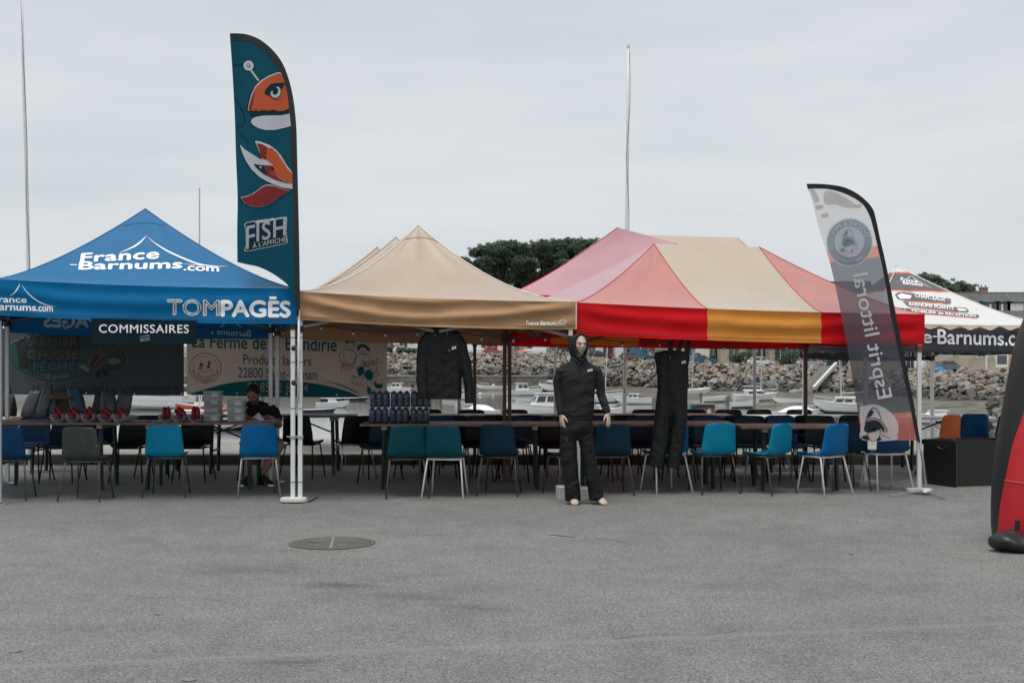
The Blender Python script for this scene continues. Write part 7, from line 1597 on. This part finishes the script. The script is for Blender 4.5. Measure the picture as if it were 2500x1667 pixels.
def house(label, x0, x1, d, zb, ze, zr, wallm, depth=7.0, wins=(), doors=(), chim=(), dorm=(), patches=(), roofm='slate'):
    """x0,x1: wall extent in photo columns; wins (px, py, w, h, kind); dorm (px, width m)"""
    X0, X1 = GX(x0, d), GX(x1, d); c = V((X0 + X1) / 2, d + depth / 2, zb); r_ = thing('stone_house', label, 'house', c, 0, 'houses along the shore road')
    L = X1 - X0; wl_ = MB(); wl_.box((0, 0, (ze - zb) / 2), (L, depth, ze - zb)); g_ = MB()
    w = wl_.build('wall', wallm, r_, world=False)
    for s in (-1, 1): MB().poly_prism([V(s * (L / 2 - 0.005), -depth / 2, ze - zb), V(s * (L / 2 - 0.005), depth / 2, ze - zb), V(s * (L / 2 - 0.005), 0, zr - zb)], (-s * 0.3, 0, 0)).build('gable', wallm, r_, world=False, normals=True)
    rh = zr - ze
    for s in (-1, 1):
        a_ = V(0, s * (depth / 2 + 0.35), ze - zb - 0.1); b_ = V(0, 0, zr - zb + 0.05); dr = b_ - a_
        MB().poly_prism([V(-L / 2 - 0.2, a_.y, a_.z), V(L / 2 + 0.2, a_.y, a_.z), V(L / 2 + 0.2, b_.y, b_.z), V(-L / 2 - 0.2, b_.y, b_.z)], (0, 0, 0.16)).build('roof_slope', roofm, r_, world=False, normals=True)
    MB().box((0, 0, zr - zb + 0.2), (L + 0.4, 0.3, 0.14)).build('ridge_tiles', 'brick_stack', r_, world=False)
    MB().box((0, -depth / 2 - 0.36, ze - zb - 0.06), (L + 0.4, 0.12, 0.12)).build('gutter', 'mast_alu', r_, world=False)
    f = -depth / 2
    for px, py, ww, hh, kind in wins:
        x = GX(px, d) - c.x; z = zy(py, d) - zb
        wo = MB().box((x, f - 0.01, z), (ww + 0.24, 0.10, hh + 0.24)).build('window', 'render_white' if kind != 'dark' else 'shutter_dark', r_, world=False)
        MB().box((x, f - 0.05, z), (ww, 0.06, hh)).build('pane', 'win_glass', wo, world=False); MB().box((x, f - 0.09, z), (0.06, 0.03, hh)).build('glazing_bar', 'render_white', wo, world=False); MB().box((x, f - 0.08, z - hh / 2 - 0.16), (ww + 0.4, 0.2, 0.1)).build('sill', 'render_sand', wo, world=False)
    for px, ww, hh, m in doors:
        x = GX(px, d) - c.x; MB().box((x, f - 0.02, hh / 2), (ww, 0.10, hh)).build('door', m, r_, world=False)
    for px0, px1, z0, z1, m in patches:
        a_, b_ = GX(px0, d) - c.x, GX(px1, d) - c.x; MB().box(((a_ + b_) / 2, f - 0.025, (z0 + z1) / 2), (b_ - a_, 0.05, z1 - z0)).build('rendered_front', m, r_, world=False)
    for px, h in chim:
        x = GX(px, d) - c.x; k = MB().box((x, 0.1, zr - zb + h / 2 - 0.4), (1.3, 0.75, h + 0.8)).build('chimney', 'brick_stack', r_, world=False); MB().box((x, 0.1, zr - zb + h + 0.05), (1.5, 0.95, 0.14)).build('chimney_cap', 'granite', k, world=False)
        for s in (-0.35, 0.35): MB().tube(V(x + s, 0.1, zr - zb + h + 0.1), V(x + s, 0.1, zr - zb + h + 0.5), 0.13, 0.1, n=8).build('chimney_pot', 'brick_stack', k, world=False)
    for px, wd, white in dorm:
        x = GX(px, d) - c.x; z0 = ze - zb + rh * 0.22; hh = 1.7; yf = f + depth / 2 * 0.22
        do = MB().box((x, yf + 1.2, z0 + hh / 2), (wd, 2.4, hh)).build('dormer', 'slate', r_, world=False); MB().box((x, yf - 0.02, z0 + hh / 2), (wd - 0.3, 0.08, hh - 0.3)).build('dormer_window', 'win_glass' if not white else 'render_white', do, world=False)
        MB().box((x - (wd * 0.1 if not white else 0), yf - 0.08, z0 + hh / 2), (0.35 if not white else 0.06, 0.04, hh - 0.5)).build('dormer_frame', 'render_white', do, world=False)
        MB().poly_prism([V(x - wd / 2 - 0.2, yf - 0.3, z0 + hh), V(x + wd / 2 + 0.2, yf - 0.3, z0 + hh), V(x + wd / 2 + 0.2, yf + 3.0, z0 + hh + 0.5), V(x - wd / 2 - 0.2, yf + 3.0, z0 + hh + 0.5)], (0, 0, 0.12)).build('dormer_roof', 'slate', do, world=False, normals=True)
    return r_
def zroad(px, off): p = road_pt(px, off); return p.z - 0.05
dh = 212.0
house('grey slate roofed stone house with two dormers at the right edge', 2345, 2720, dh, zroad(2450, 20) - 0.5, zy(776, dh), zy(717, dh + 4), 'granite', 8, wins=((2430, 790, 1.3, 1.6, 'w'), (2490, 792, 1.3, 1.6, 'w'), (2420, 850, 1.3, 1.6, 'w')), chim=((2423, 1.0), (2600, 1.0)), dorm=((2426, 2.6, False), (2455, 2.6, False), (2484, 3.0, True), (2560, 2.6, False)))
house('slate roofed house with brick chimney left of the dormered one', 2236, 2340, dh + 6, zroad(2300, 20) - 0.5, zy(770, dh), zy(724, dh + 8), 'granite', 8, wins=((2290, 800, 1.2, 1.5, 'w'), (2260, 800, 1.2, 1.5, 'w')), chim=((2322, 1.4), (2245, 0.8)))
house('grey slate roof peeping out left of the slate flag', 2020, 2140, 230, zroad(2060, 20) - 0.5, zy(748, 230), zy(690, 234), 'granite', 9, wins=((2040, 800, 1.2, 1.5, 'w'), (2090, 800, 1.2, 1.5, 'w')), doors=((2100, 1.2, 2.2, 'shutter_dark'),))
for i, (x0, x1, dd, wm_, lab, wins, doors, pats) in enumerate((
    (1880, 2015, 214, 'granite', 'stone cottage behind the silver car', ((1905, 866, 1.5, 1.8, 'dark'), (1932, 866, 2.4, 2.0, 'dark'), (1960, 862, 1.4, 1.5, 'w')), ((1918, 1.0, 2.2, 'shutter_dark'),), ()),
    (1760, 1878, 218, 'render_sand', 'sand coloured house with white front panel behind the white hatchback', ((1848, 866, 3.0, 2.4, 'dark'), (1886, 866, 1.6, 2.2, 'dark'), (1792, 864, 1.4, 1.8, 'dark')), (), ((1868, 1878, 0, 4.0, 'render_white'),)),
    (1640, 1758, 222, 'granite', 'stone house with white gable panel right of the salopettes', ((1742, 863, 0.9, 1.9, 'dark'), (1755, 863, 0.7, 1.9, 'dark'), (1690, 858, 1.0, 1.4, 'w')), (), ((1692, 1732, 0, 5.0, 'render_white'),)),
    (1500, 1638, 228, 'granite', 'stone house with white rendered bays behind the flagpole', ((1545, 848, 2.2, 1.2, 'dark'), (1582, 848, 2.2, 1.2, 'dark')), (), ((1502, 1530, 0, 5.0, 'render_white'), (1562, 1590, 0, 5.0, 'render_white'))),
    (1400, 1498, 232, 'render_sand', 'pale house with dark red door right of the mannequin hood', ((1445, 856, 1.2, 1.6, 'w'),), ((1484, 1.6, 3.0, 'door_red'),), ((1440, 1472, 0, 3.0, 'render_white'),)),
    (1100, 1225, 246, 'render_white', 'white boathouse left of the brown tent legs', ((1160, 848, 1.2, 1.4, 'dark'), (1205, 850, 1.2, 1.4, 'dark')), ((1185, 2.4, 2.6, 'shutter_dark'),), ()),
    (1235, 1330, 250, 'granite', 'low stone house behind the orange kayak', ((1262, 852, 1.0, 1.3, 'w'), (1290, 852, 1.0, 1.3, 'w')), ((1310, 1.2, 2.2, 'door_red'),), ()),
    (900, 1060, 246, 'render_white', 'white house behind the hanging jacket', ((950, 838, 1.2, 1.6, 'dark'), (985, 838, 1.2, 1.6, 'dark'), (965, 852, 1.2, 1.4, 'dark')), ((975, 1.2, 2.2, 'door_red'),), ()))):
    zb = zroad((x0 + x1) / 2, 22) - 0.6; house(lab, x0, x1, dd, zb, zb + 5.2, zb + 8.2, wm_, 7, wins=wins, doors=doors, patches=pats, chim=((x0 + 12, 1.0),))
mat('shore_wall_sand', (0.40, 0.33, 0.25), 0.9, var=0.25, vscale=0.6, bump=0.4, bscale=4)
q = thing('garden_wall', 'tall sand coloured retaining wall above the right boulders', 'wall', (GX(2330, 176), 176, zroad(2330, 12) - 0.5)); a_ = MB(); Lw = GX(2720, 172) - GX(2150, 180)
MB().box((0, 0, 1.9), (Lw, 0.6, 4.6)).build('masonry', 'shore_wall_sand', q, world=False); MB().box((0, 0, 4.25), (Lw + 0.2, 0.8, 0.16)).build('coping', 'granite', q, world=False)
q = thing('poster_board', 'poster board standing in front of the right retaining wall', 'poster board', (GX(2446, 168), 168, zroad(2446, 10)))
pb = zroad(2446, 10); MB().box((0, 0, zy(880, 168) - pb), (1.7, 0.08, 1.7)).build('board', 'gelcoat', q, world=False); MB().box((0, -0.05, zy(878, 168) - pb), (1.3, 0.03, 1.2)).build('poster', 'print_grey', q, world=False)
for s in (-0.8, 0.8): MB().tube(V(s, 0, 0), V(s, 0, zy(880, 168) - pb), 0.06, n=6).build('post', 'mast_alu', q, world=False)

# ------------------------------------------------------------------ trees
mat('bark', (0.05, 0.038, 0.03), 0.95, var=0.3, vscale=3); 
def leafmat(name, c):
    m = mat(name, c, 0.75, var=0.45, vscale=0.8, transl=0.15); return m
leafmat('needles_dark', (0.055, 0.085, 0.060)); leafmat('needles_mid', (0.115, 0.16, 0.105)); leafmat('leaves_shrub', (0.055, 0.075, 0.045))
def leaves(mb, c, r, n, rr, size, flat=0.55):
    for _ in range(n):
        u = V(rr.gauss(0, 1), rr.gauss(0, 1), rr.gauss(0, 1)).normalized(); k = rr.random() ** 0.45
        p = V(c.x + u.x * r * k, c.y + u.y * r * k, c.z + u.z * r * flat * k)
        a_ = V(rr.uniform(-1, 1), rr.uniform(-1, 1), rr.uniform(-0.6, 0.9)).normalized(); b_ = a_.cross(V(rr.uniform(-1, 1), rr.uniform(-1, 1), rr.uniform(-1, 1))).normalized(); s = size * rr.uniform(0.6, 1.4)
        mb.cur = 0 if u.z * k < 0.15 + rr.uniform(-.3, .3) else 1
        mb.add([p - b_ * s * 0.35, p + a_ * s, p + b_ * s * 0.35], [(0, 1, 2)])
def pine(label, px, d, crown, zb, seed, trunk_px=None, density=1.0):
    """crown: list of (px, py, radius m) foliage clumps"""
    rr = random.Random(seed); x = GX(trunk_px or px, d); r_ = thing('pine_tree', label, 'tree', (x, d, zb), 0, 'pines on the hill')
    t = MB(); top = min(py for _, py, _ in crown); zt = zy(top, d) - 2.0
    fork = V(x + rr.uniform(-.5, .5), d, lerp(zb, zt, 0.45)); t.path([V(x, d, zb), V(x + 0.3, d, lerp(zb, zt, 0.25)), fork], [0.75, 0.6, 0.5], 9)
    lv = MB()
    for cx, cy, r in crown:
        c = W(cx, cy, d + rr.uniform(-3.5, 3.5)); mid = fork.lerp(c, 0.55) + V(0, 0, -1.0 * rr.random())
        t.path([fork, mid, c + V(0, 0, -r * 0.3)], [0.2, 0.12, 0.04], 6)
        leaves(lv, c, r, int(330 * r * r * density), rr, 0.33, 0.75)
        for _ in range(int(5 * r)):
            q = c + V(rr.uniform(-1, 1) * r * 1.05, rr.uniform(-1, 1) * r * 1.05, rr.uniform(-0.35, 0.75) * r); leaves(lv, q, r * 0.36, int(60 * density * r * 0.5), rr, 0.30, 0.7)
            t.path([c, q], [0.06, 0.025], 4)
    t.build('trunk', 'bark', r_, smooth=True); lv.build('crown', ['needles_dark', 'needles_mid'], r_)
DP = 275.0
zb = 6.0
rr = random.Random(3)
def clumps(outline, n, r0, r1, rr, bottom=None):
    """clumps scattered under a skyline given as (px,py) points"""
    out = []; x0, x1 = outline[0][0], outline[-1][0]
    for k in range(n):
        x = lerp(x0, x1, (k + rr.random()) / n); y = interp(outline, x); r = rr.uniform(r0, r1); rp = r * 0.55 * F / DP
        out.append((x, y + rp + 2, r))
        for _ in range(4): out.append((x + rr.uniform(-12, 12), y + rp + 8 + rr.random() * ((bottom or 690) - y - 20), r * rr.uniform(0.6, 0.95)))
    return out
pine('umbrella pine with open branching at the left of the tree group', 1195, DP, clumps([(1128, 632), (1145, 612), (1170, 604), (1205, 592), (1240, 588), (1275, 594)], 8, 1.3, 2.1, rr, 660), zb, 1, 1225)
pine('broad dark pine in the middle of the tree group', 1330, DP + 4, clumps([(1262, 600), (1300, 592), (1340, 588), (1380, 584)], 7, 1.6, 2.3, rr, 700), zb, 2, 1320)
pine('tall dark pine at the right of the tree group by the sky-paled red roof', 1430, DP + 8, clumps([(1365, 588), (1400, 583), (1440, 586), (1475, 590), (1510, 600)], 8, 1.6, 2.3, rr, 710), zb, 3, 1430)
pine('lower dark pine filling the tree group near the tan roof', 1290, DP + 12, clumps([(1200, 668), (1250, 640), (1310, 632), (1380, 640), (1430, 660)], 10, 1.6, 2.2, rr, 740), zb, 4, 1290, 1.1)
pine('dense dark pine filling the tree group from behind', 1330, DP + 18, clumps([(1150, 650), (1180, 622), (1230, 606), (1300, 606), (1380, 600), (1440, 602), (1480, 620)], 14, 1.7, 2.3, rr, 735), zb, 8, 1350, 0.8)
DP = 290.0
pine('pine behind the white printed tent roof', 2275, DP, clumps([(2236, 672), (2258, 668), (2285, 672), (2312, 690), (2330, 702)], 6, 1.3, 1.9, rr, 720), zb, 5, 2280)
pine('small rounded pine right of the printed tent, above the slate roofs', 2355, DP + 4, clumps([(2334, 690), (2350, 688), (2366, 696), (2382, 712)], 5, 1.1, 1.6, rr, 730), zb, 6, 2352)
def shrub(label, px, off, w, h, seed, m='leaves_shrub'):
    rr = random.Random(seed); p = road_pt(px, off); r_ = thing('shrub', label, 'shrub', p, 0, 'shrubs along the shore road'); lv = MB(); st_ = MB()
    for k in range(int(6 + w * 1.5)):
        c = p + V(rr.uniform(-0.5, 0.5) * w, rr.uniform(-0.6, 0.6), rr.uniform(0.25, 0.8) * h); leaves(lv, c, h * 0.35, 130, rr, 0.26, 0.9); st_.path([p + V((c.x - p.x) * 0.6, 0, 0), c], [0.07, 0.03], 4)
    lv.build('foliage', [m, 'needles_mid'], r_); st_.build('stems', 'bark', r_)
for px, off, w, h, lab in ((1815, 9, 4, 2.2, 'round green shrub left of the white hatchback'), (1950, 9, 5, 2.8, 'green shrub between the white hatchback and the silver car'), (2000, 13, 5, 4.2, 'dark tall shrub behind the silver car'), (2050, 12, 6, 4.6, 'dark green shrub mass beside the slate flag'), (1395, 12, 9, 4.5, 'dark hedge left of the mannequin hood'), (1345, 14, 8, 4.0, 'dark hedge behind the globe lamp'), (1720, 10, 3, 1.6, 'small shrub above the boulders right of the salopettes'), (960, 3, 5, 1.3, 'low shrub above the boulders beside the farm banner'), (1000, 3.5, 4, 1.2, 'low shrub above the boulders left of the jacket')):
    shrub(lab, px, off, w, h, px)
